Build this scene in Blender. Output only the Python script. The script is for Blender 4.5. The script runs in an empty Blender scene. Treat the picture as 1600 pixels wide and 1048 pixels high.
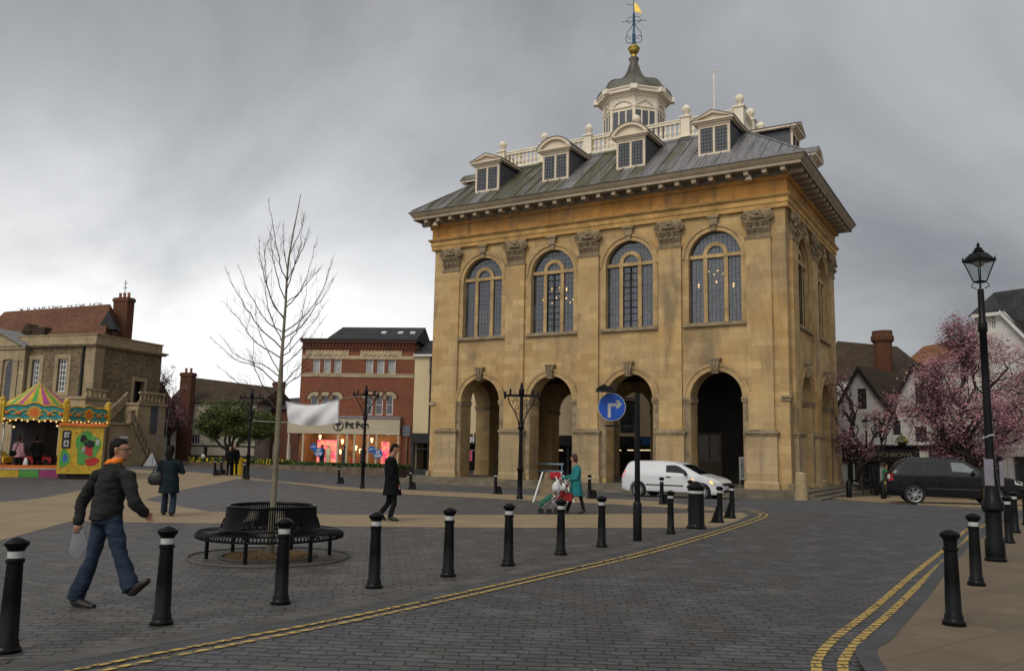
import bpy, bmesh, math, random
from mathutils import Vector, Matrix, noise
from mathutils.geometry import tessellate_polygon
random.seed(7)
PI = math.pi
S = bpy.context.scene
COL = S.collection
# ---------------------------------------------------------------- camera
PITCH, ROLL, FPX, EYE = .1355, .0195, 1320.95, 1.68
_F = Vector((0, math.cos(PITCH), math.sin(PITCH)))
_U0 = Vector((0, -math.sin(PITCH), math.cos(PITCH)))
_R0 = Vector((1, 0, 0))
_R = _R0*math.cos(ROLL) + _U0*math.sin(ROLL)
_U = _U0*math.cos(ROLL) - _R0*math.sin(ROLL)
CAM = Vector((0, 0, EYE))
cd = bpy.data.cameras.new('camera'); cam = bpy.data.objects.new('camera', cd); COL.objects.link(cam)
cd.sensor_width = 36; cd.lens = 36*FPX/1600; cd.clip_start = .1; cd.clip_end = 6000
m3 = Matrix((_R, _U, -_F)).transposed()
cam.matrix_world = Matrix.Translation(CAM) @ m3.to_4x4()
S.camera = cam
# ---------------------------------------------------------------- light
SUN_EL, SUN_AZ = math.radians(44), math.radians(-146)   # azimuth from +Y towards +X: behind the camera, to its left
w = bpy.data.worlds.new('World'); S.world = w; w.use_nodes = True
nt = w.node_tree; N = nt.nodes; L = nt.links; N.clear()
def nd(tree, kind, **kw):
    n = tree.nodes.new(kind)
    for k, v in kw.items():
        if k.startswith('_'): setattr(n, k[1:], v)
        else: n.inputs[k.replace('__', ' ')].default_value = v
    return n
out = N.new('ShaderNodeOutputWorld')
sky = nd(nt, 'ShaderNodeTexSky', _sky_type='NISHITA', _sun_disc=False, _sun_elevation=SUN_EL, _sun_rotation=SUN_AZ, _dust_density=3.0)
bg1 = nd(nt, 'ShaderNodeBackground', Strength=.012); L.new(sky.outputs[0], bg1.inputs[0])
tc = N.new('ShaderNodeTexCoord')
sep = N.new('ShaderNodeSeparateXYZ'); L.new(tc.outputs['Generated'], sep.inputs[0])
def mth(op, a, b=None, clamp=False):
    n = N.new('ShaderNodeMath'); n.operation = op; n.use_clamp = clamp
    for i, q in enumerate((a, b)):
        if q is None: continue
        if isinstance(q, (int, float)): n.inputs[i].default_value = q
        else: L.new(q, n.inputs[i])
    return n.outputs[0]
# cloud layer coordinates: direction divided by height, like a flat deck overhead
zz = mth('ADD', mth('MAXIMUM', sep.outputs[2], 0.0), .42)
cx_ = mth('DIVIDE', sep.outputs[0], zz); cy_ = mth('DIVIDE', sep.outputs[1], zz)
cmb = N.new('ShaderNodeCombineXYZ'); L.new(cx_, cmb.inputs[0]); L.new(cy_, cmb.inputs[1]); cmb.inputs[2].default_value = 1.3
n1 = nd(nt, 'ShaderNodeTexNoise', Scale=1.25, Detail=7.0, Roughness=.54, Distortion=.45); L.new(cmb.outputs[0], n1.inputs['Vector'])
n2 = nd(nt, 'ShaderNodeTexNoise', Scale=3.2, Detail=4.0, Roughness=.5); L.new(cmb.outputs[0], n2.inputs['Vector'])
# thin bright cloud low on the left, dense grey elsewhere
vd = N.new('ShaderNodeVectorMath'); vd.operation = 'DOT_PRODUCT'
bd = Vector((-.44, .88, .13)).normalized(); vd.inputs[1].default_value = bd
L.new(tc.outputs['Generated'], vd.inputs[0])
glow = mth('POWER', mth('MAXIMUM', vd.outputs['Value'], 0.0), 9.0)
low = mth('SUBTRACT', 1.0, mth('MULTIPLY', mth('SUBTRACT', sep.outputs[2], .13), 2.5), True)
glow = mth('MULTIPLY', glow, mth('MULTIPLY', low, low))
vb = N.new('ShaderNodeVectorMath'); vb.operation = 'DOT_PRODUCT'; vb.inputs[1].default_value = Vector((-.45, -.8, .45)).normalized()
L.new(tc.outputs['Generated'], vb.inputs[0])
back = mth('MAXIMUM', vb.outputs['Value'], 0.0)
cl = mth('ADD', mth('MULTIPLY', mth('SUBTRACT', n1.outputs[0], .5), 1.9), mth('MULTIPLY', mth('SUBTRACT', n2.outputs[0], .5), .4))
lum = mth('ADD', .305, mth('MULTIPLY', glow, .80))
lum = mth('ADD', lum, mth('MULTIPLY', cl, mth('ADD', .36, mth('MULTIPLY', glow, .62))))
lum = mth('ADD', lum, mth('MULTIPLY', back, .75))
lum = mth('MINIMUM', mth('MAXIMUM', lum, .12), 1.0)
rmp = N.new('ShaderNodeValToRGB'); L.new(lum, rmp.inputs[0])
e = rmp.color_ramp.elements
e[0].position = 0; e[0].color = (0, 0, 0, 1); e[1].position = 1; e[1].color = (1, 1, 1, 1)
for p_, c_ in ((.2, (.195, .199, .208)), (.32, (.315, .318, .325)), (.6, (.60, .605, .612))):
    q = e.new(p_); q.color = c_+(1,)
bg2 = nd(nt, 'ShaderNodeBackground', Strength=1.0); L.new(rmp.outputs[0], bg2.inputs[0])
add = N.new('ShaderNodeAddShader'); L.new(bg1.outputs[0], add.inputs[0]); L.new(bg2.outputs[0], add.inputs[1]); L.new(add.outputs[0], out.inputs[0])
sd = bpy.data.lights.new('sun', 'SUN'); sd.energy = 1.2; sd.angle = math.radians(25); sd.color = (1, .93, .80)
so = bpy.data.objects.new('sun', sd); COL.objects.link(so)
sv = Vector((math.sin(SUN_AZ)*math.cos(SUN_EL), math.cos(SUN_AZ)*math.cos(SUN_EL), math.sin(SUN_EL)))
so.rotation_euler = sv.to_track_quat('Z', 'Y').to_euler(); so.location = sv*80
S.view_settings.view_transform = 'Standard'; S.view_settings.look = 'None'
S.view_settings.exposure = 0; S.view_settings.gamma = 1
S.cycles.max_bounces = 6; S.cycles.transparent_max_bounces = 12
# ---------------------------------------------------------------- positions
def ray(u, v): return _F + _R*((u-800)/FPX) - _U*((v-524)/FPX)
def clamp01(t): return max(0., min(1., t))
def gz(x, y):
    """height of the ground: flat in the square, falling a little towards the hall and the far right"""
    a = -.25*clamp01((y-30)/10)*clamp01((x+16)/8)
    b = -.35*clamp01((y-40)/12)*clamp01((x-8)/8)
    return a+b
def G(u, v, dz=0):
    d = ray(u, v); z = 0
    for _ in range(12):
        t = (z+dz-EYE)/d.z; p = CAM+d*t; z = gz(p.x, p.y)
    return Vector((p.x, p.y, z+dz))
def at(u, v, Y):
    d = ray(u, v); return CAM+d*(Y/d.y)
# ---------------------------------------------------------------- materials
def newmat(name):
    m = bpy.data.materials.new(name); m.use_nodes = True
    t = m.node_tree; b = t.nodes['Principled BSDF']
    return m, t, b
def rgb(c): return (c[0], c[1], c[2], 1)
def mixc(t, fac, a, b, mode='MIX'):
    n = t.nodes.new('ShaderNodeMix'); n.data_type = 'RGBA'; n.blend_type = mode
    for i, q in ((0, fac), (6, a), (7, b)):
        if isinstance(q, (int, float)): n.inputs[i].default_value = q
        elif isinstance(q, tuple): n.inputs[i].default_value = rgb(q)
        else: t.links.new(q, n.inputs[i])
    return n.outputs[2]
def ramp(t, src, a, b, ca=0., cb=1.):
    n = t.nodes.new('ShaderNodeMapRange'); t.links.new(src, n.inputs[0])
    n.inputs[1].default_value = a; n.inputs[2].default_value = b; n.inputs[3].default_value = ca; n.inputs[4].default_value = cb
    return n.outputs[0]
def noise_n(t, vec, scale, detail=5., rough=.6, dist=0.):
    n = nd(t, 'ShaderNodeTexNoise', Scale=scale, Detail=detail, Roughness=rough, Distortion=dist)
    if vec is not None: t.links.new(vec, n.inputs['Vector'])
    return n.outputs[0]
def objvec(t): return t.nodes.new('ShaderNodeTexCoord').outputs['Object']
def mapv(t, vec, sc=(1, 1, 1), rot=(0, 0, 0), loc=(0, 0, 0)):
    n = t.nodes.new('ShaderNodeMapping'); t.links.new(vec, n.inputs[0])
    n.inputs['Scale'].default_value = sc; n.inputs['Rotation'].default_value = rot; n.inputs['Location'].default_value = loc
    return n.outputs[0]
def bump(t, b, h, s=.3, d=.02, prev=None):
    n = nd(t, 'ShaderNodeBump', Strength=s, Distance=d); t.links.new(h, n.inputs['Height'])
    if prev is not None: t.links.new(prev, n.inputs['Normal'])
    t.links.new(n.outputs[0], b.inputs['Normal']); return n.outputs[0]
def pm(name, col, rough=.6, var=.25, scale=3., bs=.15, bscale=25., metal=0., emit=0, spec=.3, coat=0):
    m, t, b = newmat(name); v = objvec(t)
    n = noise_n(t, v, scale); n2 = noise_n(t, v, scale*7, 3.)
    dark = tuple(c*(1-var) for c in col); lite = tuple(min(1, c*(1+var*.7)) for c in col)
    c = mixc(t, ramp(t, n, .3, .7), dark, lite)
    c = mixc(t, ramp(t, n2, .35, .65, 0, var*.6), c, tuple(q*.7 for q in col))
    t.links.new(c, b.inputs['Base Color'])
    t.links.new(ramp(t, n2, .3, .7, max(0, rough-.08), min(1, rough+.08)), b.inputs['Roughness'])
    b.inputs['Metallic'].default_value = metal; b.inputs['Specular IOR Level'].default_value = spec
    b.inputs['Coat Weight'].default_value = coat
    if emit: t.links.new(c, b.inputs['Emission Color']); b.inputs['Emission Strength'].default_value = emit
    if bs: bump(t, b, noise_n(t, v, bscale, 4.), bs, .01)
    return m
def wallvec(t, sc=(1, 1, 1)):
    """(x+y, z) of the object's own coordinates: courses run level on every upright face"""
    s_ = t.nodes.new('ShaderNodeSeparateXYZ'); t.links.new(objvec(t), s_.inputs[0])
    a = t.nodes.new('ShaderNodeMath'); a.operation = 'ADD'; t.links.new(s_.outputs[0], a.inputs[0]); t.links.new(s_.outputs[1], a.inputs[1])
    c = t.nodes.new('ShaderNodeCombineXYZ'); t.links.new(a.outputs[0], c.inputs[0]); t.links.new(s_.outputs[2], c.inputs[1])
    return mapv(t, c.outputs[0], sc)
def masonry(name, c1, c2, mortar, bw, bh, ms=.01, var=.5, rough=.85, stain=(.1, .08, .05), st=.5, bs=.5, streak=True, warp=0., orange=None):
    m, t, b = newmat(name); v = wallvec(t); o = objvec(t)
    if warp:
        nn = t.nodes.new('ShaderNodeTexNoise'); nn.inputs['Scale'].default_value = 6; t.links.new(v, nn.inputs['Vector'])
        v = mixc_vec(t, v, nn.outputs['Color'], warp)
    br = nd(t, 'ShaderNodeTexBrick', Scale=1., Mortar__Size=ms, Mortar__Smooth=.3, Bias=0., Brick__Width=bw, Row__Height=bh)
    t.links.new(v, br.inputs['Vector'])
    br.inputs['Color1'].default_value = rgb(c1); br.inputs['Color2'].default_value = rgb(c2); br.inputs['Mortar'].default_value = rgb(mortar)
    big = noise_n(t, o, .35, 6., .65, .4)
    fine = noise_n(t, o, 9., 5., .7)
    c = mixc(t, ramp(t, fine, .35, .7, 0, var), br.outputs[0], tuple(q*.6 for q in c1))
    if streak:
        sv_ = noise_n(t, mapv(t, v, (3.2, .22, 1)), 1., 5., .6)
        c = mixc(t, ramp(t, sv_, .5, .75, 0, st*.8), c, stain)
    c = mixc(t, ramp(t, big, .45, .75, 0, st), c, stain)
    if orange:
        b3 = nd(t, 'ShaderNodeTexBrick', Scale=1., Mortar__Size=0., Bias=-.55, Brick__Width=bw, Row__Height=bh); t.links.new(v, b3.inputs['Vector'])
        b3.inputs['Color1'].default_value = (0, 0, 0, 1); b3.inputs['Color2'].default_value = (1, 1, 1, 1)
        c = mixc(t, ramp(t, b3.outputs[0], .45, .95, 0, .55), c, orange)
        s2 = noise_n(t, mapv(t, v, (.5, .16, 1), (0, 0, 0), (7, 3, 0)), 1., 6., .62, .5)
        c = mixc(t, ramp(t, s2, .52, .68, 0, .7), c, (.13, .105, .07))
        s3 = noise_n(t, mapv(t, v, (.35, .3, 1), (0, 0, 0), (2, 9, 0)), 1., 4., .6)
        c = mixc(t, ramp(t, s3, .5, .7, 0, .5), c, orange)
    t.links.new(c, b.inputs['Base Color']); b.inputs['Roughness'].default_value = rough; b.inputs['Specular IOR Level'].default_value = .25
    p = bump(t, b, fine, bs*.6, .02)
    inv = t.nodes.new('ShaderNodeMath'); inv.operation = 'SUBTRACT'; inv.inputs[0].default_value = 1; t.links.new(br.outputs['Fac'], inv.inputs[1])
    bump(t, b, inv.outputs[0], bs, .015, p)
    return m
def mixc_vec(t, v, col, amt):
    n = t.nodes.new('ShaderNodeVectorMath'); n.operation = 'MULTIPLY_ADD'
    t.links.new(col, n.inputs[0]); n.inputs[1].default_value = (amt, amt, amt); t.links.new(v, n.inputs[2]); return n.outputs[0]
# ---------------------------------------------------------------- mesh building
class MB:
    def __init__(s): s.v = []; s.f = []; s.mi = []; s.cur = 0
    def add(s, vs, fs, M=None):
        o = len(s.v)
        s.v += [tuple(M @ Vector(p)) if M is not None else tuple(p) for p in vs]
        s.f += [tuple(i+o for i in f) for f in fs]; s.mi += [s.cur]*len(fs)
        return s
    def box(s, x0, x1, y0, y1, z0, z1, M=None):
        if x0 > x1: x0, x1 = x1, x0
        if y0 > y1: y0, y1 = y1, y0
        if z0 > z1: z0, z1 = z1, z0
        return s.add([(x0,y0,z0),(x1,y0,z0),(x1,y1,z0),(x0,y1,z0),(x0,y0,z1),(x1,y0,z1),(x1,y1,z1),(x0,y1,z1)],
              [(0,3,2,1),(4,5,6,7),(0,1,5,4),(1,2,6,5),(2,3,7,6),(3,0,4,7)], M)
    def lathe(s, prof, n=16, c=(0,0,0), M=None, phase=0., sx=1., sy=1., cap=True):
        vs = []; fs = []
        for r, z in prof:
            for k in range(n):
                a = 2*PI*k/n+phase; vs.append((c[0]+r*math.cos(a)*sx, c[1]+r*math.sin(a)*sy, c[2]+z))
        for i in range(len(prof)-1):
            for k in range(n):
                k2 = (k+1) % n; fs.append((i*n+k, i*n+k2, (i+1)*n+k2, (i+1)*n+k))
        if prof[0][0] > 1e-4 and cap: fs.append(tuple(reversed(range(n))))
        if prof[-1][0] > 1e-4 and cap: fs.append(tuple(range((len(prof)-1)*n, len(prof)*n)))
        return s.add(vs, fs, M)
    def tube(s, pts, rad, n=8, M=None, closed=False):
        pts = [Vector(p) for p in pts]; m = len(pts)
        if isinstance(rad, (int, float)): rad = [rad]*m
        vs = []; fs = []; up = None
        for i, p in enumerate(pts):
            if closed: d = pts[(i+1) % m]-pts[i-1]
            else: d = pts[min(i+1, m-1)]-pts[max(i-1, 0)]
            d = d.normalized() if d.length > 1e-9 else Vector((0, 0, 1))
            if up is None: up = Vector((0, 0, 1)) if abs(d.z) < .9 else Vector((1, 0, 0))
            a = d.cross(up)
            if a.length < 1e-5: a = d.orthogonal()
            a.normalize(); b_ = a.cross(d).normalized(); up = b_
            for k in range(n):
                t = 2*PI*k/n; vs.append(p+(a*math.cos(t)+b_*math.sin(t))*rad[i])
        q = m if closed else m-1
        for i in range(q):
            j = (i+1) % m
            for k in range(n):
                k2 = (k+1) % n; fs.append((i*n+k2, i*n+k, j*n+k, j*n+k2))
        if not closed: fs += [tuple(range(n)), tuple(reversed(range((m-1)*n, m*n)))]
        return s.add(vs, fs, M)
    def sph(s, c, r, n=12, m=8, M=None):
        if isinstance(r, (int, float)): r = (r, r, r)
        vs = []; fs = []
        for i in range(m+1):
            t = PI*i/m
            for k in range(n):
                a = 2*PI*k/n; vs.append((c[0]+r[0]*math.sin(t)*math.cos(a), c[1]+r[1]*math.sin(t)*math.sin(a), c[2]-r[2]*math.cos(t)))
        for i in range(m):
            for k in range(n):
                k2 = (k+1) % n; fs.append((i*n+k, i*n+k2, (i+1)*n+k2, (i+1)*n+k))
        return s.add(vs, fs, M)
    def ring(s, x0, x1, y0, y1, prof, M=None, cap=False):
        """prof: (outset, z) from bottom to top, swept mitred round a rectangle"""
        vs = []; fs = []
        for o, z in prof: vs += [(x0-o,y0-o,z),(x1+o,y0-o,z),(x1+o,y1+o,z),(x0-o,y1+o,z)]
        for i in range(len(prof)-1):
            for k in range(4):
                k2 = (k+1) % 4; fs.append((i*4+k, i*4+k2, (i+1)*4+k2, (i+1)*4+k))
        if cap: fs += [(3, 2, 1, 0), tuple((len(prof)-1)*4+k for k in range(4))]
        return s.add(vs, fs, M)
    def prism(s, poly, y0, y1, M=None):
        """poly in (x,z), pushed from y0 to y1"""
        n = len(poly); area = sum(poly[i][0]*poly[(i+1) % n][1]-poly[(i+1) % n][0]*poly[i][1] for i in range(n))
        if area < 0: poly = poly[::-1]
        vs = [(x, y0, z) for x, z in poly]+[(x, y1, z) for x, z in poly]
        fs = [tuple(range(n)), tuple(reversed(range(n, 2*n)))]+[((i+1) % n, i, i+n, (i+1) % n+n) for i in range(n)]
        return s.add(vs, fs, M)
    def panel(s, outer, holes, y0, y1, M=None):
        """flat wall in the xz plane with holes through it"""
        loops = [outer]+holes
        tri = tessellate_polygon([[Vector((x, z, 0)) for x, z in l] for l in loops])
        fl = [p for l in loops for p in l]; n = len(fl)
        vs = [(x, y0, z) for x, z in fl]+[(x, y1, z) for x, z in fl]; fs = []
        for a, b, c in tri:
            A, B, C_ = fl[a], fl[b], fl[c]
            cr = (B[0]-A[0])*(C_[1]-A[1])-(B[1]-A[1])*(C_[0]-A[0])
            if abs(cr) < 1e-9: continue
            if cr < 0: a, c = c, a
            fs += [(a, b, c), (c+n, b+n, a+n)]
        o = 0
        for l in loops:
            k = len(l)
            for i in range(k):
                j = (i+1) % k; fs.append((o+i, o+j, o+j+n, o+i+n))
            o += k
        return s.add(vs, fs, M)
    def build(s, name, mat, parent=None, smooth=False, fix=True, loc=None, rot=None):
        me = bpy.data.meshes.new(name); me.from_pydata(s.v, [], s.f); 
        for q in (mat if isinstance(mat, (list, tuple)) else [mat]): me.materials.append(q)
        me.polygons.foreach_set('material_index', s.mi)
        if fix:
            b = bmesh.new(); b.from_mesh(me); bmesh.ops.recalc_face_normals(b, faces=b.faces); b.to_mesh(me); b.free()
        if smooth is True: me.polygons.foreach_set('use_smooth', [True]*len(me.polygons))
        elif smooth: me.set_sharp_from_angle(angle=math.radians(smooth)) if False else smooth_by_angle(me, smooth)
        o = bpy.data.objects.new(name, me); COL.objects.link(o)
        if parent is not None: o.parent = parent
        if loc is not None: o.location = loc
        if rot is not None: o.rotation_euler = rot
        return o
def smooth_by_angle(me, deg):
    me.polygons.foreach_set('use_smooth', [True]*len(me.polygons)); me.set_sharp_from_angle(angle=math.radians(deg))
def tag(o, label=None, cat=None, group=None, kind=None):
    if label: o['label'] = label
    if cat: o['category'] = cat
    if group: o['group'] = group
    if kind: o['kind'] = kind
    return o
def empty(name, loc, rz=0.):
    o = bpy.data.objects.new(name, None); COL.objects.link(o); o.location = loc; o.rotation_euler = (0, 0, rz); o.empty_display_size = .2
    return o
def kids(o): return [c for c in bpy.data.objects if c.parent == o]
def copy_tree(o, parent=None):
    c = o.copy(); COL.objects.link(c); c.parent = parent
    for ch in KIDS.get(o.name) or kids(o): copy_tree(ch, c)
    return c
KIDS = {}
def arc(cx, cz, r, a0, a1, n):
    return [(cx+r*math.cos(math.radians(a0+(a1-a0)*i/n)), cz+r*math.sin(math.radians(a0+(a1-a0)*i/n))) for i in range(n+1)]
def arch_hole(cx, hw, z0, zs, n=20):
    """opening outline: straight jambs and a round head"""
    return [(cx-hw, z0), (cx+hw, z0)]+arc(cx, zs, hw, 0, 180, n)
def rect(x0, x1, z0, z1): return [(x0, z0), (x1, z0), (x1, z1), (x0, z1)]
def arch_band(m, cx, zs, r0, r1, y0, y1, n=20, a0=0, a1=180, M=None):
    m.prism(arc(cx, zs, r0, a0, a1, n)+arc(cx, zs, r1, a1, a0, n), y0, y1, M) if False else None
    o = arc(cx, zs, r1, a0, a1, n); i_ = arc(cx, zs, r0, a0, a1, n)
    for k in range(n):
        m.prism([i_[k], o[k], o[k+1], i_[k+1]], y0, y1, M)
def sheet(name, poly, dz, mat, thick=0., kind='structure', parent=None):
    """flat sheet that follows the lie of the ground"""
    b = bmesh.new(); vs = [b.verts.new((x, y, 0)) for x, y in poly]; f = b.faces.new(vs); f.normal_update()
    if f.normal.z < 0: f.normal_flip()
    bmesh.ops.triangulate(b, faces=b.faces[:])
    for y in (30, 31.25, 32.5, 33.75, 35, 36.25, 37.5, 38.75, 40, 42, 44, 46, 48, 50, 52):
        bmesh.ops.bisect_plane(b, geom=b.verts[:]+b.edges[:]+b.faces[:], plane_co=(0, y, 0), plane_no=(0, 1, 0))
    for x in (-16, -15, -14, -13, -12, -11, -10, -9, -8, 8, 9.6, 11.2, 12.8, 14.4, 16):
        bmesh.ops.bisect_plane(b, geom=b.verts[:]+b.edges[:]+b.faces[:], plane_co=(x, 0, 0), plane_no=(1, 0, 0))
    bmesh.ops.triangulate(b, faces=b.faces[:])
    if thick:
        r = bmesh.ops.extrude_face_region(b, geom=b.faces[:]); 
        nv = [g for g in r['geom'] if isinstance(g, bmesh.types.BMVert)]
        for v in b.verts: v.co.z = -thick
        for v in nv: v.co.z = 0
        bmesh.ops.recalc_face_normals(b, faces=b.faces)
    for v in b.verts: v.co.z += gz(v.co.x, v.co.y)+dz
    me = bpy.data.meshes.new(name); b.to_mesh(me); b.free(); me.materials.append(mat)
    o = bpy.data.objects.new(name, me); COL.objects.link(o)
    if parent: o.parent = parent
    if kind: o['kind'] = kind
    return o
def text(name, body, size, mat, parent, loc, rot=(PI/2, 0, 0), ext=.01, align='CENTER', sx=1., bold=0.):
    c = bpy.data.curves.new(name, 'FONT'); c.body = body; c.size = size; c.extrude = ext; c.align_x = align; c.align_y = 'CENTER'; c.offset = bold
    c.materials.append(mat); o = bpy.data.objects.new(name, c); COL.objects.link(o); o.parent = parent; o.location = loc; o.rotation_euler = rot; o.scale = (sx, 1, 1)
    return o
# ================================================================ GROUND
def sett_mat(name, c1, c2, mort, bw, bh, rot, stain_s=.25, ms=.012, wet=.42):
    m, t, b = newmat(name); o = objvec(t)
    nn = t.nodes.new('ShaderNodeTexNoise'); nn.inputs['Scale'].default_value = 2.2; t.links.new(o, nn.inputs['Vector'])
    v = mapv(t, mixc_vec(t, mapv(t, o, (1, 1, 1), (0, 0, rot)), nn.outputs['Color'], .13), (1, .5, 1))
    br = nd(t, 'ShaderNodeTexBrick', Scale=1., Mortar__Size=ms, Mortar__Smooth=.55, Bias=-.1, Brick__Width=bw, Row__Height=bh*.5)
    br.offset = .43; t.links.new(v, br.inputs['Vector'])
    br.inputs['Color1'].default_value = rgb(c1); br.inputs['Color2'].default_value = rgb(c2); br.inputs['Mortar'].default_value = rgb(mort)
    fine = noise_n(t, o, 22., 5., .7); big = noise_n(t, o, .33, 7., .65, .6); mid = noise_n(t, o, 1.7, 5., .65)
    c = mixc(t, ramp(t, fine, .35, .7, 0, .55), br.outputs[0], tuple(q*.55 for q in c1))
    c = mixc(t, ramp(t, big, .4, .72, 0, .45), c, tuple(q*.62 for q in c1))
    c = mixc(t, ramp(t, mid, .5, .75, 0, .65), c, (c2[0]*1.5, c2[1]*1.42, c2[2]*1.3))
    pa_ = noise_n(t, mapv(t, o, (1, 1.8, 1), (0, 0, .5)), .16, 4., .6, .8)
    c = mixc(t, ramp(t, pa_, .52, .60, 0, .28), c, (c1[0]*1.1, c1[1]*.98, c1[2]*.85))
    moss = noise_n(t, o, .9, 6., .7)
    c = mixc(t, ramp(t, moss, .6, .75, 0, .35), c, (.07, .075, .03))
    vo_ = nd(t, 'ShaderNodeTexVoronoi', Scale=1.6); t.links.new(o, vo_.inputs['Vector']); c = mixc(t, ramp(t, vo_.outputs['Distance'], .018, .030, .8, 0), c, (.26, .25, .23))
    t.links.new(c, b.inputs['Base Color'])
    t.links.new(ramp(t, mid, .3, .7, wet, .8), b.inputs['Roughness']); b.inputs['Specular IOR Level'].default_value = .42
    p = bump(t, b, fine, .35, .012)
    inv = t.nodes.new('ShaderNodeMath'); inv.operation = 'SUBTRACT'; inv.inputs[0].default_value = 1; t.links.new(br.outputs['Fac'], inv.inputs[1])
    p = bump(t, b, inv.outputs[0], .9, .02, p)
    bump(t, b, mid, .5, .05, p)
    return m
M_road = sett_mat('worn_setts', (.058, .059, .062), (.100, .100, .104), (.012, .012, .012), .24, .13, math.radians(4))
M_square = sett_mat('square_setts', (.068, .065, .063), (.118, .111, .104), (.016, .015, .013), .23, .13, math.radians(-9))
M_tar = pm('asphalt', (.072, .072, .074), .85, .25, .6, .4, 60)
def tan_mat(name, col, pit=.5):
    m, t, b = newmat(name); o = objvec(t)
    big = noise_n(t, o, .8, 6., .7); fine = noise_n(t, o, 60., 4., .8); v = mapv(t, o, (.6, 4., 1), (0, 0, .1))
    st = noise_n(t, v, 1.2, 5., .65)
    c = mixc(t, ramp(t, big, .35, .7), tuple(q*.72 for q in col), col)
    c = mixc(t, ramp(t, fine, .4, .7, 0, pit), c, tuple(q*.55 for q in col))
    c = mixc(t, ramp(t, st, .5, .75, 0, .45), c, tuple(q*.5 for q in col))
    t.links.new(c, b.inputs['Base Color']); b.inputs['Roughness'].default_value = .85; b.inputs['Specular IOR Level'].default_value = .2
    bump(t, b, fine, .4, .006); return m
M_tan = tan_mat('buff_gravel_paving', (.31, .235, .145))
M_pave = masonry('flag', (.2,.15,.1),(.2,.15,.1),(.1,.1,.1),.9,.6)
def flag_mat():
    m, t, b = newmat('buff_flagstones'); o = objvec(t)
    v = mapv(t, o, (1, 1, 1), (0, 0, math.radians(-38)))
    br = nd(t, 'ShaderNodeTexBrick', Scale=1., Mortar__Size=.008, Mortar__Smooth=.4, Bias=0., Brick__Width=.95, Row__Height=.62); t.links.new(v, br.inputs['Vector'])
    br.inputs['Color1'].default_value = (.135, .105, .07, 1); br.inputs['Color2'].default_value = (.18, .135, .088, 1); br.inputs['Mortar'].default_value = (.075, .06, .045, 1)
    big = noise_n(t, o, .7, 6., .7, .5); fine = noise_n(t, o, 40., 5., .75); mid = noise_n(t, o, 3., 5.)
    c = mixc(t, ramp(t, big, .4, .7, 0, .55), br.outputs[0], (.085, .07, .052))
    c = mixc(t, ramp(t, fine, .4, .7, 0, .5), c, (.09, .07, .05)); c = mixc(t, ramp(t, mid, .55, .75, 0, .35), c, (.23, .18, .12))
    t.links.new(c, b.inputs['Base Color']); b.inputs['Roughness'].default_value = .75; b.inputs['Specular IOR Level'].default_value = .25
    bump(t, b, fine, .3, .006); return m
M_flag = flag_mat()
def paint_mat(name, col, wear):
    m, t, b = newmat(name); o = objvec(t)
    n = noise_n(t, o, 14., 6., .75); n2 = noise_n(t, o, 2.5, 4.)
    c = mixc(t, ramp(t, n, .4, .7, 0, .55), col, tuple(q*.55 for q in col)); t.links.new(c, b.inputs['Base Color'])
    ad = t.nodes.new('ShaderNodeMath'); ad.operation = 'ADD'; t.links.new(n, ad.inputs[0]); t.links.new(n2, ad.inputs[1])
    # worn through at the joints between the setts
    nn = t.nodes.new('ShaderNodeTexNoise'); nn.inputs['Scale'].default_value = 2.2; t.links.new(o, nn.inputs['Vector'])
    v = mapv(t, mixc_vec(t, mapv(t, o, (1, 1, 1), (0, 0, math.radians(4))), nn.outputs['Color'], .13), (1, .5, 1))
    br = nd(t, 'ShaderNodeTexBrick', Scale=1., Mortar__Size=.012, Mortar__Smooth=.2, Brick__Width=.24, Row__Height=.065); br.offset = .43; t.links.new(v, br.inputs['Vector'])
    a1 = ramp(t, ad.outputs[0], wear, wear+.12, 1, 0)
    mu = t.nodes.new('ShaderNodeMath'); mu.operation = 'MULTIPLY'; t.links.new(a1, mu.inputs[0]); t.links.new(ramp(t, br.outputs['Fac'], 0, 1, 1, .25), mu.inputs[1])
    t.links.new(mu.outputs[0], b.inputs['Alpha']); b.inputs['Roughness'].default_value = .7
    return m
M_yel = paint_mat('yellow_road_paint', (.45, .31, .085), 1.09)
M_wht = paint_mat('white_road_paint', (.42, .42, .40), 1.1)
sheet('ground', [(-900, -60), (900, -60), (900, 2500), (-900, 2500)], 0, M_tar)
def GP(l): return [tuple(G(u, v)[:2]) for u, v in l]
def smooth_line(pts, n=6):
    """Catmull-Rom through ground points"""
    o = []
    P_ = [Vector(p) for p in pts]
    for i in range(len(P_)-1):
        a, b, c, d = P_[max(i-1, 0)], P_[i], P_[i+1], P_[min(i+2, len(P_)-1)]
        for k in range(n):
            t = k/n; o.append(.5*((2*b)+(c-a)*t+(2*a-5*b+4*c-d)*t*t+(3*b-a-3*c+d)*t**3))
    o.append(P_[-1]); return o
def offset_line(pts, d):
    r = []
    for i, p in enumerate(pts):
        t = (pts[min(i+1, len(pts)-1)]-pts[max(i-1, 0)]).normalized(); r.append(p+Vector((-t.y, t.x))*d)
    return r
def strip(name, pts, w, dz, mat, kind='structure'):
    a = offset_line(pts, w/2); b = offset_line(pts, -w/2)
    m = MB()
    for i in range(len(pts)):
        for q in (a[i], b[i]): m.v.append((q.x, q.y, gz(q.x, q.y)+dz))
    for i in range(len(pts)-1): m.f.append((2*i, 2*i+1, 2*i+3, 2*i+2)); m.mi.append(0)
    o = m.build(name, mat); o['kind'] = kind; return o
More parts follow.
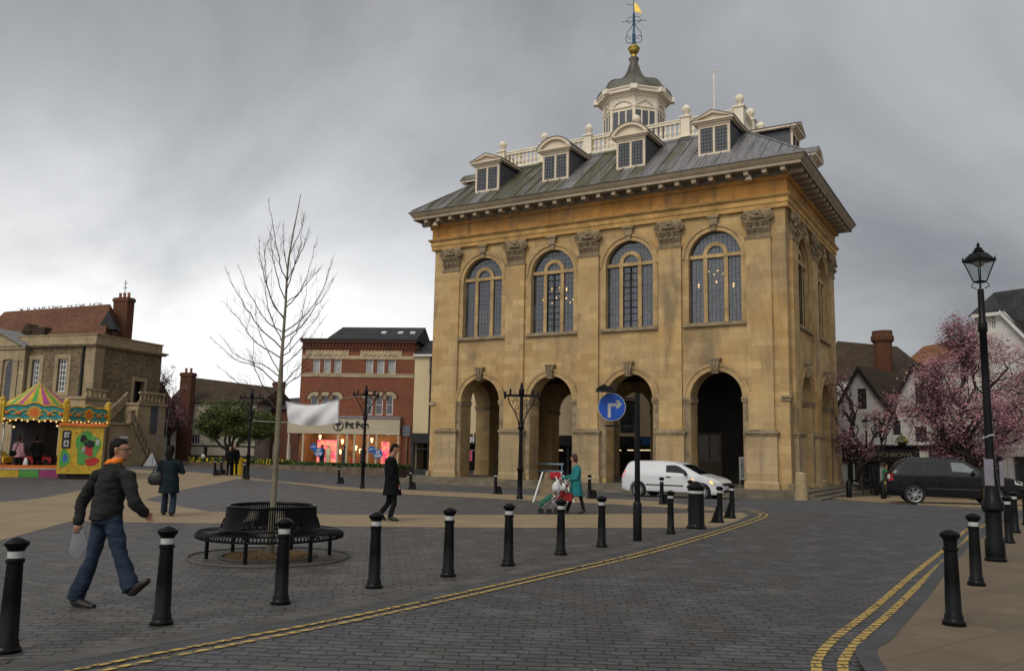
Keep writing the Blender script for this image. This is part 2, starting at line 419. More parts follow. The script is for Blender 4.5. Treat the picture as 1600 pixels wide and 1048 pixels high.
# edge of the square along the cobbled street (the inner of the two yellow lines)
near_edge = smooth_line([Vector((-9.5, -1.5)), Vector((-5.4, 3.3))]+[Vector(p) for p in GP([(130, 1046), (360, 1001), (585, 957), (830, 903), (1000, 864), (1110, 833), (1170, 814), (1188, 806), (1185, 802), (1165, 797.5), (1140, 795)])])
far_edge = GP([(1120, 793.5), (1000, 781), (860, 774.5), (640, 765), (430, 750.5), (300, 737), (180, 733), (0, 731)])+[(-60, 62), (-60, -2)]
square_poly = [tuple(p) for p in offset_line(near_edge, .12)]+far_edge
sheet('square_paving', square_poly, .008, M_square)
road_poly = [tuple(p) for p in offset_line(near_edge, .10)][:-2]+GP([(1197, 799), (1300, 801), (1400, 807), (1600, 816)])+[(60, 24), (60, -6), (-9.5, -6)]
sheet('cobbled_street', road_poly, .004, M_road)
# buff bands across the square
tb = GP([(1150, 803), (900, 803), (700, 803), (520, 803), (345, 798), (228, 783), (300, 767), (365, 754), (415, 748.5), (430, 752.5), (640, 773), (800, 781), (960, 788), (1110, 798.5)])
def band(name, l): return sheet(name, GP(l), .012, M_tan)
band('buff_path', [(1160, 801), (1168, 806), (1150, 815), (1128, 825), (820, 825), (520, 823), (400, 819), (240, 817), (110, 815), (0, 845), (-140, 880), (-300, 880), (-260, 800), (0, 785), (60, 779), (128, 766), (200, 749), (215, 740), (200, 733), (300, 737.6), (430, 751.2), (640, 765.5), (860, 775), (1000, 781.6), (1118, 794), (1120, 798.5), (960, 788), (800, 781), (640, 772.5), (500, 761), (425, 752), (370, 748.5), (300, 762), (226, 781), (330, 800), (480, 803), (520, 804), (700, 804.5), (900, 804)])
strip('kerb_strip', offset_line(near_edge, .42), .28, .010, pm('kerb_stone', (.085, .08, .075), .8, .45, 2., .3, 30))
strip('gutter', offset_line(near_edge, .12)[:-8], .26, .0125, pm('gutter_setts', (.062, .062, .066), .7, .4, 3., .3, 30))
for k, d in enumerate((.0, -.17)):
    strip('yellow_line', offset_line(near_edge, d)[:-8] if k == 0 else offset_line(near_edge, d), .068, .016, M_yel)
# pavement on the right with its kerb
pav_edge = smooth_line([Vector(p) for p in [(2.1, 3.0)]+GP([(1362, 1048), (1385, 1000), (1440, 937), (1485, 880), (1530, 842)])]+[Vector((15.0, 25.0)), Vector((24, 31)), Vector((45, 40))])
pp = [tuple(p) for p in pav_edge]+[(60, 40), (60, -6), (2.1, -6)]
M_kerb = pm('dark_kerb', (.06, .06, .063), .75, .3, 2., .3, 30)
sheet('right_pavement', pp, .055, M_flag, .2)
strip('right_kerb', offset_line(pav_edge, .0), .17, .058, M_kerb)
yl = smooth_line([Vector((2.05, 5.6))]+[Vector(p) for p in GP([(1276, 1048), (1283, 1022), (1312, 992), (1365, 951), (1430, 895), (1480, 855), (1513, 826), (1540, 819), (1620, 815)])])
for d in (.0, -.20): strip('yellow_line', offset_line(yl, d), .085, .012, M_yel)
# white markings on the asphalt road
strip('white_line', [Vector(p) for p in GP([(1160, 794), (1190, 796)])], .1, .006, M_wht)
strip('white_line', [Vector(p) for p in GP([(1215, 780.7), (1332, 784.4), (1440, 791), (1500, 794), (1600, 797)])], .08, .006, M_wht)
for u, v in ((668, 754.6), (740, 759), (823, 764.5), (905, 770), (480, 744)):
    strip('white_line', [Vector(p) for p in GP([(u-4, v-.2), (u+4, v+.3)])], .12, .006, M_wht)
# setts round the young tree
TREE = G(421, 871); TREE.z = 0
m = MB()
m.lathe([(1.17, 0), (1.17, .006)], 48); tag(m.build('tree_surround', sett_mat('ring_setts', (.07, .062, .052), (.1, .085, .068), (.02, .018, .014), .2, .12, 0), None, loc=(TREE.x, TREE.y, .012)), kind='structure')
m = MB()
m.tube([(1.18*math.cos(2*PI*k/48), 1.18*math.sin(2*PI*k/48), .008) for k in range(48)], .022, 6, closed=True)
m.tube([(.7*math.cos(2*PI*k/48), .7*math.sin(2*PI*k/48), .012) for k in range(48)], .02, 6, closed=True)
tag(m.build('tree_surround_edging', pm('edging_stone', (.075, .07, .06), .8), None, loc=(TREE.x, TREE.y, .012)), kind='structure')
m = MB(); m.lathe([(.66, 0), (.6, .02), (.3, .03), (0, .03)], 32)
tag(m.build('tree_pit_soil', pm('soil_litter', (.15, .095, .045), .95, .6, 9., .9, 40), None, loc=(TREE.x, TREE.y, .019)), kind='structure')
m = MB()
for k in range(900):
    a = random.random()*2*PI; r = .64*math.sqrt(random.random()); x, y = r*math.cos(a), r*math.sin(a); q = random.random()*PI; s_ = .012+.014*random.random()
    z = .02+random.random()*.02
    m.cur = random.randrange(2)
    m.add([(x-s_*math.cos(q), y-s_*math.sin(q), z), (x+s_*math.sin(q)*.5, y-s_*math.cos(q)*.5, z+.008), (x+s_*math.cos(q), y+s_*math.sin(q), z+.004), (x-s_*math.sin(q)*.5, y+s_*math.cos(q)*.5, z+.01)], [(0, 1, 2, 3)])
tag(m.build('leaf_litter', [pm('bark_chip', (.2, .12, .05), .9, .5, 20), pm('dry_leaf', (.3, .2, .08), .9, .5, 20)], None, loc=(TREE.x, TREE.y, .02), fix=False), kind='stuff', label='brown bark chips and dry leaves in the pit of the young tree', cat='leaf litter')
# litter and wet specks on the setts
# ================================================================ THE MARKET HALL
HA = .5384; HW, HD = 20.84, 12.45
HO = Vector((12.9896-HW*math.cos(HA), 39.0231+HW*math.sin(HA), 0))
M_stone = masonry('honey_ashlar', (.40, .265, .115), (.56, .395, .19), (.30, .205, .105), .95, .36, .004, .35, .85, (.24, .18, .11), .55, .3, orange=(.40, .215, .065))
M_frz = masonry('orange_ashlar', (.42, .19, .04), (.55, .29, .08), (.22, .12, .04), 1.5, .8, .005, .6, .85, (.13, .09, .05), .95, .35, orange=(.45, .20, .04))
M_old = masonry('weathered_ashlar', (.38, .28, .155), (.47, .35, .20), (.2, .15, .09), 1.1, .42, .006, .5, .9, (.17, .145, .09), .75, .5, orange=(.36, .23, .10))
M_carve = pm('carved_stone', (.27, .205, .125), .9, .55, 2., .6, 14)
M_trim = pm('stone_trim', (.40, .275, .13), .85, .42, 1.3, .3, 20)
M_cream = pm('cream_paint', (.60, .50, .37), .55, .12, 1.5, .1, 20)
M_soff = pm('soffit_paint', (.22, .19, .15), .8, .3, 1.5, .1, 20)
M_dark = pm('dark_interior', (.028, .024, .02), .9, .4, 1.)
M_step = pm('step_stone', (.15, .13, .095), .9, .45, 1.2, .5, 18)
M_lead_side = pm('slate_cheek', (.075, .075, .085), .6, .25, 2., .2, 10)
M_eave = pm('eaves_paint', (.34, .27, .185), .6, .25, 1.5, .15, 20)
def roof_lead():
    m, t, b = newmat('mossy_lead'); o = objvec(t)
    s_ = t.nodes.new('ShaderNodeSeparateXYZ'); t.links.new(o, s_.inputs[0])
    v = mapv(t, o, (1.33, 1.33, .0)); 
    wn = t.nodes.new('ShaderNodeTexWhiteNoise'); wn.noise_dimensions = '1D'
    fl = t.nodes.new('ShaderNodeMath'); fl.operation = 'FLOOR'; mu = t.nodes.new('ShaderNodeMath'); mu.operation = 'DIVIDE'; mu.inputs[1].default_value = .76
    t.links.new(s_.outputs[0], mu.inputs[0]); t.links.new(mu.outputs[0], fl.inputs[0]); t.links.new(fl.outputs[0], wn.inputs[1])
    n = noise_n(t, mapv(t, o, (1.6, .35, .35)), 1.5, 6., .65); n2 = noise_n(t, mapv(t, o, (7, .6, .6)), 1.2, 5., .7)
    ad = t.nodes.new('ShaderNodeMath'); ad.operation = 'MULTIPLY_ADD'; t.links.new(wn.outputs[0], ad.inputs[0]); ad.inputs[1].default_value = .34; t.links.new(n, ad.inputs[2])
    lead = mixc(t, ramp(t, n2, .3, .7), (.07, .07, .075), (.24, .235, .235))
    moss = mixc(t, ramp(t, n2, .35, .65), (.042, .040, .022), (.10, .092, .045))
    # moss fades away towards the east end, where the lead was relaid
    xr = ramp(t, s_.outputs[0], 12., 19., -.05, .22)
    sb = t.nodes.new('ShaderNodeMath'); sb.operation = 'SUBTRACT'; t.links.new(ad.outputs[0], sb.inputs[0]); t.links.new(xr, sb.inputs[1])
    c = mixc(t, ramp(t, sb.outputs[0], .56, .78, 0, .9), lead, moss)
    t.links.new(c, b.inputs['Base Color']); b.inputs['Roughness'].default_value = .55; b.inputs['Specular IOR Level'].default_value = .4
    bump(t, b, n2, .25, .02); return m
M_lead = roof_lead()
def leaded_glass():
    m, t, b = newmat('leaded_glass')
    v = wallvec(t)
    br = nd(t, 'ShaderNodeTexBrick', Scale=1., Mortar__Size=.007, Mortar__Smooth=.1, Bias=0., Brick__Width=.2, Row__Height=.27); br.offset = 0
    t.links.new(v, br.inputs['Vector']); br.inputs['Color1'].default_value = (0, 0, 0, 1); br.inputs['Color2'].default_value = (1, 1, 1, 1); br.inputs['Mortar'].default_value = (0, 0, 0, 1)
    br2 = nd(t, 'ShaderNodeTexBrick', Scale=1., Mortar__Size=0., Bias=0., Brick__Width=.6, Row__Height=.81); br2.offset = 0
    t.links.new(v, br2.inputs['Vector']); br2.inputs['Color1'].default_value = (0, 0, 0, 1); br2.inputs['Color2'].default_value = (1, 1, 1, 1)
    tr = t.nodes.new('ShaderNodeBsdfTransparent'); tr.inputs[0].default_value = (.62, .64, .66, 1)
    gl = nd(t, 'ShaderNodeBsdfGlossy', Roughness=.12); gl.inputs[0].default_value = (.42, .43, .46, 1)
    df = t.nodes.new('ShaderNodeBsdfDiffuse')
    t.links.new(mixc(t, br2.outputs[0], (.05, .052, .056), (.15, .155, .165)), df.inputs[0])
    bp = nd(t, 'ShaderNodeBump', Strength=.25, Distance=.05); t.links.new(br.outputs[0], bp.inputs['Height']); t.links.new(bp.outputs[0], gl.inputs['Normal'])
    mx = t.nodes.new('ShaderNodeMixShader'); mx.inputs[0].default_value = .22; t.links.new(tr.outputs[0], mx.inputs[1]); t.links.new(gl.outputs[0], mx.inputs[2])
    mx2 = t.nodes.new('ShaderNodeMixShader'); t.links.new(ramp(t, br2.outputs[0], 0, 1, .14, .42), mx2.inputs[0]); t.links.new(mx.outputs[0], mx2.inputs[1]); t.links.new(df.outputs[0], mx2.inputs[2])
    ld = t.nodes.new('ShaderNodeBsdfDiffuse'); ld.inputs[0].default_value = (.012, .012, .014, 1)
    mx3 = t.nodes.new('ShaderNodeMixShader'); t.links.new(br.outputs['Fac'], mx3.inputs[0]); t.links.new(mx2.outputs[0], mx3.inputs[1]); t.links.new(ld.outputs[0], mx3.inputs[2])
    t.links.new(mx3.outputs[0], t.nodes['Material Output'].inputs[0]); return m
M_leaded = leaded_glass()
M_pane = pm('dark_window_glass', (.05, .053, .06), .12, .3, 3., .05, 3, spec=.8)
hall = empty('market_hall', HO, -HA)
tag(hall, 'honey stone market hall with open arcade, mossy lead roof and domed lantern', 'building')
BC = [HW-17.23, HW-12.69, HW-8.15, HW-3.61]        # bay centres of the long front
SC = [3.8, 8.65]                                    # bay centres of the short side
ZB, ZI, ZSP, ZS = .15, 4.45, 11.40, 8.0
AH, WH = 1.284, 1.32
ZTOP = 13.5
WT = 1.0
def wall_panel(x0, x1, centres):
    holes = []
    for c in centres:
        holes.append(arch_hole(c, AH, ZB+.001, ZI)); holes.append(arch_hole(c, WH, ZS+.12, ZSP, 24))
    return x0, x1, holes
def bays_wall(m, x0, x1, centres, y0, y1, M=None):
    # arch openings reach the floor: cut them out of the outline
    out_ = [(x0, ZB)]
    for c in sorted(centres):
        out_ += [(c-AH, ZB)]+list(reversed(arc(c, ZI, AH, 0, 180, 20)))+[(c+AH, ZB)]
    out_ += [(x1, ZB), (x1, ZTOP), (x0, ZTOP)]
    m.panel(out_, [arch_hole(c, WH, ZS+.12, ZSP, 24) for c in centres], y0, y1, M)
E = .15
Rside = Matrix(((0, -1, 0, HW), (1, 0, 0, 0), (0, 0, 1, 0), (0, 0, 0, 1)))   # side frame: x runs back along the right end, y into the building
Rleft = Matrix(((0, 1, 0, 0), (-1, 0, 0, HD), (0, 0, 1, 0), (0, 0, 0, 1)))   # the left end
Rback = Matrix(((-1, 0, 0, HW), (0, -1, 0, HD), (0, 0, 1, 0), (0, 0, 0, 1)))
for nm, M, c, a, b_ in (('front', None, BC, E, HW-E), ('back', Rback, [HW-x for x in BC], E, HW-E), ('side', Rside, SC, E+WT, HD-E-WT), ('left', Rleft, [HD-x for x in SC], E+WT, HD-E-WT)):
    m = MB(); bays_wall(m, a, b_, c, E, E+WT, M); m.build('wall', M_stone, hall)
# floors, ceilings, inner rooms
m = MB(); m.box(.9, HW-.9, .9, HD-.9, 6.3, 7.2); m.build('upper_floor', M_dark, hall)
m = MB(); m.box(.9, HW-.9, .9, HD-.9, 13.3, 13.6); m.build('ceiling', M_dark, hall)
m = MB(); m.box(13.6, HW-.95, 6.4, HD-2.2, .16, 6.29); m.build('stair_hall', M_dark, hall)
m = MB(); m.box(14.2, 15.6, 6.34, 6.39, .17, 2.9); m.build('door', pm('oak_door', (.07, .045, .025), .5, .3), hall)
for k in range(2):
    m = MB(); m.prism(rect(14.3+k*.66, 14.3+k*.66+.54, 1.3, 2.75), 6.32, 6.338); m.build('door_glass', pm('dim_glass', (.06, .045, .03), .2, .5, 5.), hall)
m = MB(); m.ring(.3, HW-.3, .3, HD-.3, [(-1.1, ZB-.02), (.25, ZB-.02), (.25, ZB+0)], None)
# flight of steps on every side
m = MB()
for k, (o, z) in enumerate(((.75, ZB), (1.08, ZB-.13), (1.42, ZB-.26))):
    m.box(-o, HW+o, -o, HD+o, -1.1 if k == 2 else z-.16, z-.003*0-(.0))
m.build('steps', M_step, hall)
# piers seen in the middle of the arcade
for x in ():
    m = MB(); m.box(x-.6, x+.6, HD/2-1.7, HD/2+1.7, ZB, 6.3); m.box(x-.7, x+.7, HD/2-1.8, HD/2+1.8, ZB, .6); m.box(x-.68, x+.68, HD/2-1.78, HD/2+1.78, ZI-.25, ZI); m.build('pier', M_old, hall)
# pilasters with pedestal and capital
PX = [HW-19.45, HW-15.0, HW-10.46, HW-5.9, HW-1.43]
PX[0] = 1.43
PY = [1.43, HD/2, HD-1.43]
def capital_mesh():
    m = MB(); wd = .6
    m.box(-.66, .66, -.06, .14, 1.22, 1.32); m.box(-.62, .62, -.04, .14, 1.14, 1.22)   # abacus
    m.box(-.56, .56, -.0, .14, 0, 1.14)
    m.box(-.64, .64, -.04, .14, -.1, -.02); m.tube([(-.62, -.02, .0), (.62, -.02, .0)], .05, 6)
    for sx in (-1, 1):                                              # spiral volutes
        pts = []; rr = []
        for k in range(34):
            a = k/33*2.4*2*PI; r = .235*(1-k/33*.82)
            pts.append((sx*(.60-r*math.sin(a)*1.0), -.10-.0016*k, .97+r*math.cos(a))); rr.append(.043*(1-k/33*.4))
        m.tube(pts, rr, 5)
        m.lathe([(.22, 0), (.22, .09)], 14, M=Matrix.Translation((sx*.60, -.02, .97)) @ Matrix.Rotation(PI/2, 4, 'X'))
        m.sph((sx*.60, -.16, .97), .055, 8, 5)
    m.tube([(-.4, -.1, 1.12), (-.2, -.12, 1.0), (0, -.12, .96), (.2, -.12, 1.0), (.4, -.1, 1.12)], .05, 6)
    for k in range(9):                                              # egg and dart
        m.sph((-.36+.09*k, -.1, .93), (.035, .05, .06), 6, 4)
    m.sph((0, -.12, 1.22), (.13, .1, .15), 8, 6); m.sph((-.1, -.1, 1.13), (.08, .07, .08), 6, 4); m.sph((.1, -.1, 1.13), (.08, .07, .08), 6, 4)
    def leaf(x, z0, h, w_, lean):                                   # acanthus leaf: a curled blade with a ribbed edge
        n = 6; vs = []; fs = []
        for i in range(n+1):
            t = i/n; z = z0+h*math.sin(t*1.9)/math.sin(1.9)*.98 if t < .85 else z0+h*(1.02-.35*(t-.85)/.15)
            y = -.02-lean*(t**2.2)-.03; ww = w_*(.55+.6*math.sin(PI*min(1, t*1.05)))*(1 if i % 2 else .8)
            for s_ in (-1, -.45, 0, .45, 1): vs.append((x+s_*ww, y+abs(s_)*.035-(.02 if s_ == 0 else 0), z-abs(s_)*.05))
        for i in range(n):
            for k in range(4): fs.append((i*5+k, i*5+k+1, (i+1)*5+k+1, (i+1)*5+k))
        vs2 = [(a, b+.03, c) for a, b, c in vs]; q = len(vs)
        m.add(vs+vs2, fs+[tuple(i+q for i in reversed(f)) for f in fs])
        m.sph((x, y-.01, z0+h*.93), (w_*.85, .05, .05), 8, 5)
    for x in (-.42, -.14, .14, .42): leaf(x, 0, .40, .12, .12)
    for x in (-.5, -.28, 0, .28, .5): leaf(x, .30, .42, .11, .16)
    for x in (-.3, .3): m.tube([(x*.6, -.05, .35), (x*.9, -.1, .7), (x*1.6, -.14, .86)], [.05, .045, .03], 6)
    return m
cap0 = None
def pilaster(M, shaft=True):
    global cap0
    m = MB(); m.box(-.6, .6, 0, .16, 2.85, 12.15, M)
    p = m.build('pilaster', M_stone, hall)
    m = MB(); m.box(-.72, .72, -.10, .16, .40, 2.60, M); m.box(-.80, .80, -.18, .16, ZB, .40, M)
    m.add([(-.80, -.18, .40), (.80, -.18, .40), (.72, -.10, .52), (-.72, -.10, .52)], [(0, 1, 2, 3)], M)
    m.build('pedestal', M_old, p)
    m = MB(); m.box(-.76, .76, -.14, .16, 2.60, 2.70, M); m.box(-.82, .82, -.20, .16, 2.70, 2.80, M); m.box(-.68, .68, -.07, .16, 2.80, 2.90, M); m.build('pedestal_cap', M_carve, p)
    MM = M @ Matrix.Translation((0, 0, 12.15))
    if cap0 is None: o = cap0 = capital_mesh().build('capital', M_carve, p, smooth=35)
    else: o = cap0.copy(); COL.objects.link(o); o.parent = p
    o.matrix_local = MM
for x in PX: pilaster(Matrix.Translation((x, 0, 0)))
for x in PX: pilaster(Rback @ Matrix.Translation((x, 0, 0)))
for y in PY: pilaster(Rside @ Matrix.Translation((y, 0, 0)))
for y in PY: pilaster(Rleft @ Matrix.Translation((y, 0, 0)))
# corner strip base and band, where the re-entrant corner shows
for x in (E, HW-E):
    for y in (E, HD-E):
        m = MB()
        m.ring(x-.0, x+.0, y, y, [(.02, ZB), (.24, ZB), (.24, .42), (.1, .55), (.06, .55)]) if False else None
        m.box(x-.12, x+.12, y-.12, y+.12, ZB+.002, .45); m.build('corner_base', M_carve, hall); m = MB(); m.box(x-.35, x+.07, y-.07, y+.35, ZI-.22, ZI-.02) if x > 9 else m.box(x-.07, x+.35, y-.07, y+.35, ZI-.22, ZI-.02)
        if x > 9 and y < 5: m.box(x-.35, x+.12, y-.12, y+.3, ZI-.08, ZI+.02)
        m.build('corner_band', M_carve, hall)
pass
def bay_dressing(c, M):
    m = MB(); M = M or Matrix()
    arch_band(m, c, ZI, AH+.0, AH+.30, E-.08, E+.02, 24, M=M)
    arch_band(m, c, ZI, AH+.24, AH+.36, E-.13, E-.078, 24, M=M)
    a = m.build('archivolt', M_trim, hall)
    for s_ in (-1, 1):
        m = MB(); x0, x1 = c+s_*(AH-.05), c+s_*(AH+.40)
        m.box(x0, x1, E-.12, E+WT+.02, ZI-.12, ZI, M); m.box(x0, x1-s_*.04, E-.08, E+WT, ZI-.24, ZI-.12, M); m.box(c+s_*AH, x1-s_*.08, E-.05, E+.02, ZI-.30, ZI-.24, M)
        m.box(c+s_*(AH+.02), c+s_*(AH+.34), E-.04, E+.02, ZB+.3, ZI-.3, M)
        m.build('impost', M_carve, a)
    m = MB(); m.prism([(c-.14, ZI+AH-.14), (c+.14, ZI+AH-.14), (c+.24, ZI+AH+.52), (c-.24, ZI+AH+.52)], E-.24, E, M)
    m.box(c-.3, c+.3, E-.3, E, ZI+AH+.52, ZI+AH+.62, M)
    for k in (-.11, 0, .11): m.tube([M @ Vector((c+k, E-.26, ZI+AH-.02)), M @ Vector((c+k*1.5, E-.29, ZI+AH+.26)), M @ Vector((c+k*1.7, E-.25, ZI+AH+.5))], .05, 6)
    m.build('keystone', M_carve, a)
def window(c, M, dark=False, opener=False):
    M = M or Matrix(); m = MB()
    arch_band(m, c, ZSP, WH-.0, WH+.27, E-.06, E+.03, 24, M=M); arch_band(m, c, ZSP, WH+.21, WH+.33, E-.12, E-.058, 24, M=M)
    for s_ in (-1, 1): m.box(c+s_*WH, c+s_*(WH+.27), E-.06, E+.03, ZS+.12, ZSP, M); m.box(c+s_*(WH+.21), c+s_*(WH+.33), E-.12, E-.058, ZS+.12, ZSP, M) if False else None
    wd = m.build('window', M_trim, hall)
    m = MB(); y0, y1 = E+.14, E+.34
    for s_ in (-1, 1): m.box(c+s_*.52-.10, c+s_*.52+.10, y0, y1, ZS+.12, ZSP-.0, M)
    m.box(c-WH, c+WH, y0-.03, y1, ZSP-.0, ZSP+.18, M)
    arch_band(m, c, ZSP+.18, .42, .62, y0, y1, 16, M=M)
    m.build('mullions', M_trim, wd)
    m = MB(); m.box(c-1.62, c+1.62, E-.16, E+.1, ZS-.06, ZS+.06, M); m.box(c-1.55, c+1.55, E-.1, E+.1, ZS+.06, ZS+.12, M); m.build('sill', M_carve, wd)
    m = MB(); m.prism(arch_hole(c, WH, ZS+.12, ZSP, 24), E+.24, E+.25, M); m.build('glazing', M_leaded, wd)
    m = MB(); m.prism([(c-.2, ZSP+WH+.26), (c+.2, ZSP+WH+.26), (c+.23, ZSP+WH+.62), (c-.23, ZSP+WH+.62)], E-.22, E-.0, M); m.box(c-.3, c+.3, E-.28, E, ZSP+WH+.62, ZSP+WH+.74, M)
    m.box(c-.12, c+.12, E-.16, E, ZSP+WH-.02, ZSP+WH+.26, M)
    m.build('keystone', M_carve, wd)
    m = MB()                                                        # iron saddle bars and the dark frame of the opening casement
    if opener:
        for x in (c-.42, c, c+.42): m.box(x-.022, x+.022, y0+.02, y0+.06, ZS+.14, ZSP-.02, M)
        for k in range(10): z = ZS+.14+(ZSP-ZS-.16)*k/9; m.box(c-.42, c+.42, y0+.03, y0+.055, z-.012, z+.012, M)
        m.build('iron_casement', pm('black_iron', (.012, .012, .013), .5) if 'black_iron' not in bpy.data.materials else bpy.data.materials['black_iron'], wd)
for i, c in enumerate(BC): bay_dressing(c, None); window(c, None, opener=i in (1, 2))
for i, c in enumerate(SC): bay_dressing(c, Rside); window(c, Rside, opener=i == 0)
for c in BC: bay_dressing(HW-c, Rback); window(HW-c, Rback)
for c in SC: bay_dressing(HD-c, Rleft); window(HD-c, Rleft)
# entablature
m = MB(); m.ring(0, HW, 0, HD, [(-.3, 13.48), (.02, 13.48), (.02, 13.72), (.06, 13.72), (.06, 13.96), (.10, 13.98), (.18, 14.06), (.20, 14.12), (-.3, 14.12)]); m.build('architrave', pm('orange_stone_trim', (.43, .26, .09), .85, .5, 1.2, .3, 20), hall)
m = MB(); m.ring(0, HW, 0, HD, [(-.3, 14.10), (.0, 14.121), (.0, 14.84)]); m.build('frieze', M_frz, hall)
m = MB(); m.ring(0, HW, 0, HD, [(-.2, 14.84), (.06, 14.84), (.14, 14.94), (.16, 15.0), (.16, 15.02)]); m.build('bed_mould', M_frz, hall)
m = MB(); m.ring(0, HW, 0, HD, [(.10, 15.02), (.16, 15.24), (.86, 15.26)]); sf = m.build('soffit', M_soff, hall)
m = MB(); m.ring(0, HW, 0, HD, [(.84, 15.24), (.84, 15.40), (.88, 15.42), (.96, 15.52), (1.02, 15.62), (1.04, 15.66), (.6, 15.68)]); cor = m.build('cornice', M_eave, hall)
m = MB(); m.ring(0, HW, 0, HD, [(1.045, 15.64), (1.08, 15.66), (1.08, 15.72), (.95, 15.80), (.7, 15.80)]); m.build('gutter_edge', M_lead, hall)
mb = MB(); mb.box(-.11, .11, -.76, -.02, 0, .20); mb.box(-.13, .13, -.78, -.0, .16, .205)
mod0 = None
def modillion(M):
    global mod0
    if mod0 is None: o = mod0 = mb.build('modillion', M_eave, cor)
    else: o = mod0.copy(); COL.objects.link(o); o.parent = cor
    o.matrix_local = M @ Matrix.Translation((0, 0, 15.04))
nf = 25
for k in range(nf): modillion(Matrix.Translation((-.42+(HW+.84)*(k+.5)/nf, 0, 0)))
for k in range(15): modillion(Rside @ Matrix.Translation((-.42+(HD+.84)*(k+.5)/15, 0, 0)))
m = MB()
for k in range(nf): m.box(-.11, .11, -.76, -.02, 15.04, 15.24, Rback @ Matrix.Translation((-.42+(HW+.84)*(k+.5)/nf, 0, 0)))
for k in range(15): m.box(-.11, .11, -.76, -.02, 15.04, 15.24, Rleft @ Matrix.Translation((-.42+(HD+.84)*(k+.5)/15, 0, 0)))
m.build('modillion_run', M_eave, cor)
# floodlights under the eaves
for x, y in ((HW-1.7, -.42), (.5, -.42)):
    m = MB(); m.lathe([(.05, .28), (.12, .24), (.17, .05), (.21, .0), (.0, .0)], 16, (x, y, 14.86)); m.build('eaves_floodlight', M_cream, hall, smooth=40)
# roof
RB, RT, PI_ = 15.78, 18.85, 3.0
def sl(o): return RB+(RT-RB)*(o+.95)/(PI_+.95)      # height of the slope at inset o
m = MB(); x0, x1, y0, y1 = -.95, HW+.95, -.95, HD+.95
m.ring(0, HW, 0, HD, [(.95, RB), (-PI_, RT)]); m.box(PI_, HW-PI_, PI_, HD-PI_, RT-.3, RT+.02)
for xx in [k*.76+.1 for k in range(-1, 29)]:                                     # rolls
    ins = min(PI_, xx+.0, HW-xx) if xx < PI_ or xx > HW-PI_ else PI_
    ins = min(PI_, xx, HW-xx)
    if ins > -.8:
        m.tube([(xx, -.93, RB+.03), (xx, ins-.02, sl(ins)+.03)], .035, 6); m.tube([(xx, HD+.93, RB+.03), (xx, HD-ins+.02, sl(ins)+.03)], .035, 6)
for yy in [k*.76+.1 for k in range(-1, 18)]:
    ins = min(PI_, yy, HD-yy)
    if ins > -.8:
        m.tube([(HW+.93, yy, RB+.03), (HW-ins+.02, yy, sl(ins)+.03)], .035, 6); m.tube([(-.93, yy, RB+.03), (ins-.02, yy, sl(ins)+.03)], .035, 6)
for sx, sy in ((0, 0), (1, 0), (0, 1), (1, 1)):
    X0, X1 = (-.95, PI_) if not sx else (HW+.95, HW-PI_); Y0, Y1 = (-.95, PI_) if not sy else (HD+.95, HD-PI_)
    m.tube([(X0, Y0, RB+.03), (X1, Y1, RT+.03)], .06, 6)
rf = m.build('roof', M_lead, hall)
m = MB(); m.ring(PI_-.0, HW-PI_, PI_, HD-PI_, [(.22, RT-.22), (.26, RT-.05), (.2, RT+.06), (0, RT+.08)]); m.build('platform_kerb', M_lead, rf)
# balustrade
bal = MB(); bx0, bx1, by0, by1 = PI_, HW-PI_, PI_, HD-PI_
M_bal = pm('balustrade_paint', (.74, .66, .51), .6, .15, 1.5, .1, 20)
BZ0, BZ1 = RT+.06, 20.08
for a, b_ in (((bx0, by0), (bx1, by0)), ((bx0, by1), (bx1, by1)), ((bx0, by0), (bx0, by1)), ((bx1, by0), (bx1, by1))):
    for z0, z1, hw in ((BZ0, BZ0+.16, .13), (BZ1-.26, BZ1-.12, .12), (BZ1-.13, BZ1-.06, .16)):
        if a[1] == b_[1]: bal.box(a[0], b_[0], a[1]-hw, a[1]+hw, z0, z1)
        else: bal.box(a[0]-hw, a[0]+hw, a[1]+.17, b_[1]-.17, z0, z1)
bl = bal.build('balustrade', M_bal, hall)
pst = MB(); pst.box(-.24, .24, -.24, .24, 0, BZ1-BZ0-.03); pst.box(-.31, .31, -.31, .31, BZ1-BZ0-.03, BZ1-BZ0+.05); pst.box(-.28, .28, -.28, .28, 0, .14)
fin = MB(); fin.lathe([(.2, 0), (.2, .05), (.12, .09), (.08, .17), (.10, .21), (.2, .30), (.245, .42), (.23, .54), (.14, .64), (.05, .70), (0, .72)], 14)
for k in range(8):
    a = 2*PI*k/8; fin.tube([(.1*math.cos(a), .1*math.sin(a), .21), (.25*math.cos(a), .25*math.sin(a), .42), (.1*math.cos(a), .1*math.sin(a), .66)], .02, 4)
bst = MB(); bst.lathe([(.09, 0), (.09, .06), (.05, .09), (.10, .22), (.105, .30), (.06, .44), (.045, .52), (.065, .56), (.045, .60), (.06, .68), (.09, .76), (.09, .80)], 8)
p0 = f0 = b0 = None
def place(src, mb_, name, mat, par, loc, sm=False):
    if src is None: src = mb_.build(name, mat, par, smooth=sm); src.location = loc; return src
    o = src.copy(); COL.objects.link(o); o.parent = par; o.location = loc; return src
nfp = 5; posts = [(bx0+(bx1-bx0)*k/nfp, y) for k in range(nfp+1) for y in (by0, by1)]+[(x, (by0+by1)/2+s_*1.1) for x in (bx0, bx1) for s_ in (-1, 1)]
for x, y in posts:
    p0 = place(p0, pst, 'post', M_bal, bl, (x, y, BZ0)); f0 = place(f0, fin, 'finial', M_bal, bl, (x, y, BZ1+.05), 40)
stf = MB()
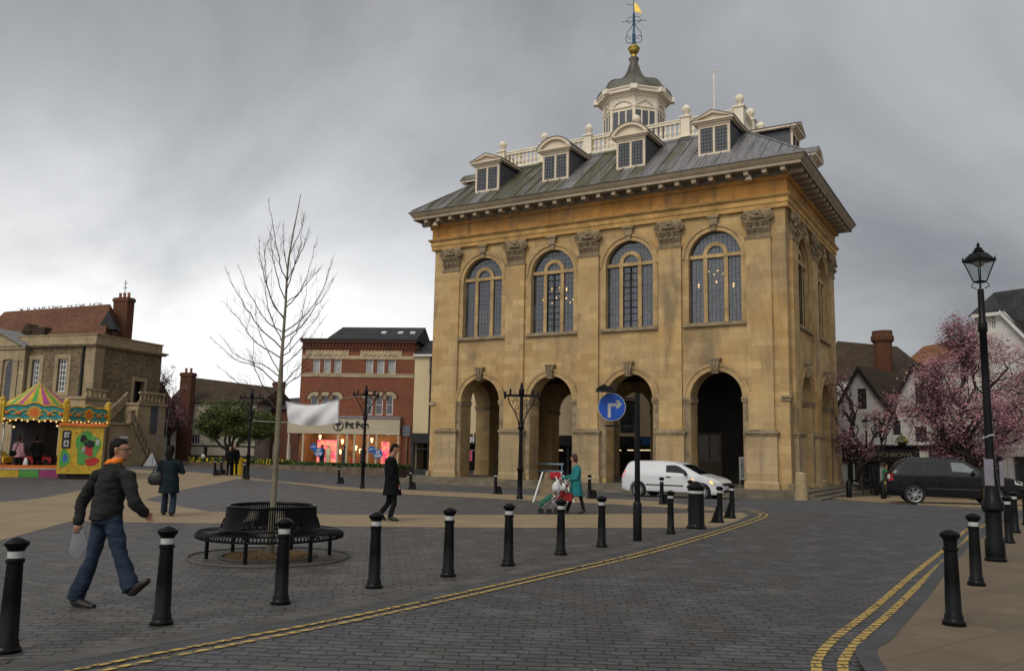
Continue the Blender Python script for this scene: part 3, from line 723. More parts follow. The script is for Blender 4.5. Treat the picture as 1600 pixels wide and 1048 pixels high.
for k in range(nfp):
    xa, xb = bx0+(bx1-bx0)*k/nfp, bx0+(bx1-bx0)*(k+1)/nfp
    for j in range(9):
        x = xa+.24+(xb-xa-.48)*(j+.5)/9
        b0 = place(b0, bst, 'baluster', M_bal, bl, (x, by0, BZ0+.16), 40)
        stf.lathe([(.09, 0), (.09, .06), (.05, .09), (.10, .22), (.06, .44), (.045, .56), (.09, .76), (.09, .80)], 6, (x, by1, BZ0+.16))
ys = [by0, (by0+by1)/2-1.1, (by0+by1)/2+1.1, by1]
for k in range(3):
    for j in range(6):
        y = ys[k]+.24+(ys[k+1]-ys[k]-.48)*(j+.5)/6
        b0 = place(b0, bst, 'baluster', M_bal, bl, (bx1, y, BZ0+.16)); b0 = place(b0, bst, 'baluster', M_bal, bl, (bx0, y, BZ0+.16))
tag(stf.build('balusters_at_the_back', M_bal, bl, smooth=40), kind='stuff')
# dormers
def dormer(M, seg, lit=False):
    z0, z1, hw, yf = sl(.30)-.02, sl(.30)+1.55, .82, .30
    yb = 3.2
    m = MB()
    m.box(-hw, hw, yf, yf+.1, z0, z0+.12, M); m.box(-hw, -hw+.12, yf, yf+.1, z0+.12, z1, M); m.box(hw-.12, hw, yf, yf+.1, z0+.12, z1, M); m.box(-hw+.12, hw-.12, yf, yf+.1, z1-.12, z1, M)
    m.box(-.055, .055, yf+.01, yf+.09, z0+.12, z1-.12, M); m.box(-hw-.03, hw+.03, yf-.05, yf+.12, z1, z1+.22, M)
    d = m.build('dormer', M_cream, hall)
    m = MB()
    for s_ in (-1, 1):                                               # slate cheeks
        xx0, xx1 = s_*(hw-.04), s_*(hw-.005)
        za = sl(yf+.1); yend = PI_*1.0 if True else 0
        ytop = (z1-RB)/(RT-RB)*(PI_+.95)-.95
        vs = [(xx0, yf+.1, za-.3), (xx0, yf+.1, z1+.1), (xx0, min(ytop+.2, 2.9), z1+.1), (xx1, yf+.1, za-.3), (xx1, yf+.1, z1+.1), (xx1, min(ytop+.2, 2.9), z1+.1)]
        m.add(vs, [(0, 1, 2), (5, 4, 3), (0, 3, 4, 1), (1, 4, 5, 2), (2, 5, 3, 0)], M)
    m.build('cheek', M_lead_side, d)
    for s_ in (-1, 1):
        m = MB(); x0_, x1_ = sorted((s_*.055, s_*(hw-.12))); m.box(x0_, x1_, yf+.05, yf+.07, z0+.12, z1-.12, M); pn = m.build('casement', M_pane, d)
        m = MB()
        for k in range(5): x = x0_+(x1_-x0_)*k/4; m.box(x-.008, x+.008, yf+.03, yf+.05, z0+.12, z1-.12, M)
        for k in range(8): z = z0+.12+(z1-z0-.24)*k/7; m.box(x0_, x1_, yf+.034, yf+.052, z-.008, z+.008, M)
        m.build('leading', bpy.data.materials['black_iron'], d)
    zt = z1+.22; W2 = hw+.26; prof = []
    if seg: prof = arc(0, zt-.62, 1.25, math.degrees(math.acos(W2/1.25)), 180-math.degrees(math.acos(W2/1.25)), 14)
    else: prof = [(W2, zt+.0), (0, zt+.44), (-W2, zt+.0)]
    zlow = prof[0][1]
    m = MB()
    m.box(-W2, W2, yf-.24, yf+.06, zlow-.05, zlow+.04, M); m.box(-W2+.1, W2-.1, yf-.14, yf+.06, zlow-.13, zlow-.05, M)
    up = [(x*1.03, z+.06) for x, z in prof]; inn = [(x*.9, max(z-.10, zlow+.04)) for x, z in prof]
    for k in range(len(prof)-1): m.prism([inn[k], up[k], up[k+1], inn[k+1]], yf-.26, yf-.0, M)
    m.prism([(x*.92, z-.03) for x, z in prof]+[(-W2*.9, zlow), (W2*.9, zlow)], yf-.10, yf+.05, M)
    for s_ in (-1, 1):                                               # eaves running back into the roof
        ytop = min((zlow-RB)/(RT-RB)*(PI_+.95)-.95+.15, 3.4); xx = s_*W2; m.box(xx, xx-s_*.24, yf, ytop, zlow-.05, zlow+.04, M)
    m.build('pediment', M_cream, d)
    m = MB(); q = [(x*1.04, z+.085) for x, z in prof]; q2 = [(x*1.0, z+.04) for x, z in prof]
    ztop = max(z for x, z in prof); ye = (ztop-RB)/(RT-RB)*(PI_+.95)-.95+.4
    for k in range(len(prof)-1): m.prism([q2[k], q[k], q[k+1], q2[k+1]], yf-.28, min(ye, 3.9), M)
    m.build('dormer_roof', M_lead, d)
for i, c in enumerate(BC): dormer(Matrix.Translation((c, 0, 0)), i in (1, 2))
for i, c in enumerate(SC): dormer(Rside @ Matrix.Translation((c, 0, 0)), i == 1)
for i, c in enumerate(SC): dormer(Rleft @ Matrix.Translation((c, 0, 0)), i == 1)
# lantern
LX, LY = HW/2, HD/2
lan = empty('lantern', (LX, LY, -.46)); lan.parent = hall
def octo(m, prof, M=None): m.lathe(prof, 8, phase=PI/8, M=M)
c8 = 1/math.cos(PI/8)
LA = 1.72
M_lead2 = pm('dome_lead', (.115, .112, .09), .5, .6, 1.2, .3, 6)
m = MB(); M_lanw = pm('lantern_paint', (.74, .65, .53), .55, .12, 1.5, .1, 20); octo(m, [(LA*c8, RT), (LA*c8, 22.4)]); octo(m, [((LA+.1)*c8, RT), ((LA+.1)*c8, 20.7), ((LA)*c8, 20.8)]); lb = m.build('lantern_body', M_lanw, lan)
for k in range(8):
    M = Matrix.Rotation(PI/4*k, 4, 'Z') @ Matrix.Translation((0, -LA, 0))
    for j in range(3):
        m = MB(); x = -.45+.45*j; m.box(x-.19, x+.19, -.008, .02, 20.95, 22.35-0.02, M); m.build('lantern_window', M_pane, lan)
    m = MB()
    for x in (-.675, -.225, .225, .675): m.box(x-.035, x+.035, -.05, .01, 20.9, 22.35, M)
    m.box(-.72, .72, -.07, .01, 20.84, 20.92, M); m.box(-.72, .72, -.05, .01, 22.35, 22.45, M)
    hw = .66
    if k % 2:                                                        # carved gable and carved arch alternate round the lantern
        for s_ in (-1, 1): m.tube([M @ Vector((s_*hw, -.05, 22.62)), M @ Vector((0, -.06, 23.05))], .05, 6)
    else: m.tube([M @ Vector((x, -.05, z)) for x, z in arc(0, 22.18, .8, 34, 146, 10)], .05, 6)
    m.tube([M @ Vector((-.72, -.05, 22.58)), M @ Vector((.72, -.05, 22.58))], .045, 6)
    for j in range(13): m.sph(M @ Vector((-.66+.11*j, -.08, 22.52)), .035, 5, 4)
    m.build('lantern_dressing', M_bal, lan)
    m = MB(); Mc = Matrix.Rotation(PI/4*k+PI/8, 4, 'Z') @ Matrix.Translation((0, -LA*c8, 0)); m.box(-.09, .09, -.05, .1, 20.8, 23.2, Mc); m.build('lantern_pilaster', M_lanw, lan)
m = MB(); octo(m, [(LA*c8, 22.4), (LA*c8, 23.2), ((LA+.08)*c8, 23.25), ((LA+.12)*c8, 23.38), ((LA+.42)*c8, 23.42), ((LA+.42)*c8, 23.52), ((LA+.5)*c8, 23.62), ((LA+.5)*c8, 23.68), (LA*c8, 23.72)])
for k in range(8):
    Mc = Matrix.Rotation(PI/4*k+PI/8, 4, 'Z') @ Matrix.Translation((0, -(LA)*c8, 0)); m.box(-.2, .2, -.60, .2, 23.41, 23.70, Mc)
m.build('lantern_cornice', M_lanw, lan)
DOME = [(2.3, 23.70), (2.28, 23.86), (2.16, 24.12), (1.95, 24.36), (1.66, 24.53), (1.3, 24.66), (1.0, 24.8), (.74, 25.02), (.52, 25.3), (.36, 25.62), (.27, 25.95)]
m = MB(); octo(m, DOME+[(.25, 26.2), (.31, 26.3), (.33, 26.4), (.2, 26.48), (.0, 26.5)])
for k in range(8):
    a = PI/4*k+PI/8; m.tube([(r*math.cos(a), r*math.sin(a), z+.01) for r, z in DOME], .04, 5)
m.build('dome', M_lead2, lan, smooth=50)
# weathervane
M_gold = pm('gilding', (.46, .31, .07), .4, .3, 4., .1, 10, metal=.75)
M_blue = pm('blue_iron', (.03, .10, .17), .5, .3, 5.)
vane = empty('weathervane', (LX, LY, -.58)); vane.parent = hall
m = MB(); m.lathe([(.16, 26.55), (.2, 26.68), (.14, 26.8), (.08, 26.86)], 14); m.sph((0, 0, 27.12), .34, 18, 12); m.lathe([(.35, 27.12), (.38, 27.15), (.38, 27.19), (.33, 27.22)], 18); m.build('ball', M_gold, vane, smooth=50)
m = MB(); m.tube([(0, 0, 27.4), (0, 0, 30.55)], [.09, .025], 8); m.box(-.09, .09, -.09, .09, 27.4, 28.15); m.tube([(0, 0, 28.7), (0, 0, 29.5)], .085, 8)
for k in range(4):
    M = Matrix.Rotation(PI/2*k+.35, 4, 'Z')
    m.tube([M @ Vector(p) for p in [(.1, 0, 27.55), (.45, 0, 27.6), (.5, 0, 27.9), (.3, 0, 28.05), (.2, 0, 27.88), (.32, 0, 27.8)]], .025, 5)
    m.tube([M @ Vector(p) for p in [(.5, 0, 27.85), (.4, 0, 28.3), (.15, 0, 28.6), (.05, 0, 28.9)]], .022, 5)
    m.tube([M @ Vector(p) for p in [(0, 0, 29.0), (.75, 0, 29.0)]], .022, 5)
    m.tube([M @ Vector(p) for p in [(.1, 0, 29.3), (.35, 0, 29.25), (.42, 0, 29.05), (.3, 0, 28.85), (.2, 0, 28.9)]], .02, 5)
m.build('scrollwork', M_blue, vane, smooth=40)
Mv = Matrix.Rotation(.2, 4, 'Z')
m = MB(); m.prism([(-.03, 29.98), (-.0, 30.25), (.1, 30.18), (.3, 29.95), (.42, 29.68), (.5, 29.42), (.34, 29.5), (.16, 29.62), (.1, 29.55)], -.015, .015, Mv); m.sph((0, 0, 30.85), (.06, .06, .14), 8, 6); m.build('pennant', M_gold, vane)
m = MB(); m.tube([Mv @ Vector(p) for p in [(0, 0, 30.1), (-.25, 0, 30.1), (-.4, 0, 30.16), (-.5, 0, 30.3)]], .02, 5); m.sph((0, 0, 30.6), .07, 8, 6); m.build('pointer', M_blue, vane)
# flagpole
m = MB(); m.tube([(0, 0, RT), (0, 0, 24.5)], [.07, .045], 8); m.sph((0, 0, 24.55), (.1, .1, .06), 8, 5); m.build('flagpole', M_bal, hall, loc=(HW-5.75, HD/2+1.2, 0))
# chandeliers in the upper room
M_bulb, t_, b_ = newmat('lit_bulb'); b_.inputs['Base Color'].default_value = (1, .8, .4, 1); b_.inputs['Emission Color'].default_value = (1, .58, .18, 1); b_.inputs['Emission Strength'].default_value = 9
for n_, (x, y) in enumerate(((BC[1]-1.7, 4.2), (BC[3]-1.0, 3.6))):
    ch = empty('chandelier', hall.matrix_world @ Vector((x, y, 0)) if False else (0, 0, 0), 0); ch.parent = hall; ch.location = (x, y, 0)
    m = MB(); m.tube([(0, 0, 13.3), (0, 0, 10.2)], .03, 6); m.sph((0, 0, 10.4), .13, 8, 6); m.sph((0, 0, 10.9), .08, 8, 6)
    bm = MB()
    for tier, (r, z, q) in enumerate(((.95, 10.6, 10), (.5, 11.3, 6))):
        for k in range(q):
            a = 2*PI*k/q+tier; m.tube([(0, 0, z-.2), (r*.5*math.cos(a), r*.5*math.sin(a), z-.35), (r*math.cos(a), r*math.sin(a), z)], .015, 4)
            bm.sph((r*math.cos(a), r*math.sin(a), z+.06), .055, 6, 4)
    m.build('brass_arms', M_gold, ch); bm.build('bulbs', M_bulb, ch)
# notice boards and A-board in the arcade
# ================================================================ BUILDINGS ROUND THE SQUARE
class Frame:
    """facade from ground point A (left) to B (right); local x along it, y into the building, z up"""
    def __init__(s, name, A, B, label, cat='building', group=None):
        s.A = Vector((A[0], A[1], 0)); d = Vector((B[0]-A[0], B[1]-A[1], 0)); s.L = d.length; s.ang = math.atan2(d.y, d.x)
        s.r = empty(name, s.A, s.ang); tag(s.r, label, cat, group)
        s.X = d.normalized(); s.Y = Vector((-s.X.y, s.X.x, 0))
    def fc(s, u, v, y=0.):
        d = ray(u, v); t = ((s.A-CAM).dot(s.Y)+y)/d.dot(s.Y); p = CAM+d*t-s.A; return p.dot(s.X), p.z
    def x(s, u, v=640, y=0.): return s.fc(u, v, y)[0]
    def z(s, v, u, y=0.): return s.fc(u, v, y)[1]
def win(fr_, x0, x1, z0, z1, mat_f, nx=2, nz=3, yy=.0, depth=.12, arch=False, name='window', bar=.03, fw=.07, glass=None):
    m = MB()
    if arch:
        c, hw = (x0+x1)/2, (x1-x0)/2; oo = arch_hole(c, hw, z0, z1-hw, 12); ii = arch_hole(c, hw-fw, z0+fw, z1-hw, 12)
        m.panel(oo, [ii], yy+depth*.3, yy+depth*.3+.05)
    else: m.panel(rect(x0, x1, z0, z1), [rect(x0+fw, x1-fw, z0+fw, z1-fw)], yy+depth*.3, yy+depth*.3+.05)
    for k in range(1, nx): x = x0+(x1-x0)*k/nx; m.box(x-bar/2, x+bar/2, yy+depth*.35, yy+depth*.3+.045, z0+fw, (z1-fw) if not arch else z1-fw-.01)
    for k in range(1, nz): z = z0+(z1-z0)*k/nz; m.box(x0+fw, x1-fw, yy+depth*.36, yy+depth*.3+.04, z-bar/2, z+bar/2)
    w = m.build(name, mat_f, fr_)
    m = MB(); m.prism(arch_hole((x0+x1)/2, (x1-x0)/2-.01, z0+.01, z1-(x1-x0)/2, 12) if arch else rect(x0+.01, x1-.01, z0+.01, z1-.01), yy+depth*.3+.05, yy+depth*.3+.07)
    m.build('pane', glass or M_pane, w); return w
def reveal_wall(m, outer, holes, y0=0., y1=.3): m.panel(outer, holes, y0, y1)
def tile_mat(name, c1, c2, sx=.3, sy=.16):
    m, t, b = newmat(name); o = objvec(t)
    s_ = t.nodes.new('ShaderNodeSeparateXYZ'); t.links.new(o, s_.inputs[0])
    a = t.nodes.new('ShaderNodeMath'); a.operation = 'ADD'; t.links.new(s_.outputs[1], a.inputs[0]); t.links.new(s_.outputs[2], a.inputs[1])
    c_ = t.nodes.new('ShaderNodeCombineXYZ'); t.links.new(s_.outputs[0], c_.inputs[0]); t.links.new(a.outputs[0], c_.inputs[1])
    br = nd(t, 'ShaderNodeTexBrick', Scale=1., Mortar__Size=.012, Mortar__Smooth=.5, Bias=0., Brick__Width=sx, Row__Height=sy); t.links.new(c_.outputs[0], br.inputs['Vector'])
    br.inputs['Color1'].default_value = rgb(c1); br.inputs['Color2'].default_value = rgb(c2); br.inputs['Mortar'].default_value = rgb(tuple(q*.35 for q in c1))
    big = noise_n(t, o, .6, 6., .7); mid = noise_n(t, o, 3.5, 5., .7)
    c = mixc(t, ramp(t, big, .4, .7, 0, .6), br.outputs[0], tuple(q*.45 for q in c1)); c = mixc(t, ramp(t, mid, .52, .72, 0, .6), c, (c2[0]*1.3, c2[1]*1.35, c2[2]*1.2))
    t.links.new(c, b.inputs['Base Color']); b.inputs['Roughness'].default_value = .85; b.inputs['Specular IOR Level'].default_value = .2
    bump(t, b, br.outputs['Fac'], -.6, .03); return m
M_brick = masonry('red_brick', (.21, .06, .028), (.27, .088, .042), (.13, .09, .065), .24, .085, .008, .4, .85, (.10, .05, .035), .5, .3)
M_brickd = masonry('dark_red_brick', (.12, .042, .026), (.17, .06, .036), (.09, .06, .045), .24, .085, .008, .4, .9, (.05, .03, .025), .6, .3)
M_chim = masonry('chimney_brick', (.15, .05, .024), (.09, .034, .02), (.09, .065, .045), .24, .085, .008, .5, .9, (.06, .04, .03), .7, .4)
M_band = pm('buff_stone_band', (.42, .33, .21), .85, .3, 1.5, .3, 20)
M_slate = tile_mat('dark_slate', (.035, .036, .042), (.055, .055, .06))
M_tiler = tile_mat('red_clay_tile', (.11, .048, .028), (.16, .075, .042))
M_tileb = tile_mat('brown_clay_tile', (.042, .031, .021), (.075, .05, .03))
M_white = pm('white_paint', (.62, .61, .58), .5, .1, 2., .05, 20)
M_rendc = pm('cream_render', (.60, .48, .30), .85, .1, .6, .2, 30)
M_rendw = pm('white_render', (.60, .59, .56), .85, .16, .8, .3, 30)
M_black = pm('black_paint', (.018, .018, .019), .45, .3, 2., .05, 20)
M_rubble = masonry('rubble_stone', (.15, .11, .06), (.36, .275, .16), (.13, .10, .065), .34, .14, .02, .6, .95, (.075, .06, .04), .6, .9, warp=.14)
M_rash = masonry('plain_ashlar', (.33, .25, .15), (.40, .31, .185), (.22, .16, .1), .8, .35, .006, .4, .9, (.14, .11, .07), .7, .4)
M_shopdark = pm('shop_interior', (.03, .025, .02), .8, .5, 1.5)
M_iron = bpy.data.materials['black_iron']
M_pot = pm('clay_pot', (.25, .10, .05), .8)
def chimney(root, name, x, y, w, d, z0, z1, mat=None, pots=2, M=None, octagonal=False):
    m = MB(); mat = mat or M_chim
    if octagonal:
        m.lathe([(w*.56, z0), (w*.56, z0+.6), (w*.5, z0+.7), (w*.5, z1-.9), (w*.62, z1-.7), (w*.62, z1-.4), (w*.55, z1-.3), (w*.55, z1)], 8, (x, y, 0), phase=PI/8, sy=d/w)
    else:
        m.box(x-w/2, x+w/2, y-d/2, y+d/2, z0, z1-.35); m.box(x-w/2-.07, x+w/2+.07, y-d/2-.07, y+d/2+.07, z1-.35, z1-.1); m.box(x-w/2-.02, x+w/2+.02, y-d/2-.02, y+d/2+.02, z1-.1, z1)
    c = m.build(name, mat, root)
    for k in range(pots):
        m = MB(); px = x+(k-(pots-1)/2)*w/max(pots, 1)*.9; m.lathe([(.13, z1), (.11, z1+.35), (.14, z1+.38), (.14, z1+.45), (.09, z1+.45)], 10, (px, y, 0)); m.build('chimney_pot', M_pot, c, smooth=40)
    return c
# ---------------------------------------------------------------- red brick shop
fr = Frame('brick_shop', at(464, 700, 67)[:2], at(643, 700, 66.2)[:2], 'red brick shop with buff stone bands, slate roof and glowing pink window displays')
R_ = fr.r; Wd = fr.L; zt = fr.z(533, 550); z3 = fr.z(588, 550); zs1 = fr.z(651, 550); zs0 = fr.z(678, 550); g0 = -.3
up = []  # upper windows
for u0, u1 in ((488.7, 500), (505.5, 516.5), (522, 533.5), (571.5, 583), (589, 600.5), (606.5, 618)):
    x0, x1 = fr.x(u0, 570), fr.x(u1, 570); up.append((x0, x1, fr.z(585, u0), fr.z(560.5, u0)))
lo = []
for u0, u1 in ((485, 497), (502.5, 514), (519, 530), (570.5, 582), (586.5, 598), (603, 614)):
    x0, x1 = fr.x(u0, 630), fr.x(u1, 630); lo.append((x0, x1, fr.z(648, u0), fr.z(617, u0)))
m = MB(); holes = [rect(*w_) for w_ in up]+[arch_hole((a+b)/2, (b-a)/2, z0, z1-(b-a)/2, 12) for a, b, z0, z1 in lo]
m.panel(rect(0, Wd, zs1-.1, zt), holes, 0, .3); m.box(0, .3, .3, 9, g0, zt); m.box(Wd-.3, Wd, .3, 9, g0, zt); m.box(.3, Wd-.3, 8.7, 9, g0, zt)
m.build('wall', M_brick, R_)
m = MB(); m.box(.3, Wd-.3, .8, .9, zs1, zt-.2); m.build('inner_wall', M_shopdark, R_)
for a, b, z0, z1 in up:
    w_ = win(R_, a, b, z0, z1, M_white, 1, 2, .05, glass=pm('curtained_glass', (.34, .34, .33), .3, .35, 5., .05) if 'curtained_glass' not in bpy.data.materials else bpy.data.materials['curtained_glass'])
    m = MB(); m.box(a-.04, b+.04, -.08, .06, z0-.1, z0); m.build('sill', M_band, w_)
for a, b, z0, z1 in lo:
    w_ = win(R_, a, b, z0, z1, M_white, 1, 2, .05, arch=True)
    m = MB(); arch_band(m, (a+b)/2, z1-(b-a)/2, (b-a)/2, (b-a)/2+.3, -.05, .02, 12); m.build('arch_surround', M_band, w_)
    m = MB(); arch_band(m, (a+b)/2, z1-(b-a)/2, (b-a)/2+.3, (b-a)/2+.38, -.09, .02, 12); m.build('hood_mould', M_brickd, w_)
m = MB(); m.box(0, Wd, -.05, .02, z3-.05, z3+.22); m.box(0, Wd, -.08, .02, z3+.18, z3+.25)
za, zb_ = fr.z(561, 550), fr.z(553, 550)
m.box(0, Wd, -.04, .02, za-.0, za+.28)
for (ua, ub) in ((478, 545), (563, 628)):
    xa, xb = fr.x(ua, 555), fr.x(ub, 555); m.box(xa, xb, -.06, .02, za, fr.z(547, 550))
    n_ = 7
    for k in range(n_):
        c = xa+.3+(xb-xa-.6)*(k+.5)/n_; arch_band(m, c, za+.25, .13, .2, -.11, -.058, 8)
m.build('stone_bands', M_band, R_)
m = MB()
for k in range(34): x = (k+.5)*Wd/34; m.box(x-.07, x+.07, -.16, .0, zt-.38, zt-.12)
m.box(-.05, Wd+.05, -.12, .0, zt-.55, zt-.46); m.box(-.1, Wd+.1, -.24, .05, zt-.12, zt+.06)
for k in range(34): x = (k+.5)*Wd/34; m.box(x-.06, x+.06, -.1, .0, zt-.75, zt-.62)
m.build('brick_cornice', M_brickd, R_)
m = MB(); m.box(-.15, Wd+.15, -.32, .1, zt+.06, zt+.18); m.build('gutter', M_black, R_)
xr0, zr0 = fr.fc(536, 511, 3.5); xr1, _ = fr.fc(655, 515, 3.5)
m = MB(); m.add([(fr.x(510, 530), -.1, zt+.15), (Wd+.1, -.1, zt+.15), (Wd+.1, 3.5, zr0), (xr0, 3.5, zr0), (fr.x(510, 530), 7.5, zt+.15), (Wd+.1, 7.5, zt+.15)], [(0, 1, 2, 3), (3, 2, 5, 4), (0, 3, 4), (1, 5, 2)]); m.box(0, Wd, 0, 9, zt-.2, zt+.08)
rf_ = m.build('roof', M_slate, R_)
for u in (600, 626, 645):
    xx, zz_ = fr.fc(u, 523, 1.8); m = MB(); M = Matrix.Translation((xx, 1.8, (zt+.15)+(zr0-zt-.15)*1.9/3.6)) @ Matrix.Rotation(math.atan2(zr0-zt-.15, 3.6), 4, 'X'); m.box(-.2, .2, -.25, .25, -.02, .07, M); m.build('roof_light', M_white, rf_)
# shop front
m = MB(); M_plank = masonry('pale_boards', (.44, .38, .27), (.52, .45, .33), (.30, .25, .17), 2.2, .17, .006, .3, .8, (.3, .25, .17), .3, .3)
xs0, xs1 = fr.x(453, 665), fr.x(627, 665); m.box(xs0, xs1, -.55, .0, zs0, zs1-.12); m.build('fascia', M_plank, R_)
m = MB(); m.box(xs0-.05, xs1+.05, -.62, .0, zs1-.12, zs1+.05); m.build('fascia_cap', pm('grey_lead', (.2, .2, .21), .6), R_)
text('shop_name', 'fat face', .72, M_black, R_, (fr.x(560.5, 670), -.58, (zs0+zs1)/2+.02), bold=.035, sx=.9)
m = MB(); cxx = fr.x(531.5, 668); zc = (zs0+zs1)/2-.03; m.lathe([(.42, 0), (.42, .02)], 24, M=Matrix.Translation((cxx, -.57, zc)) @ Matrix.Rotation(PI/2, 4, 'X'))
em = m.build('emblem', M_black, R_)
m = MB(); m.lathe([(.35, 0), (.35, .01)], 24, M=Matrix.Translation((cxx, -.595, zc)) @ Matrix.Rotation(PI/2, 4, 'X')); m.build('emblem_disc', M_plank, em)
m = MB(); m.box(cxx-.05, cxx+.05, -.63, -.605, zc-.3, zc+.05); m.sph((cxx, -.61, zc+.13), (.26, .02, .17), 12, 8); m.build('emblem_tree', M_black, em)
m = MB(); xp = [xs0+.12, fr.x(476, 700), fr.x(530, 700), fr.x(544, 700), fr.x(556, 700), fr.x(577, 700), fr.x(590, 700), xs1-.1]
for x in xp: m.box(x-.07, x+.07, -.5, -.38, g0, zs0)
m.box(xs0, fr.x(530, 700), -.5, -.38, g0, g0+.45); m.box(fr.x(577, 700), xs1, -.5, -.38, g0, g0+.45); m.build('shop_posts', M_plank, R_)
m = MB(); m.box(.3, Wd-.3, 3.0, 3.1, g0, zs0); m.box(.3, .35, -.3, 3, g0, zs0); m.box(Wd-.35, Wd-.3, -.3, 3, g0, zs0); m.build('shop_back_wall', pm('warm_shop_wall', (.22, .13, .07), .8, .7, 1.6), R_)
for k_, x_ in enumerate((fr.x(512, 700), fr.x(552, 700), fr.x(598, 700))):  # added point lights without fittings, to brighten the shop interior
    ld_ = bpy.data.lights.new('shop_fill_light', 'POINT'); ld_.energy = 90; ld_.color = (1, .62, .34); ld_.shadow_soft_size = .2; lo_ = bpy.data.objects.new('shop_fill_light', ld_); COL.objects.link(lo_); lo_.parent = R_; lo_.location = (x_, 1.3, zs0-.4)
m = MB(); m.box(xs1, Wd-.02, -.1, .05, g0, zs1-.1); m.build('side_pier', M_brick, R_)
m = MB(); m.box(xs1+.15, xs1+.75, -.2, -.1, zs0-.1, zs0+.75); m.build('alarm_boxes', pm('grey_box', (.12, .14, .17), .5), R_)
def display_mat():
    m, t, b = newmat('lit_window_display'); o = objvec(t)
    n = noise_n(t, mapv(t, o, (1.3, 1, 1.1)), 1.7, 4., .6); n2 = noise_n(t, mapv(t, o, (4, 1, 4), (0, 0, 0), (5, 0, 0)), 1.6, 3.)
    c = mixc(t, ramp(t, n, .4, .6), (.75, .03, .13), (1., .33, .12)); c = mixc(t, ramp(t, n2, .5, .62, 0, .8), c, (.95, .25, .35)); c = mixc(t, ramp(t, n2, .35, .42, .9, 0), c, (.35, .02, .06))
    t.links.new(c, b.inputs['Base Color']); t.links.new(c, b.inputs['Emission Color']); b.inputs['Emission Strength'].default_value = .75; return m
M_disp = display_mat()
for ua, ub, va, vb in ((493.5, 526, 687, 727), (594, 608, 690, 725)):
    m = MB(); xa, za_ = fr.fc(ua, vb, -.1); xb, zb2 = fr.fc(ub, va, -.1); m.box(xa, xb, .0, .08, max(za_, g0+.2), zb2)
    for k in range(3): m.box(xa+.2+k*.5, xa+.28+k*.5, -.08, -.02, g0+.3, zb2-.4) if ub-ua > 20 else None
    m.build('display_backdrop', M_disp, R_)
M_lampw, t_, b_ = newmat('warm_lamp'); b_.inputs['Emission Color'].default_value = (1, .55, .2, 1); b_.inputs['Emission Strength'].default_value = 4
for u, v in ((500, 683), (535, 690), (532, 706), (556, 700), (541, 704), (563, 705), (581, 688)):
    x, z = fr.fc(u, v, .6); m = MB(); m.lathe([(.05, -.16), (.11, .16), (.03, .2)], 8, (x, .6, z)); m.build('shop_lamp', M_lampw, R_, smooth=40)
mm_ = pm('pale_cloth', (.62, .5, .3), .8); mk = pm('dark_cloth', (.03, .03, .035), .8)
for u, mt in ((513, mm_), (538, mk), (567, mk), (503, mk)):                                    # dressed figures in the window
    x, z = fr.fc(u, 722, -.05); m = MB(); m.lathe([(.17, g0+.3), (.2, .9), (.26, 1.5), (.1, 1.6), (.07, 1.68)], 10, (x, -.15, 0), sy=.6); m.sph((x, -.15, 1.78), .11, 8, 6); m.build('mannequin', mt, R_, smooth=50)
M_sblue = pm('blue_sticker', (.02, .10, .36), .5, .1); M_red = pm('red_cloth', (.45, .02, .03), .7)
for u, v, r, tx in ((490, 698, .27, ''), (498, 706, .36, '£5\nOFF'), (580.5, 702, .27, ''), (590.5, 709, .36, '£5\nOFF')):
    x, z = fr.fc(u, v, -.55); m = MB(); m.lathe([(r, 0), (r, .02)], 24, M=Matrix.Translation((x, -.54 if tx else -.52, z)) @ Matrix.Rotation(PI/2, 4, 'X')); o = m.build('sticker', M_sblue, R_)
    if tx: text('sticker_words', tx, .3, M_white, o, (x, -.575, z), ext=.005, bold=.01)
    else:
        m = MB(); m.tube([(x-.17, -.565, z-.06), (x-.02, -.565, z+.05), (x+.15, -.565, z+.0)], .03, 5); m.build('sticker_mark', M_white, o)
# ---------------------------------------------------------------- cream building behind the hall
fr = Frame('cream_shop', at(643.5, 700, 66.2)[:2], at(1075, 700, 62)[:2], 'cream rendered building with black shopfronts, partly hidden behind the market hall')
R_ = fr.r; Wd = fr.L; zt = fr.z(557, 655); zf = fr.z(676.5, 655)
wr = [(u0, u1, v0, v1) for u0, u1, v0, v1 in ((671, 681, 560, 586), (671, 679, 620, 652), (969, 999, 625, 676))]
hs = []
for u0, u1, v0, v1 in wr: hs.append((fr.x(u0, v0), fr.x(u1, v0), fr.z(v1, u0), fr.z(v0, u0)))
for k in range(5): x = 4.5+k*2.6; hs.append((x, x+1.0, zf+4.2, zf+5.6))
m = MB(); m.panel(rect(0, Wd, zf, zt), [rect(*h) for h in hs], 0, .3); m.box(0, .3, .3, 8, -.4, zt); m.box(Wd-.3, Wd, .3, 8, -.4, zt); m.box(.3, Wd-.3, 7.7, 8, -.4, zt); m.build('wall', M_rendc, R_)
for h in hs: win(R_, *h, M_black if h[1]-h[0] > 1.2 else M_white, 2, 3, .05)
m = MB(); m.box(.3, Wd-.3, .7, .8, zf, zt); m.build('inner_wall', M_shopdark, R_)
m = MB(); m.box(-.05, Wd, -.25, .02, zt, zt+.2); m.build('eaves_board', M_white, R_)
m = MB(); zr = fr.z(532, 660, 4); m.add([(0, -.3, zt+.2), (Wd, -.3, zt+.2), (Wd, 4, zr), (0, 4, zr), (0, 8.3, zt+.2), (Wd, 8.3, zt+.2)], [(0, 1, 2, 3), (3, 2, 5, 4), (0, 3, 4), (1, 5, 2)]); m.build('roof', M_slate, R_)
m = MB(); m.box(0, Wd, -.35, .02, zf-.75, zf); m.build('fascia', M_black, R_)
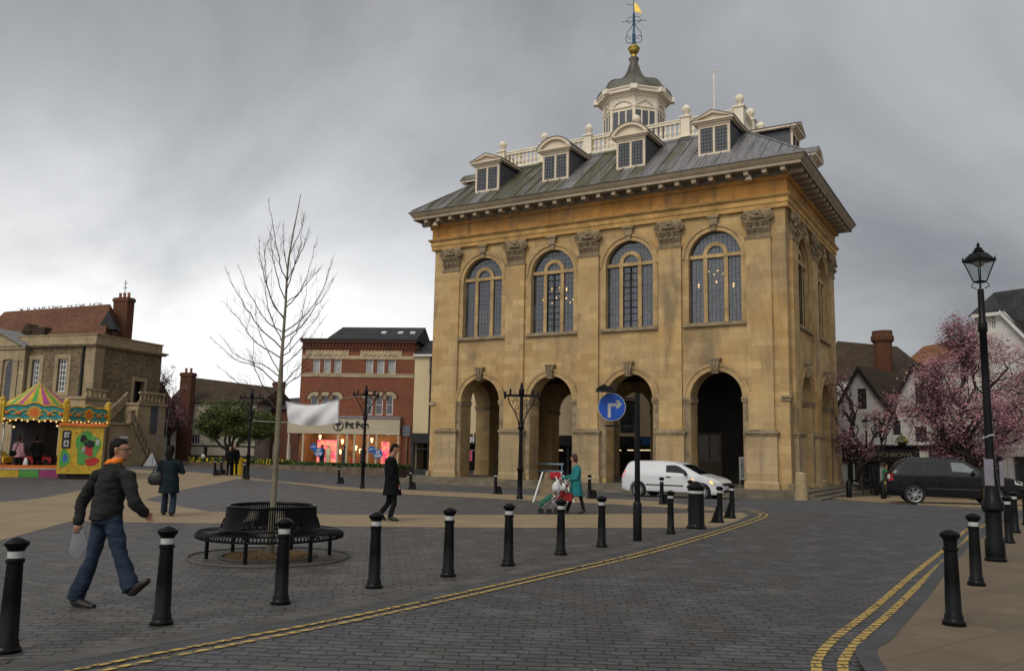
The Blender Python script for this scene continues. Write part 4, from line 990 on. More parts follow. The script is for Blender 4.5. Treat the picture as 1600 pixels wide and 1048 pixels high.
m = MB(); m.box(0, Wd, 2.2, 2.3, -.4, zf-.7); m.build('shop_back_wall', M_shopdark, R_)
m = MB()
for k in range(13): x = .1+k*(Wd-.2)/12; m.box(x-.09, x+.09, -.2, .05, -.4, zf-.75)
m.box(0, Wd, -.1, 0, -.4, .15); m.box(0, Wd, -.08, 0, zf-1.25, zf-1.17); m.build('shopfront_frame', pm('charcoal_paint', (.03, .032, .036), .5), R_)
text('shop_sign', 'sui', .85, M_white, R_, (fr.x(734, 683), -.38, zf-.36), bold=.02)
m = MB(); m.box(fr.x(728, 715), fr.x(739, 715), -.26, -.22, fr.z(720, 733), fr.z(703, 733)); m.build('window_poster', pm('pink_poster', (.5, .08, .16), .6, .6, 8.), R_)
m = MB(); m.box(fr.x(1003, 700), fr.x(1030, 700), -.4, -.36, zf-.6, zf-.1); m.build('blue_sign', pm('blue_sign_paint', (.02, .12, .30), .5), R_)
M_tube, t_, b_ = newmat('shop_light'); b_.inputs['Emission Color'].default_value = (1, .75, .45, 1); b_.inputs['Emission Strength'].default_value = 1.1
for u in (966, 985, 1002, 1012, 740, 875):
    x, z = fr.fc(u, 703, 1.2); m = MB(); m.box(x-.22, x+.22, 1.1, 1.25, z-.035, z+.035); m.build('shop_light', M_tube, R_)
m = MB(); m.box(fr.x(671.5, 640), fr.x(673, 640), -.3, -.1, -.4, zt); m.build('drainpipe', M_black, R_)
# ---------------------------------------------------------------- planted bed in front of the shop
def bed(name, pts, w_, h, label, cat='planter'):
    P = [Vector(p) for p in pts]; a = offset_line(P, w_/2); b = offset_line(P, -w_/2)
    m = MB(); n = len(P)
    loop = [tuple(q) for q in a]+[tuple(q) for q in reversed(b)]
    z0 = -.6; z1 = gz(P[0].x, P[0].y)+h
    k = len(loop); vs = [(x, y, z0) for x, y in loop]+[(x, y, z1) for x, y in loop]
    m.add(vs, [tuple(range(k, 2*k))]+[(i, (i+1) % k, (i+1) % k+k, i+k) for i in range(k)])
    o = m.build(name, M_rash if False else pm('planter_kerb', (.13, .095, .07), .85, .4, 2., .4, 15) if 'planter_kerb' not in bpy.data.materials else bpy.data.materials['planter_kerb'])
    tag(o, label, cat); return P, w_, z1
def plants(name, P, w_, z, n, cols, label, hgt=.25, cat='plants'):
    m = MB(); tot = len(P)-1
    for _ in range(n):
        i = random.randrange(tot); t = random.random(); c = P[i].lerp(P[i+1], t); d = (P[i+1]-P[i]).normalized(); c = c+Vector((-d.y, d.x))*(random.random()-.5)*w_*.95
        m.cur = random.choices(range(len(cols)), [q[1] for q in cols])[0]; s_ = .06+.08*random.random(); h = hgt*(.3+random.random()*.8); a = random.random()*PI
        m.add([(c.x-s_*math.cos(a), c.y-s_*math.sin(a), z+h*.3), (c.x+s_*math.cos(a), c.y+s_*math.sin(a), z+h*.3), (c.x+s_*.6*math.cos(a+.4), c.y+s_*.6*math.sin(a), z+h), (c.x-s_*.6*math.cos(a), c.y-s_*.6*math.sin(a+.4), z+h*1.05)], [(0, 1, 2, 3)])
    o = m.build(name, [q[0] for q in cols], fix=False); tag(o, label, cat, kind='stuff')
M_leafg = pm('leaf_green', (.045, .085, .018), .7, .4, 6.); M_leafd = pm('leaf_dark', (.022, .04, .012), .7, .4, 6.); M_flow = pm('yellow_petals', (.55, .40, .03), .7, .3, 6.)
P, w_, z = bed('planter', [at(452, 730, 63)[:2], at(545, 735, 60.5)[:2], at(628, 738, 58.5)[:2]], 2.6, .38, 'long low stone planter of green plants before the brick shop')
plants('bedding_plants', P, w_-.3, z-.05, 5000, ((M_leafg, 6), (M_leafd, 4)), 'short green plants filling the long planter before the brick shop')
P, w_, z = bed('planter', [at(305, 722, 72)[:2], at(380, 725, 68)[:2], at(448, 729, 65)[:2]], 2.4, .30, 'low curved planter full of yellow flowers beyond the road')
plants('bedding_plants', P, w_-.3, z-.05, 4200, ((M_leafg, 4), (M_leafd, 4), (M_flow, 3)), 'yellow flowers and leaves in the curved planter beyond the road', .4)
# ---------------------------------------------------------------- old stone school building on the left
fr = Frame('old_stone_building', at(-70, 690, 70.5)[:2], at(137, 690, 66)[:2], 'old rubble stone building with pediment, tall sash windows and red tiled roof')
R_ = fr.r; Wd = fr.L; g0 = -.4
zcor = fr.z(541, 130); zpar = fr.z(523, 137); B2 = at(243, 690, 73.1); DD = math.hypot(B2.x-at(137, 690, 66).x, B2.y-66)
# the right-hand side runs back at its own angle: local basis for it
ptB = Vector((at(137, 690, 66).x, at(137, 690, 66).y, 0)); dS = (Vector((B2.x, B2.y, 0))-ptB).normalized()
lx, ly = dS.dot(fr.X), dS.dot(fr.Y)
MS = Matrix(((lx, -ly, 0, Wd), (ly, lx, 0, 0), (0, 0, 1, 0), (0, 0, 0, 1)))      # side frame in the building's own coordinates
wl = []
for u0, u1, v0, v1 in ((50, 62, 562, 600+10), (90.5, 105, 560.5, 612)): wl.append((fr.x(u0, 580), fr.x(u1, 580), fr.z(v1, u0), fr.z(v0, u0)))
nich = (fr.x(17.5, 600), fr.x(23, 600)); zc = fr.z(580, 17)
m = MB(); m.panel(rect(0, Wd, g0, zcor), [rect(*w__) for w__ in wl], 0, .4); m.build('front_wall', M_rubble, R_)
class Side:
    pass
def sfc(u, v, y=0.):
    d = ray(u, v); nrm = Vector((-dS.y, dS.x, 0)); t = ((ptB-CAM).dot(nrm)+y)/d.dot(nrm); p = CAM+d*t-ptB; return p.dot(dS), p.z
dx0, dz0 = sfc(206, 634); dx1, dz1 = sfc(225.5, 596.5)
m = MB(); m.panel(rect(.41, DD, g0, zcor), [rect(dx0, dx1, dz0, dz1), rect(*[sfc(183, 645)[0], sfc(191, 645)[0], sfc(187, 644)[1], sfc(187, 637)[1]])], 0, .4, MS); m.box(DD-.4, DD, .4, 9, g0, zcor, MS); m.build('side_wall', M_rubble, R_)
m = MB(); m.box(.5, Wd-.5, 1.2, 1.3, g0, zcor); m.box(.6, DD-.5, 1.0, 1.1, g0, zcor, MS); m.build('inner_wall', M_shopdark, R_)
m = MB(); m.panel(rect(dx0-.25, dx1+.25, dz0-.05, dz1+.28), [rect(dx0, dx1, dz0-.04, dz1)], -.08, .05, MS); dr = m.build('doorway', M_rash, R_)
m = MB(); m.box(dx0+.02, dx0+(dx1-dx0)*.52, .25, .3, dz0, dz1, MS); m.build('door', M_shopdark, dr)
for a, b, z0, z1 in wl:
    w__ = win(R_, a, b, z0, z1, M_white, 3, 6, .12, bar=.06, fw=.11)
    m = MB(); m.panel(rect(a-.35, b+.35, z0-.3, z1+.35), [rect(a, b, z0, z1)], -.07, .05); m.build('stone_surround', M_rash, w__)
m = MB()                                                               # cornice, parapet and quoin strip
for MM, L_ in ((Matrix(), Wd), (MS, DD)):
    x0_ = -.3 if MM == Matrix() else .0
    m.box(x0_, L_+.25, -.28, .4, zcor, zcor+.12, MM); m.box(x0_, L_+.35, -.42, .4, zcor+.12, zcor+.25, MM)
m.build('cornice', M_rash, R_)
m = MB(); m.box(0, Wd+.0, .0, .35, zcor+.25, zpar); m.box(.36, DD, .0, .35, zcor+.25, zpar, MS); m.box(-.05, Wd+.1, -.06, .4, zpar, zpar+.1); m.box(.2, DD+.1, -.06, .4, zpar, zpar+.1, MS); m.build('parapet', M_rash, R_)
m = MB(); m.box(Wd-.9, Wd+.04, -.05, .1, g0, zcor); m.box(.0, .9, -.05, .1, g0, zcor, MS); m.build('corner_pilaster', M_rash, R_)
m = MB(); m.box(fr.x(127, 600)-.08, fr.x(127, 600)+.08, -.15, -.02, g0, zcor); m.build('drainpipe', M_black, R_)
# pedimented porch bay
xa, xb = fr.x(-38, 560), fr.x(44, 560); zen = fr.z(562, 20); zpd = fr.z(544, 20)
m = MB(); m.box(xa, xb, -.35, .0, zen, zpd); m.box(xa-.15, xb+.15, -.5, .0, zpd-.12, zpd); m.box(xa, xb, -.22, .0, g0, zen); xm = (xa+xb)/2; zap = fr.z(519.5, 15)
m.prism([(xa-.1, zpd), (xb+.1, zpd), (xm, zap)], -.3, 1.5)
m.build('porch_bay', M_rash, R_)
m = MB()
for s_ in (-1, 1): m.prism([(xm, zap+.0), (xm, zap+.28), (xm+s_*(xb-xm+.35), zpd+.16), (xm+s_*(xb-xm+.2), zpd-.04)], -.6, 1.6)
m.build('pediment_cornice', pm('lead_capping', (.19, .19, .19), .7), R_)
m = MB()
for u in (-30, -14, 3.5, 27, 37): x = fr.x(u, 600); m.box(x-.28, x+.28, -.38, -.2, g0, zen-.15); m.box(x-.33, x+.33, -.42, -.2, zen-.15, zen)
m.build('bay_pilasters', M_rash, R_)
m = MB(); c = (nich[0]+nich[1])/2; m.prism(arch_hole(c, .62, fr.z(636, 20), fr.z(575, 20), 14), -.26, -.21); m.build('niche', M_lead_side, R_)
# roof
RZ = fr.z(477.5, 120, 4.2); 
def rp(u, v, y): x, z = fr.fc(u, v, y); return (x, y, z)
m = MB(); zl = zcor+.3
A0 = (-1.0, .9, zl); A1 = (fr.x(150, 525, .9)+.8, .9, zl); Rg0 = (fr.x(7, 487, 4.2), 4.2, fr.z(487, 7, 4.2)); Rg1 = (fr.x(172, 478, 4.2), 4.2, RZ)
A2 = (fr.x(215, 530, 9.), 9., zl); A3 = (-1., 9., zl)
m.add([A0, A1, Rg1, Rg0, A2, A3], [(0, 1, 2, 3), (1, 4, 2), (2, 4, 5, 3), (0, 3, 5)]); rf_ = m.build('roof', M_tiler, R_)
x, z = fr.fc(47, 519, 1.8); m = MB(); m.prism([(x-.6, z), (x+.6, z), (x, z+.7)], 1.4, 3.4); m.box(x-.45, x+.45, 1.5, 3, z-.5, z); m.box(x+.3, x+1.9, 1.5, 3.2, z-.3, z+.35); m.build('roof_dormer', M_tileb, rf_)
x, z = fr.fc(190, 520, 5.5); cz = fr.z(466, 190, 5.5); c_ = chimney(R_, 'chimney', x, 5.5, (fr.x(204, 490, 5.5)-fr.x(177, 490, 5.5))*.82, .8, z-2.0, cz, pots=3)
m = MB(); m.tube([(x, 5.5, cz), (x, 5.5, cz+1.6)], .03, 5); m.tube([(x-.2, 5.5, cz+.9), (x+.2, 5.5, cz+.9)], .03, 5); m.tube([(x-.15, 5.5, cz+1.3), (x+.2, 5.5, cz+1.3)], .03, 5); m.build('aerial', M_iron, c_)
m = MB(); ax, az = fr.fc(168, 498, 2.5); m.add([(ax-.9, 2.4, az-.9), (ax+1., 2.4, az-.9), (ax+.1, 2.4, az+.7), (ax+.1, 4., az-.9)], [(0, 1, 2), (0, 2, 3), (1, 3, 2)]); m.build('hip_gable', M_slate, rf_)
# birds along the ridge: each a small dark body with head and tail
M_bird = pm('dark_feathers', (.03, .03, .035), .8)
def bird_mesh():
    m = MB(); m.sph((0, 0, .13), (.14, .06, .07), 8, 6, Matrix.Rotation(-.5, 4, 'Y')); m.sph((.11, 0, .24), .045, 6, 5); m.tube([(.14, 0, .24), (.19, 0, .23)], [.014, .004], 5); m.tube([(-.1, 0, .1), (-.26, 0, .03)], [.035, .02], 5); m.tube([(0, 0, .08), (0, 0, 0)], .01, 4); return m
b0_ = None
RA = R_.matrix_basis
for i, u in enumerate((33, 36, 44, 47, 55, 62, 68, 72, 79, 84, 87, 92, 98, 108, 114, 121, 126, 130, 133, 142, 149, 154, 158)):
    t = (u-7)/(172-7); p = Vector(Rg0).lerp(Vector(Rg1), t); wp = fr.A+fr.X*p.x+fr.Y*p.y+Vector((0, 0, p.z+.0))
    if b0_ is None: b0_ = bird_mesh().build('bird', M_bird, smooth=50); o = b0_
    else: o = b0_.copy(); COL.objects.link(o)
    o.location = wp; o.rotation_euler = (0, 0, random.random()*6); o.scale = (.8,)*3
    tag(o, 'small dark bird perched on the red tiled ridge of the old stone building', 'bird', 'birds along the tiled ridge')
# outside stair: two flights with a landing against the side wall
st = tag(empty('outside_stair', ptB, math.atan2(dS.y, dS.x)), 'old stone outside stair with balustrade climbing to the raised doorway', 'staircase')
def ss(u, v, y): return sfc(u, v, y)
YF = -3.2
lx0, _ = ss(215, 650, YF); lx1, _ = ss(258, 650, YF); zl_ = dz0-.05
m = MB(); m.box(lx0, lx1, YF, -.01, g0, zl_); m.box(lx0-.1, lx1+.1, YF-.12, -.01, zl_, zl_+.15); m.build('landing', M_rash, st)
x0_, z0_ = ss(172, 715, YF); fx, fz = ss(206, 668, YF)
m = MB()
n_ = 10; zA = fr.z(660, 180)
bx = ss(167, 700, YF)[0]; mx_ = ss(203, 662, YF)[0]; zm = ss(203, 664, YF)[1]
m.box(bx, mx_, YF-.1, -.01, g0, zm); m.box(bx-.1, mx_+.15, YF-.25, 0.-.01, zm, zm+.16); m.build('lower_landing', M_rash, st)
m = MB()
for k in range(n_):
    xa_ = mx_-.9+(lx0-mx_+.9)*k/n_; xb_ = mx_-.9+(lx0-mx_+.9)*(k+1)/n_
    m.box(xa_, xb_+.01, YF+1.3, -.02, zm-.1, zm+.16+(zl_-zm)*(k+1)/n_)
m.build('upper_flight', M_step, st)
ex_, ez_ = ss(240, 705, YF)
m = MB()
for k in range(n_):
    xa_ = mx_+(ex_-mx_)*k/n_; xb_ = mx_+(ex_-mx_)*(k+1)/n_; m.box(xa_, xb_, YF-.1, YF+1.2, g0, g0+.2+(zm-g0)*(1-(k+1)/n_))
m.build('lower_flight', M_rash, st)
def balus(name, xa, za, xb, zb__, y, n):
    m = MB(); m.tube([(xa, y, za+.85), (xb, y, zb__+.85)], .11, 6); m.tube([(xa, y, za+.12), (xb, y, zb__+.12)], .10, 6); o = m.build(name, M_carve, st)
    for k in range(n):
        t = (k+.5)/n; m = MB(); m.lathe([(.07, .15), (.11, .35), (.05, .55), (.08, .8)], 7, (xa+(xb-xa)*t, y, za+(zb__-za)*t)); m.build('baluster', M_carve, o, smooth=40)
balus('stair_balustrade', mx_-.9, zm+.1, lx0+.2, zl_+.1, YF+1.3, 9)
balus('stair_balustrade', mx_+.1, zm+.1, ex_, g0+.1, YF-.1, 8)
balus('landing_balustrade', lx0, zl_+.1, lx1-.1, zl_+.1, YF, 7)
m = MB(); m.box(mx_-.25, mx_+.2, YF-.25, YF+.1, zm, zm+1.05); m.box(mx_-.32, mx_+.27, YF-.3, YF+.15, zm+1.05, zm+1.15); m.box(ex_-.1, ex_+.35, YF-.25, YF+.1, g0, g0+1.3); m.build('stair_post', M_carve, st)
a, b = ss(243, 645, YF)[0], ss(252, 645, YF)[0]
m = MB(); m.box(ss(236, 640, YF)[0], ss(247, 640, YF)[0], YF-.03, YF+.02, ss(240, 678, YF)[1], ss(240, 634, YF)[1]); m.build('barred_window', M_lead_side, st)
m = MB(); x_, z_ = ss(191.5, 683, YF); m.box(x_-.38, x_+.38, YF-.16, YF-.1, z_-.09, z_+.09); o = m.build('name_plate', M_white, st)
# ornate wall remains left of the stair
m = MB(); x_, _ = ss(150, 650, YF-.5); m.box(x_-1.2, x_+1.0, YF-.6, -.02, g0, ss(150, 625, YF)[1]); m.box(x_-1.3, x_+1.1, YF-.7, -.02, ss(150, 625, YF)[1], ss(150, 621, YF)[1])
for k in range(5): m.box(x_-1.0+k*.42, x_-.86+k*.42, YF-.5, YF-.35, ss(150, 621, YF)[1], ss(150, 611, YF)[1])
m.box(x_-1.2, x_+1.0, YF-.55, YF-.3, ss(150, 611, YF)[1], ss(150, 608, YF)[1]); m.build('forebuilding', M_rash, st)
# ---------------------------------------------------------------- far left houses
M_rendp = pm('pale_render', (.42, .38, .30), .85, .15, .8, .2, 30)
fr = Frame('pale_house', at(262, 690, 84)[:2], at(398, 690, 82)[:2], 'pale rendered house with long dark tiled roof and a tall brick chimney stack')
R_ = fr.r; Wd = fr.L; ze = fr.z(627, 330)
hs = [(fr.x(236+7, 690) if False else fr.x(294.5, 686), fr.x(312, 686), fr.z(694, 300), fr.z(678, 300)), (fr.x(318.5, 700), fr.x(324, 700), fr.z(719, 320), fr.z(698, 320))]
m = MB(); m.panel(rect(0, Wd, -.4, ze), [rect(*h) for h in hs], 0, .3); m.box(0, .3, .3, 7, -.4, ze); m.box(Wd-.3, Wd, .3, 7, -.4, ze); m.box(.3, Wd-.3, 6.7, 7, -.4, ze); m.build('wall', M_rendp, R_)
win(R_, *hs[0], M_white, 4, 1, .05); m = MB(); m.box(hs[1][0], hs[1][1], .1, .15, hs[1][2], hs[1][3]); m.build('door', M_black, R_)
m = MB(); m.box(0, Wd, -.08, .02, -.4, fr.z(711, 330)); m.box(0, Wd, -.06, .02, fr.z(696, 330)-.05, fr.z(696, 330)+.05); m.build('plinth', M_black, R_)
zr0, zr1 = fr.z(589, 262, 3.5), fr.z(606, 398, 3.5)
m = MB(); m.add([(-.2, -.3, ze-.1), (Wd+.5, -.3, ze-.1), (Wd+.5, 3.5, zr1), (-.2, 3.5, zr0), (-.2, 7.3, ze-.1), (Wd+.5, 7.3, ze-.1)], [(0, 1, 2, 3), (3, 2, 5, 4), (0, 3, 4), (1, 5, 2)]); m.build('roof', M_tileb, R_)
x, _ = fr.fc(291.5, 640, -.4); chimney(R_, 'chimney', x, -.5, fr.x(300, 640, -.4)-fr.x(283, 640, -.4), .8, -.4, fr.z(583, 291), pots=2)
fr = Frame('gabled_house', at(238, 690, 79)[:2], at(275, 690, 80)[:2], 'small house with steep dark brown gable roof beside the stone stair')
R_ = fr.r; Wd = fr.L; ze = fr.z(690, 260); 
m = MB(); m.prism([(0, -.4), (Wd, -.4), (Wd, ze), (Wd*.15, fr.z(603, 245)), (0, fr.z(603, 245))], 0, 4); m.build('wall', M_rendp, R_)
m = MB(); m.add([(-.2, -.2, fr.z(598, 245)), (Wd*.2, -.2, fr.z(596, 250)), (Wd+.6, -.3, fr.z(660, 272)), (Wd+.6, 4, fr.z(660, 272)), (Wd*.2, 4, fr.z(596, 250)), (-.2, 4, fr.z(598, 245)), (-.2, -.22, ze+.6), (Wd*.75, -.22, ze+.6)], [(0, 1, 4, 5), (1, 2, 3, 4), (0, 6, 7, 2, 1)]); m.build('roof', M_tileb, R_)
win(R_, fr.x(257, 700), fr.x(268, 700), fr.z(706, 262), fr.z(690, 262), M_white, 3, 2, -.2)
fr = Frame('dark_brick_house', at(398, 690, 88)[:2], at(466, 690, 80)[:2], 'dark red brick house with white sash windows behind the round green tree')
R_ = fr.r; Wd = fr.L; ze = fr.z(640, 420)
hs = []
for u0, u1, v0, v1 in ((404, 415, 652, 674), (425, 436, 654, 675), (448, 455, 652, 676), (384+16, 390+18, 690, 713), (404.5, 415, 692, 715), (426, 433, 692, 716), (448, 455, 692, 716)):
    hs.append((fr.x(u0, 680), fr.x(u1, 680), fr.z(v1, u0), fr.z(v0, u0)))
hs = [h for i, h in enumerate(hs) if i != 3]
m = MB(); m.panel(rect(0, Wd, -.4, ze), [rect(*h) for h in hs], 0, .3); m.box(0, .3, .3, 8, -.4, ze); m.box(Wd-.3, Wd, .3, 8, -.4, ze); m.build('wall', M_brickd, R_)
for h in hs: win(R_, *h, M_white, 3, 4, .05, bar=.05, fw=.1)
m = MB(); zr = fr.z(624, 430, 3.5); m.add([(-.3, -.3, ze-.05), (Wd+.3, -.3, ze-.05), (Wd+.3, 3.5, zr), (-.3, 3.5, zr), (-.3, 8, ze), (Wd+.3, 8, ze)], [(0, 1, 2, 3), (3, 2, 5, 4), (0, 3, 4), (1, 5, 2)]); m.build('roof', M_slate, R_)
x = fr.x(435, 620, 3); chimney(R_, 'chimney', x, 3, 1.2, .9, ze, fr.z(597, 435, 3), M_brickd, 1); x = fr.x(410.5, 620, 3); chimney(R_, 'chimney', x, 3, .9, .7, ze, fr.z(613, 410, 3), M_brickd, 2)
# ---------------------------------------------------------------- right-hand gabled houses
GR = -.75
def gable(root, fr, ul, ur, up_, vl, vr, vp, yb, wins, mat=M_rendw, roofm=M_tileb, extra=.35, y=0.):
    xl, xr_, xp = fr.x(ul, vl, y), fr.x(ur, vr, y), fr.x(up_, vp, y); zl, zr_, zp = fr.z(vl, ul, y), fr.z(vr, ur, y), fr.z(vp, up_, y)
    m = MB(); m.panel([(xl, GR), (xr_, GR), (xr_, zr_), (xp, zp), (xl, zl)], [rect(*h) for h in wins], y, y+.3); m.box(xl, xl+.3, y+.3, yb, GR, zl); m.box(xr_-.3, xr_, y+.3, yb, GR, zr_); m.build('gable_wall', mat, root)
    m = MB(); e_ = extra
    for s_, xe, zz2 in ((-1, xl, zl), (1, xr_, zr_)):
        k = (zp-zz2)/(xp-xe); xe2 = xe+s_*e_; ze2 = zz2+(xe2-xe)*k
        m.prism([(xp, zp), (xp, zp+.22), (xe2, ze2+.22), (xe2, ze2)], y-.3, yb)
    m.build('roof', roofm, root)
    m = MB()
    for s_, xe, zz2 in ((-1, xl, zl), (1, xr_, zr_)):
        k = (zp-zz2)/(xp-xe); xe2 = xe+s_*e_; ze2 = zz2+(xe2-xe)*k
        m.prism([(xp, zp-.16), (xp, zp+.1), (xe2, ze2+.1), (xe2, ze2-.16)], y-.36, y-.30)
    m.build('bargeboard', M_black, root)
fr = Frame('gabled_inn', at(1296, 700, 55)[:2], at(1480, 700, 50)[:2], 'white inn with black-edged gables, brown tiled roofs and a black pub front')
R_ = fr.r; Wd = fr.L
w1 = (fr.x(1340, 625), fr.x(1354, 625), fr.z(639, 1345), fr.z(607, 1345)); w2 = (fr.x(1345, 670), fr.x(1357, 670), fr.z(682, 1350), fr.z(662, 1350))
gable(R_, fr, 1296, 1392, 1343, 662, 642, 577, 8, [w1], y=0.)
win(R_, *w1, M_black, 2, 3, .02)
w3 = (fr.x(1430, 610, .2), fr.x(1447, 610, .2), fr.z(631, 1438, .2), fr.z(598, 1438, .2)); w4 = (fr.x(1391, 665, .2), fr.x(1407, 665, .2), fr.z(679, 1398, .2), fr.z(657, 1398, .2)); w5 = (fr.x(1430, 675, .2), fr.x(1448, 675, .2), fr.z(690, 1438, .2), fr.z(666, 1438, .2))
gable(R_, fr, 1388, 1490, 1430, 650, 662, 570, 8, [w3, w4, w5], y=.2)
for h in (w3, w4, w5): win(R_, *h, M_black, 2, 2, .2)
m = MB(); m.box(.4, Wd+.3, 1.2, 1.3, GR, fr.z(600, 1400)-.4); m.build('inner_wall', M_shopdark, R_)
# black pub front
zf1, zf0 = fr.z(698, 1400), fr.z(722, 1400)
m = MB(); m.box(.0, Wd-.3, -.35, -.01, zf0, zf1); m.box(-.05, Wd-.25, -.5, -.01, zf1, zf1+.12); m.build('fascia', M_black, R_)
M_letter = pm('gilt_lettering', (.24, .21, .14), .5)
text('pub_name', 'PUNCHBOWL', .36, M_letter, R_, (fr.x(1394, 713), -.38, (zf0+zf1)/2-.02), sx=1.25)
text('pub_name', 'THE', .28, M_letter, R_, (fr.x(1357, 711), -.38, (zf0+zf1)/2+.02))
m = MB(); m.box(fr.x(1441, 713), fr.x(1455, 713), -.42, -.36, (zf0+zf1)/2-.18, (zf0+zf1)/2+.22); m.build('sign_panel', M_rendw, R_)
m = MB()
for u in (1303, 1330, 1333, 1354, 1373, 1392, 1394, 1415, 1440, 1462): x = fr.x(u, 740); m.box(x-.09, x+.09, -.3, -.01, GR, zf0)
m.box(0, Wd-.3, -.25, -.01, GR, GR+.75); m.build('pub_front_frame', M_black, R_)
m = MB(); m.box(fr.x(1304, 740), fr.x(1329, 740), -.12, -.02, GR+.76, zf0-.05); m.build('white_panel', M_rendw, R_)
for u0, u1 in ((1335, 1352), (1356, 1371), (1396, 1413), (1418, 1438)): win(R_, fr.x(u0, 740), fr.x(u1, 740), GR+.8, zf0-.05, M_white if u0 == 1335 else M_black, 2, 1, -.2, glass=M_pane)
m = MB(); x, z = fr.fc(1410, 690, -.4)
# hanging basket
hb = tag(empty('hanging_basket', fr.A+fr.X*x+fr.Y*-.45+Vector((0, 0, z)), 0), 'hanging basket of yellow flowers on the white inn wall', 'hanging basket')
m = MB(); m.lathe([(.0, -.3), (.2, -.2), (.3, 0)], 12); m.tube([(0, .45, .5), (0, 0, .5), (0, 0, .3)], .02, 4); m.tube([(.28, 0, 0), (0, 0, .5)], .01, 4); m.tube([(-.28, 0, 0), (0, 0, .5)], .01, 4); m.build('basket', M_iron, hb)
m = MB()
for _ in range(420):
    a, b, r = random.random()*2*PI, random.random()*PI/1.6, .42*random.random()**.3; p = Vector((r*math.sin(b)*math.cos(a), r*math.sin(b)*math.sin(a), r*math.cos(b)*.8)); q = Vector([random.uniform(-1, 1) for _ in range(3)])*.05; q2 = Vector([random.uniform(-1, 1) for _ in range(3)])*.05; m.cur = random.choice((0, 0, 1)); m.add([p, p+q, p+q+q2, p+q2], [(0, 1, 2, 3)])
tag(m.build('flowers', [M_leafg, M_flow], hb, fix=False), kind='stuff')
# tall roofs and chimney behind
fr = Frame('brown_roofed_house', at(1290, 700, 64)[:2], at(1425, 700, 60)[:2], 'long house with mossy brown tiled roof and a big brick chimney, behind the inn')
R_ = fr.r; Wd = fr.L; ze = fr.z(590, 1350)
m = MB(); m.box(0, Wd, 0, 8, GR, ze); m.build('wall', M_rendw, R_)
za_, zb_ = fr.z(533, 1303, 4), fr.z(541, 1405, 4)
m = MB(); m.add([(-.3, -.3, ze), (Wd+.3, -.3, ze), (fr.x(1402, 545, 4), 4, zb_), (-.3, 4, za_), (-.3, 8.3, ze), (Wd+.3, 8.3, ze)], [(0, 1, 2, 3), (3, 2, 5, 4), (0, 3, 4), (1, 5, 2)]); m.build('roof', M_tileb, R_)
x, z = fr.fc(1381, 590, -.5); chimney(R_, 'chimney', x, -.5, fr.x(1396, 560, -.5)-fr.x(1367, 560, -.5), 1.1, z-1, fr.z(517, 1381, -.5), M_chim, 0, octagonal=True)
fr = Frame('orange_roofed_house', at(1402, 700, 72)[:2], at(1520, 700, 68)[:2], 'distant house with an orange tiled roof, half hidden by the pink tree')
R_ = fr.r; Wd = fr.L; ze = fr.z(585, 1450)
m = MB(); m.box(0, Wd, 0, 8, GR, ze); m.build('wall', M_rendp, R_)
m = MB(); zr = fr.z(533, 1460, 4); m.add([(-.3, -.3, ze), (Wd+.3, -.3, ze), (Wd-2, 4, zr), (1.2, 4, zr-.4), (-.3, 8.3, ze), (Wd+.3, 8.3, ze)], [(0, 1, 2, 3), (3, 2, 5, 4), (0, 3, 4), (1, 5, 2)]); m.build('roof', tile_mat('orange_tile', (.17, .075, .035), (.22, .10, .05)), R_)
fr = Frame('white_gabled_house', at(1476, 700, 50)[:2], at(1690, 700, 44)[:2], 'tall white house with dark half-hipped roof behind the pink blossom tree')
R_ = fr.r; Wd = fr.L
wa = (fr.x(1546, 505), fr.x(1556, 505), fr.z(515, 1550), fr.z(493, 1550)); wb = (fr.x(1572, 640), fr.x(1590, 640), fr.z(665, 1580), fr.z(635, 1580)); wc = (fr.x(1515, 640), fr.x(1533, 640), fr.z(665, 1520), fr.z(635, 1520))
xl, zl = fr.fc(1522, 494); xm1, zm1 = fr.fc(1528, 491); xm2, zm2 = fr.fc(1566, 486); xr_, zr_ = fr.fc(1640, 570)
m = MB(); m.panel([(0, GR), (Wd, GR), (Wd, zr_-1), (xr_, zr_), (xm2, zm2), (xl, zl), (xl, fr.z(560, 1522)), (0, fr.z(560, 1522))], [rect(*h) for h in (wa, wb, wc)], 0, .3); m.box(xl, xl+.3, .3, 8, GR, zl); m.box(.0, .3, .3, 8, GR, fr.z(562, 1522)); m.build('wall', M_rendw, R_)
for h in (wa, wb, wc): win(R_, *h, M_white, 2, 3, .05, bar=.05, fw=.1)
m = MB(); m.box(fr.x(1528, 520), Wd-.5, 1.2, 1.3, GR, fr.z(500, 1550)); m.box(.5, fr.x(1527, 520), 1.2, 1.3, GR, fr.z(565, 1500)); m.build('inner_wall', M_shopdark, R_)
tp = fr.fc(1566, 456, 4); 
m = MB(); m.add([(xl-.2, -.3, zl), (xm2, -.3, zm2+.05), (xr_+.3, -.3, zr_), (tp[0], 3, fr.z(455, 1566, 3)), (xr_+6, 3, fr.z(455, 1566, 3)), (xr_+6, -.3, zr_), (xl-.2, 6, zl), (xr_+6, 6, zl)], [(0, 1, 3), (1, 2, 5, 4, 3), (0, 3, 6), (3, 4, 7, 6)])
m.build('roof', M_slate, R_)
m = MB(); m.box(xl, xm2, -.34, -.3, zl-.15, zl+.05); m.prism([(xm2, zm2-.2), (xm2, zm2+.05), (xr_+.3, zr_+.05), (xr_+.3, zr_-.2)], -.36, -.31); m.build('bargeboard', M_white, R_)
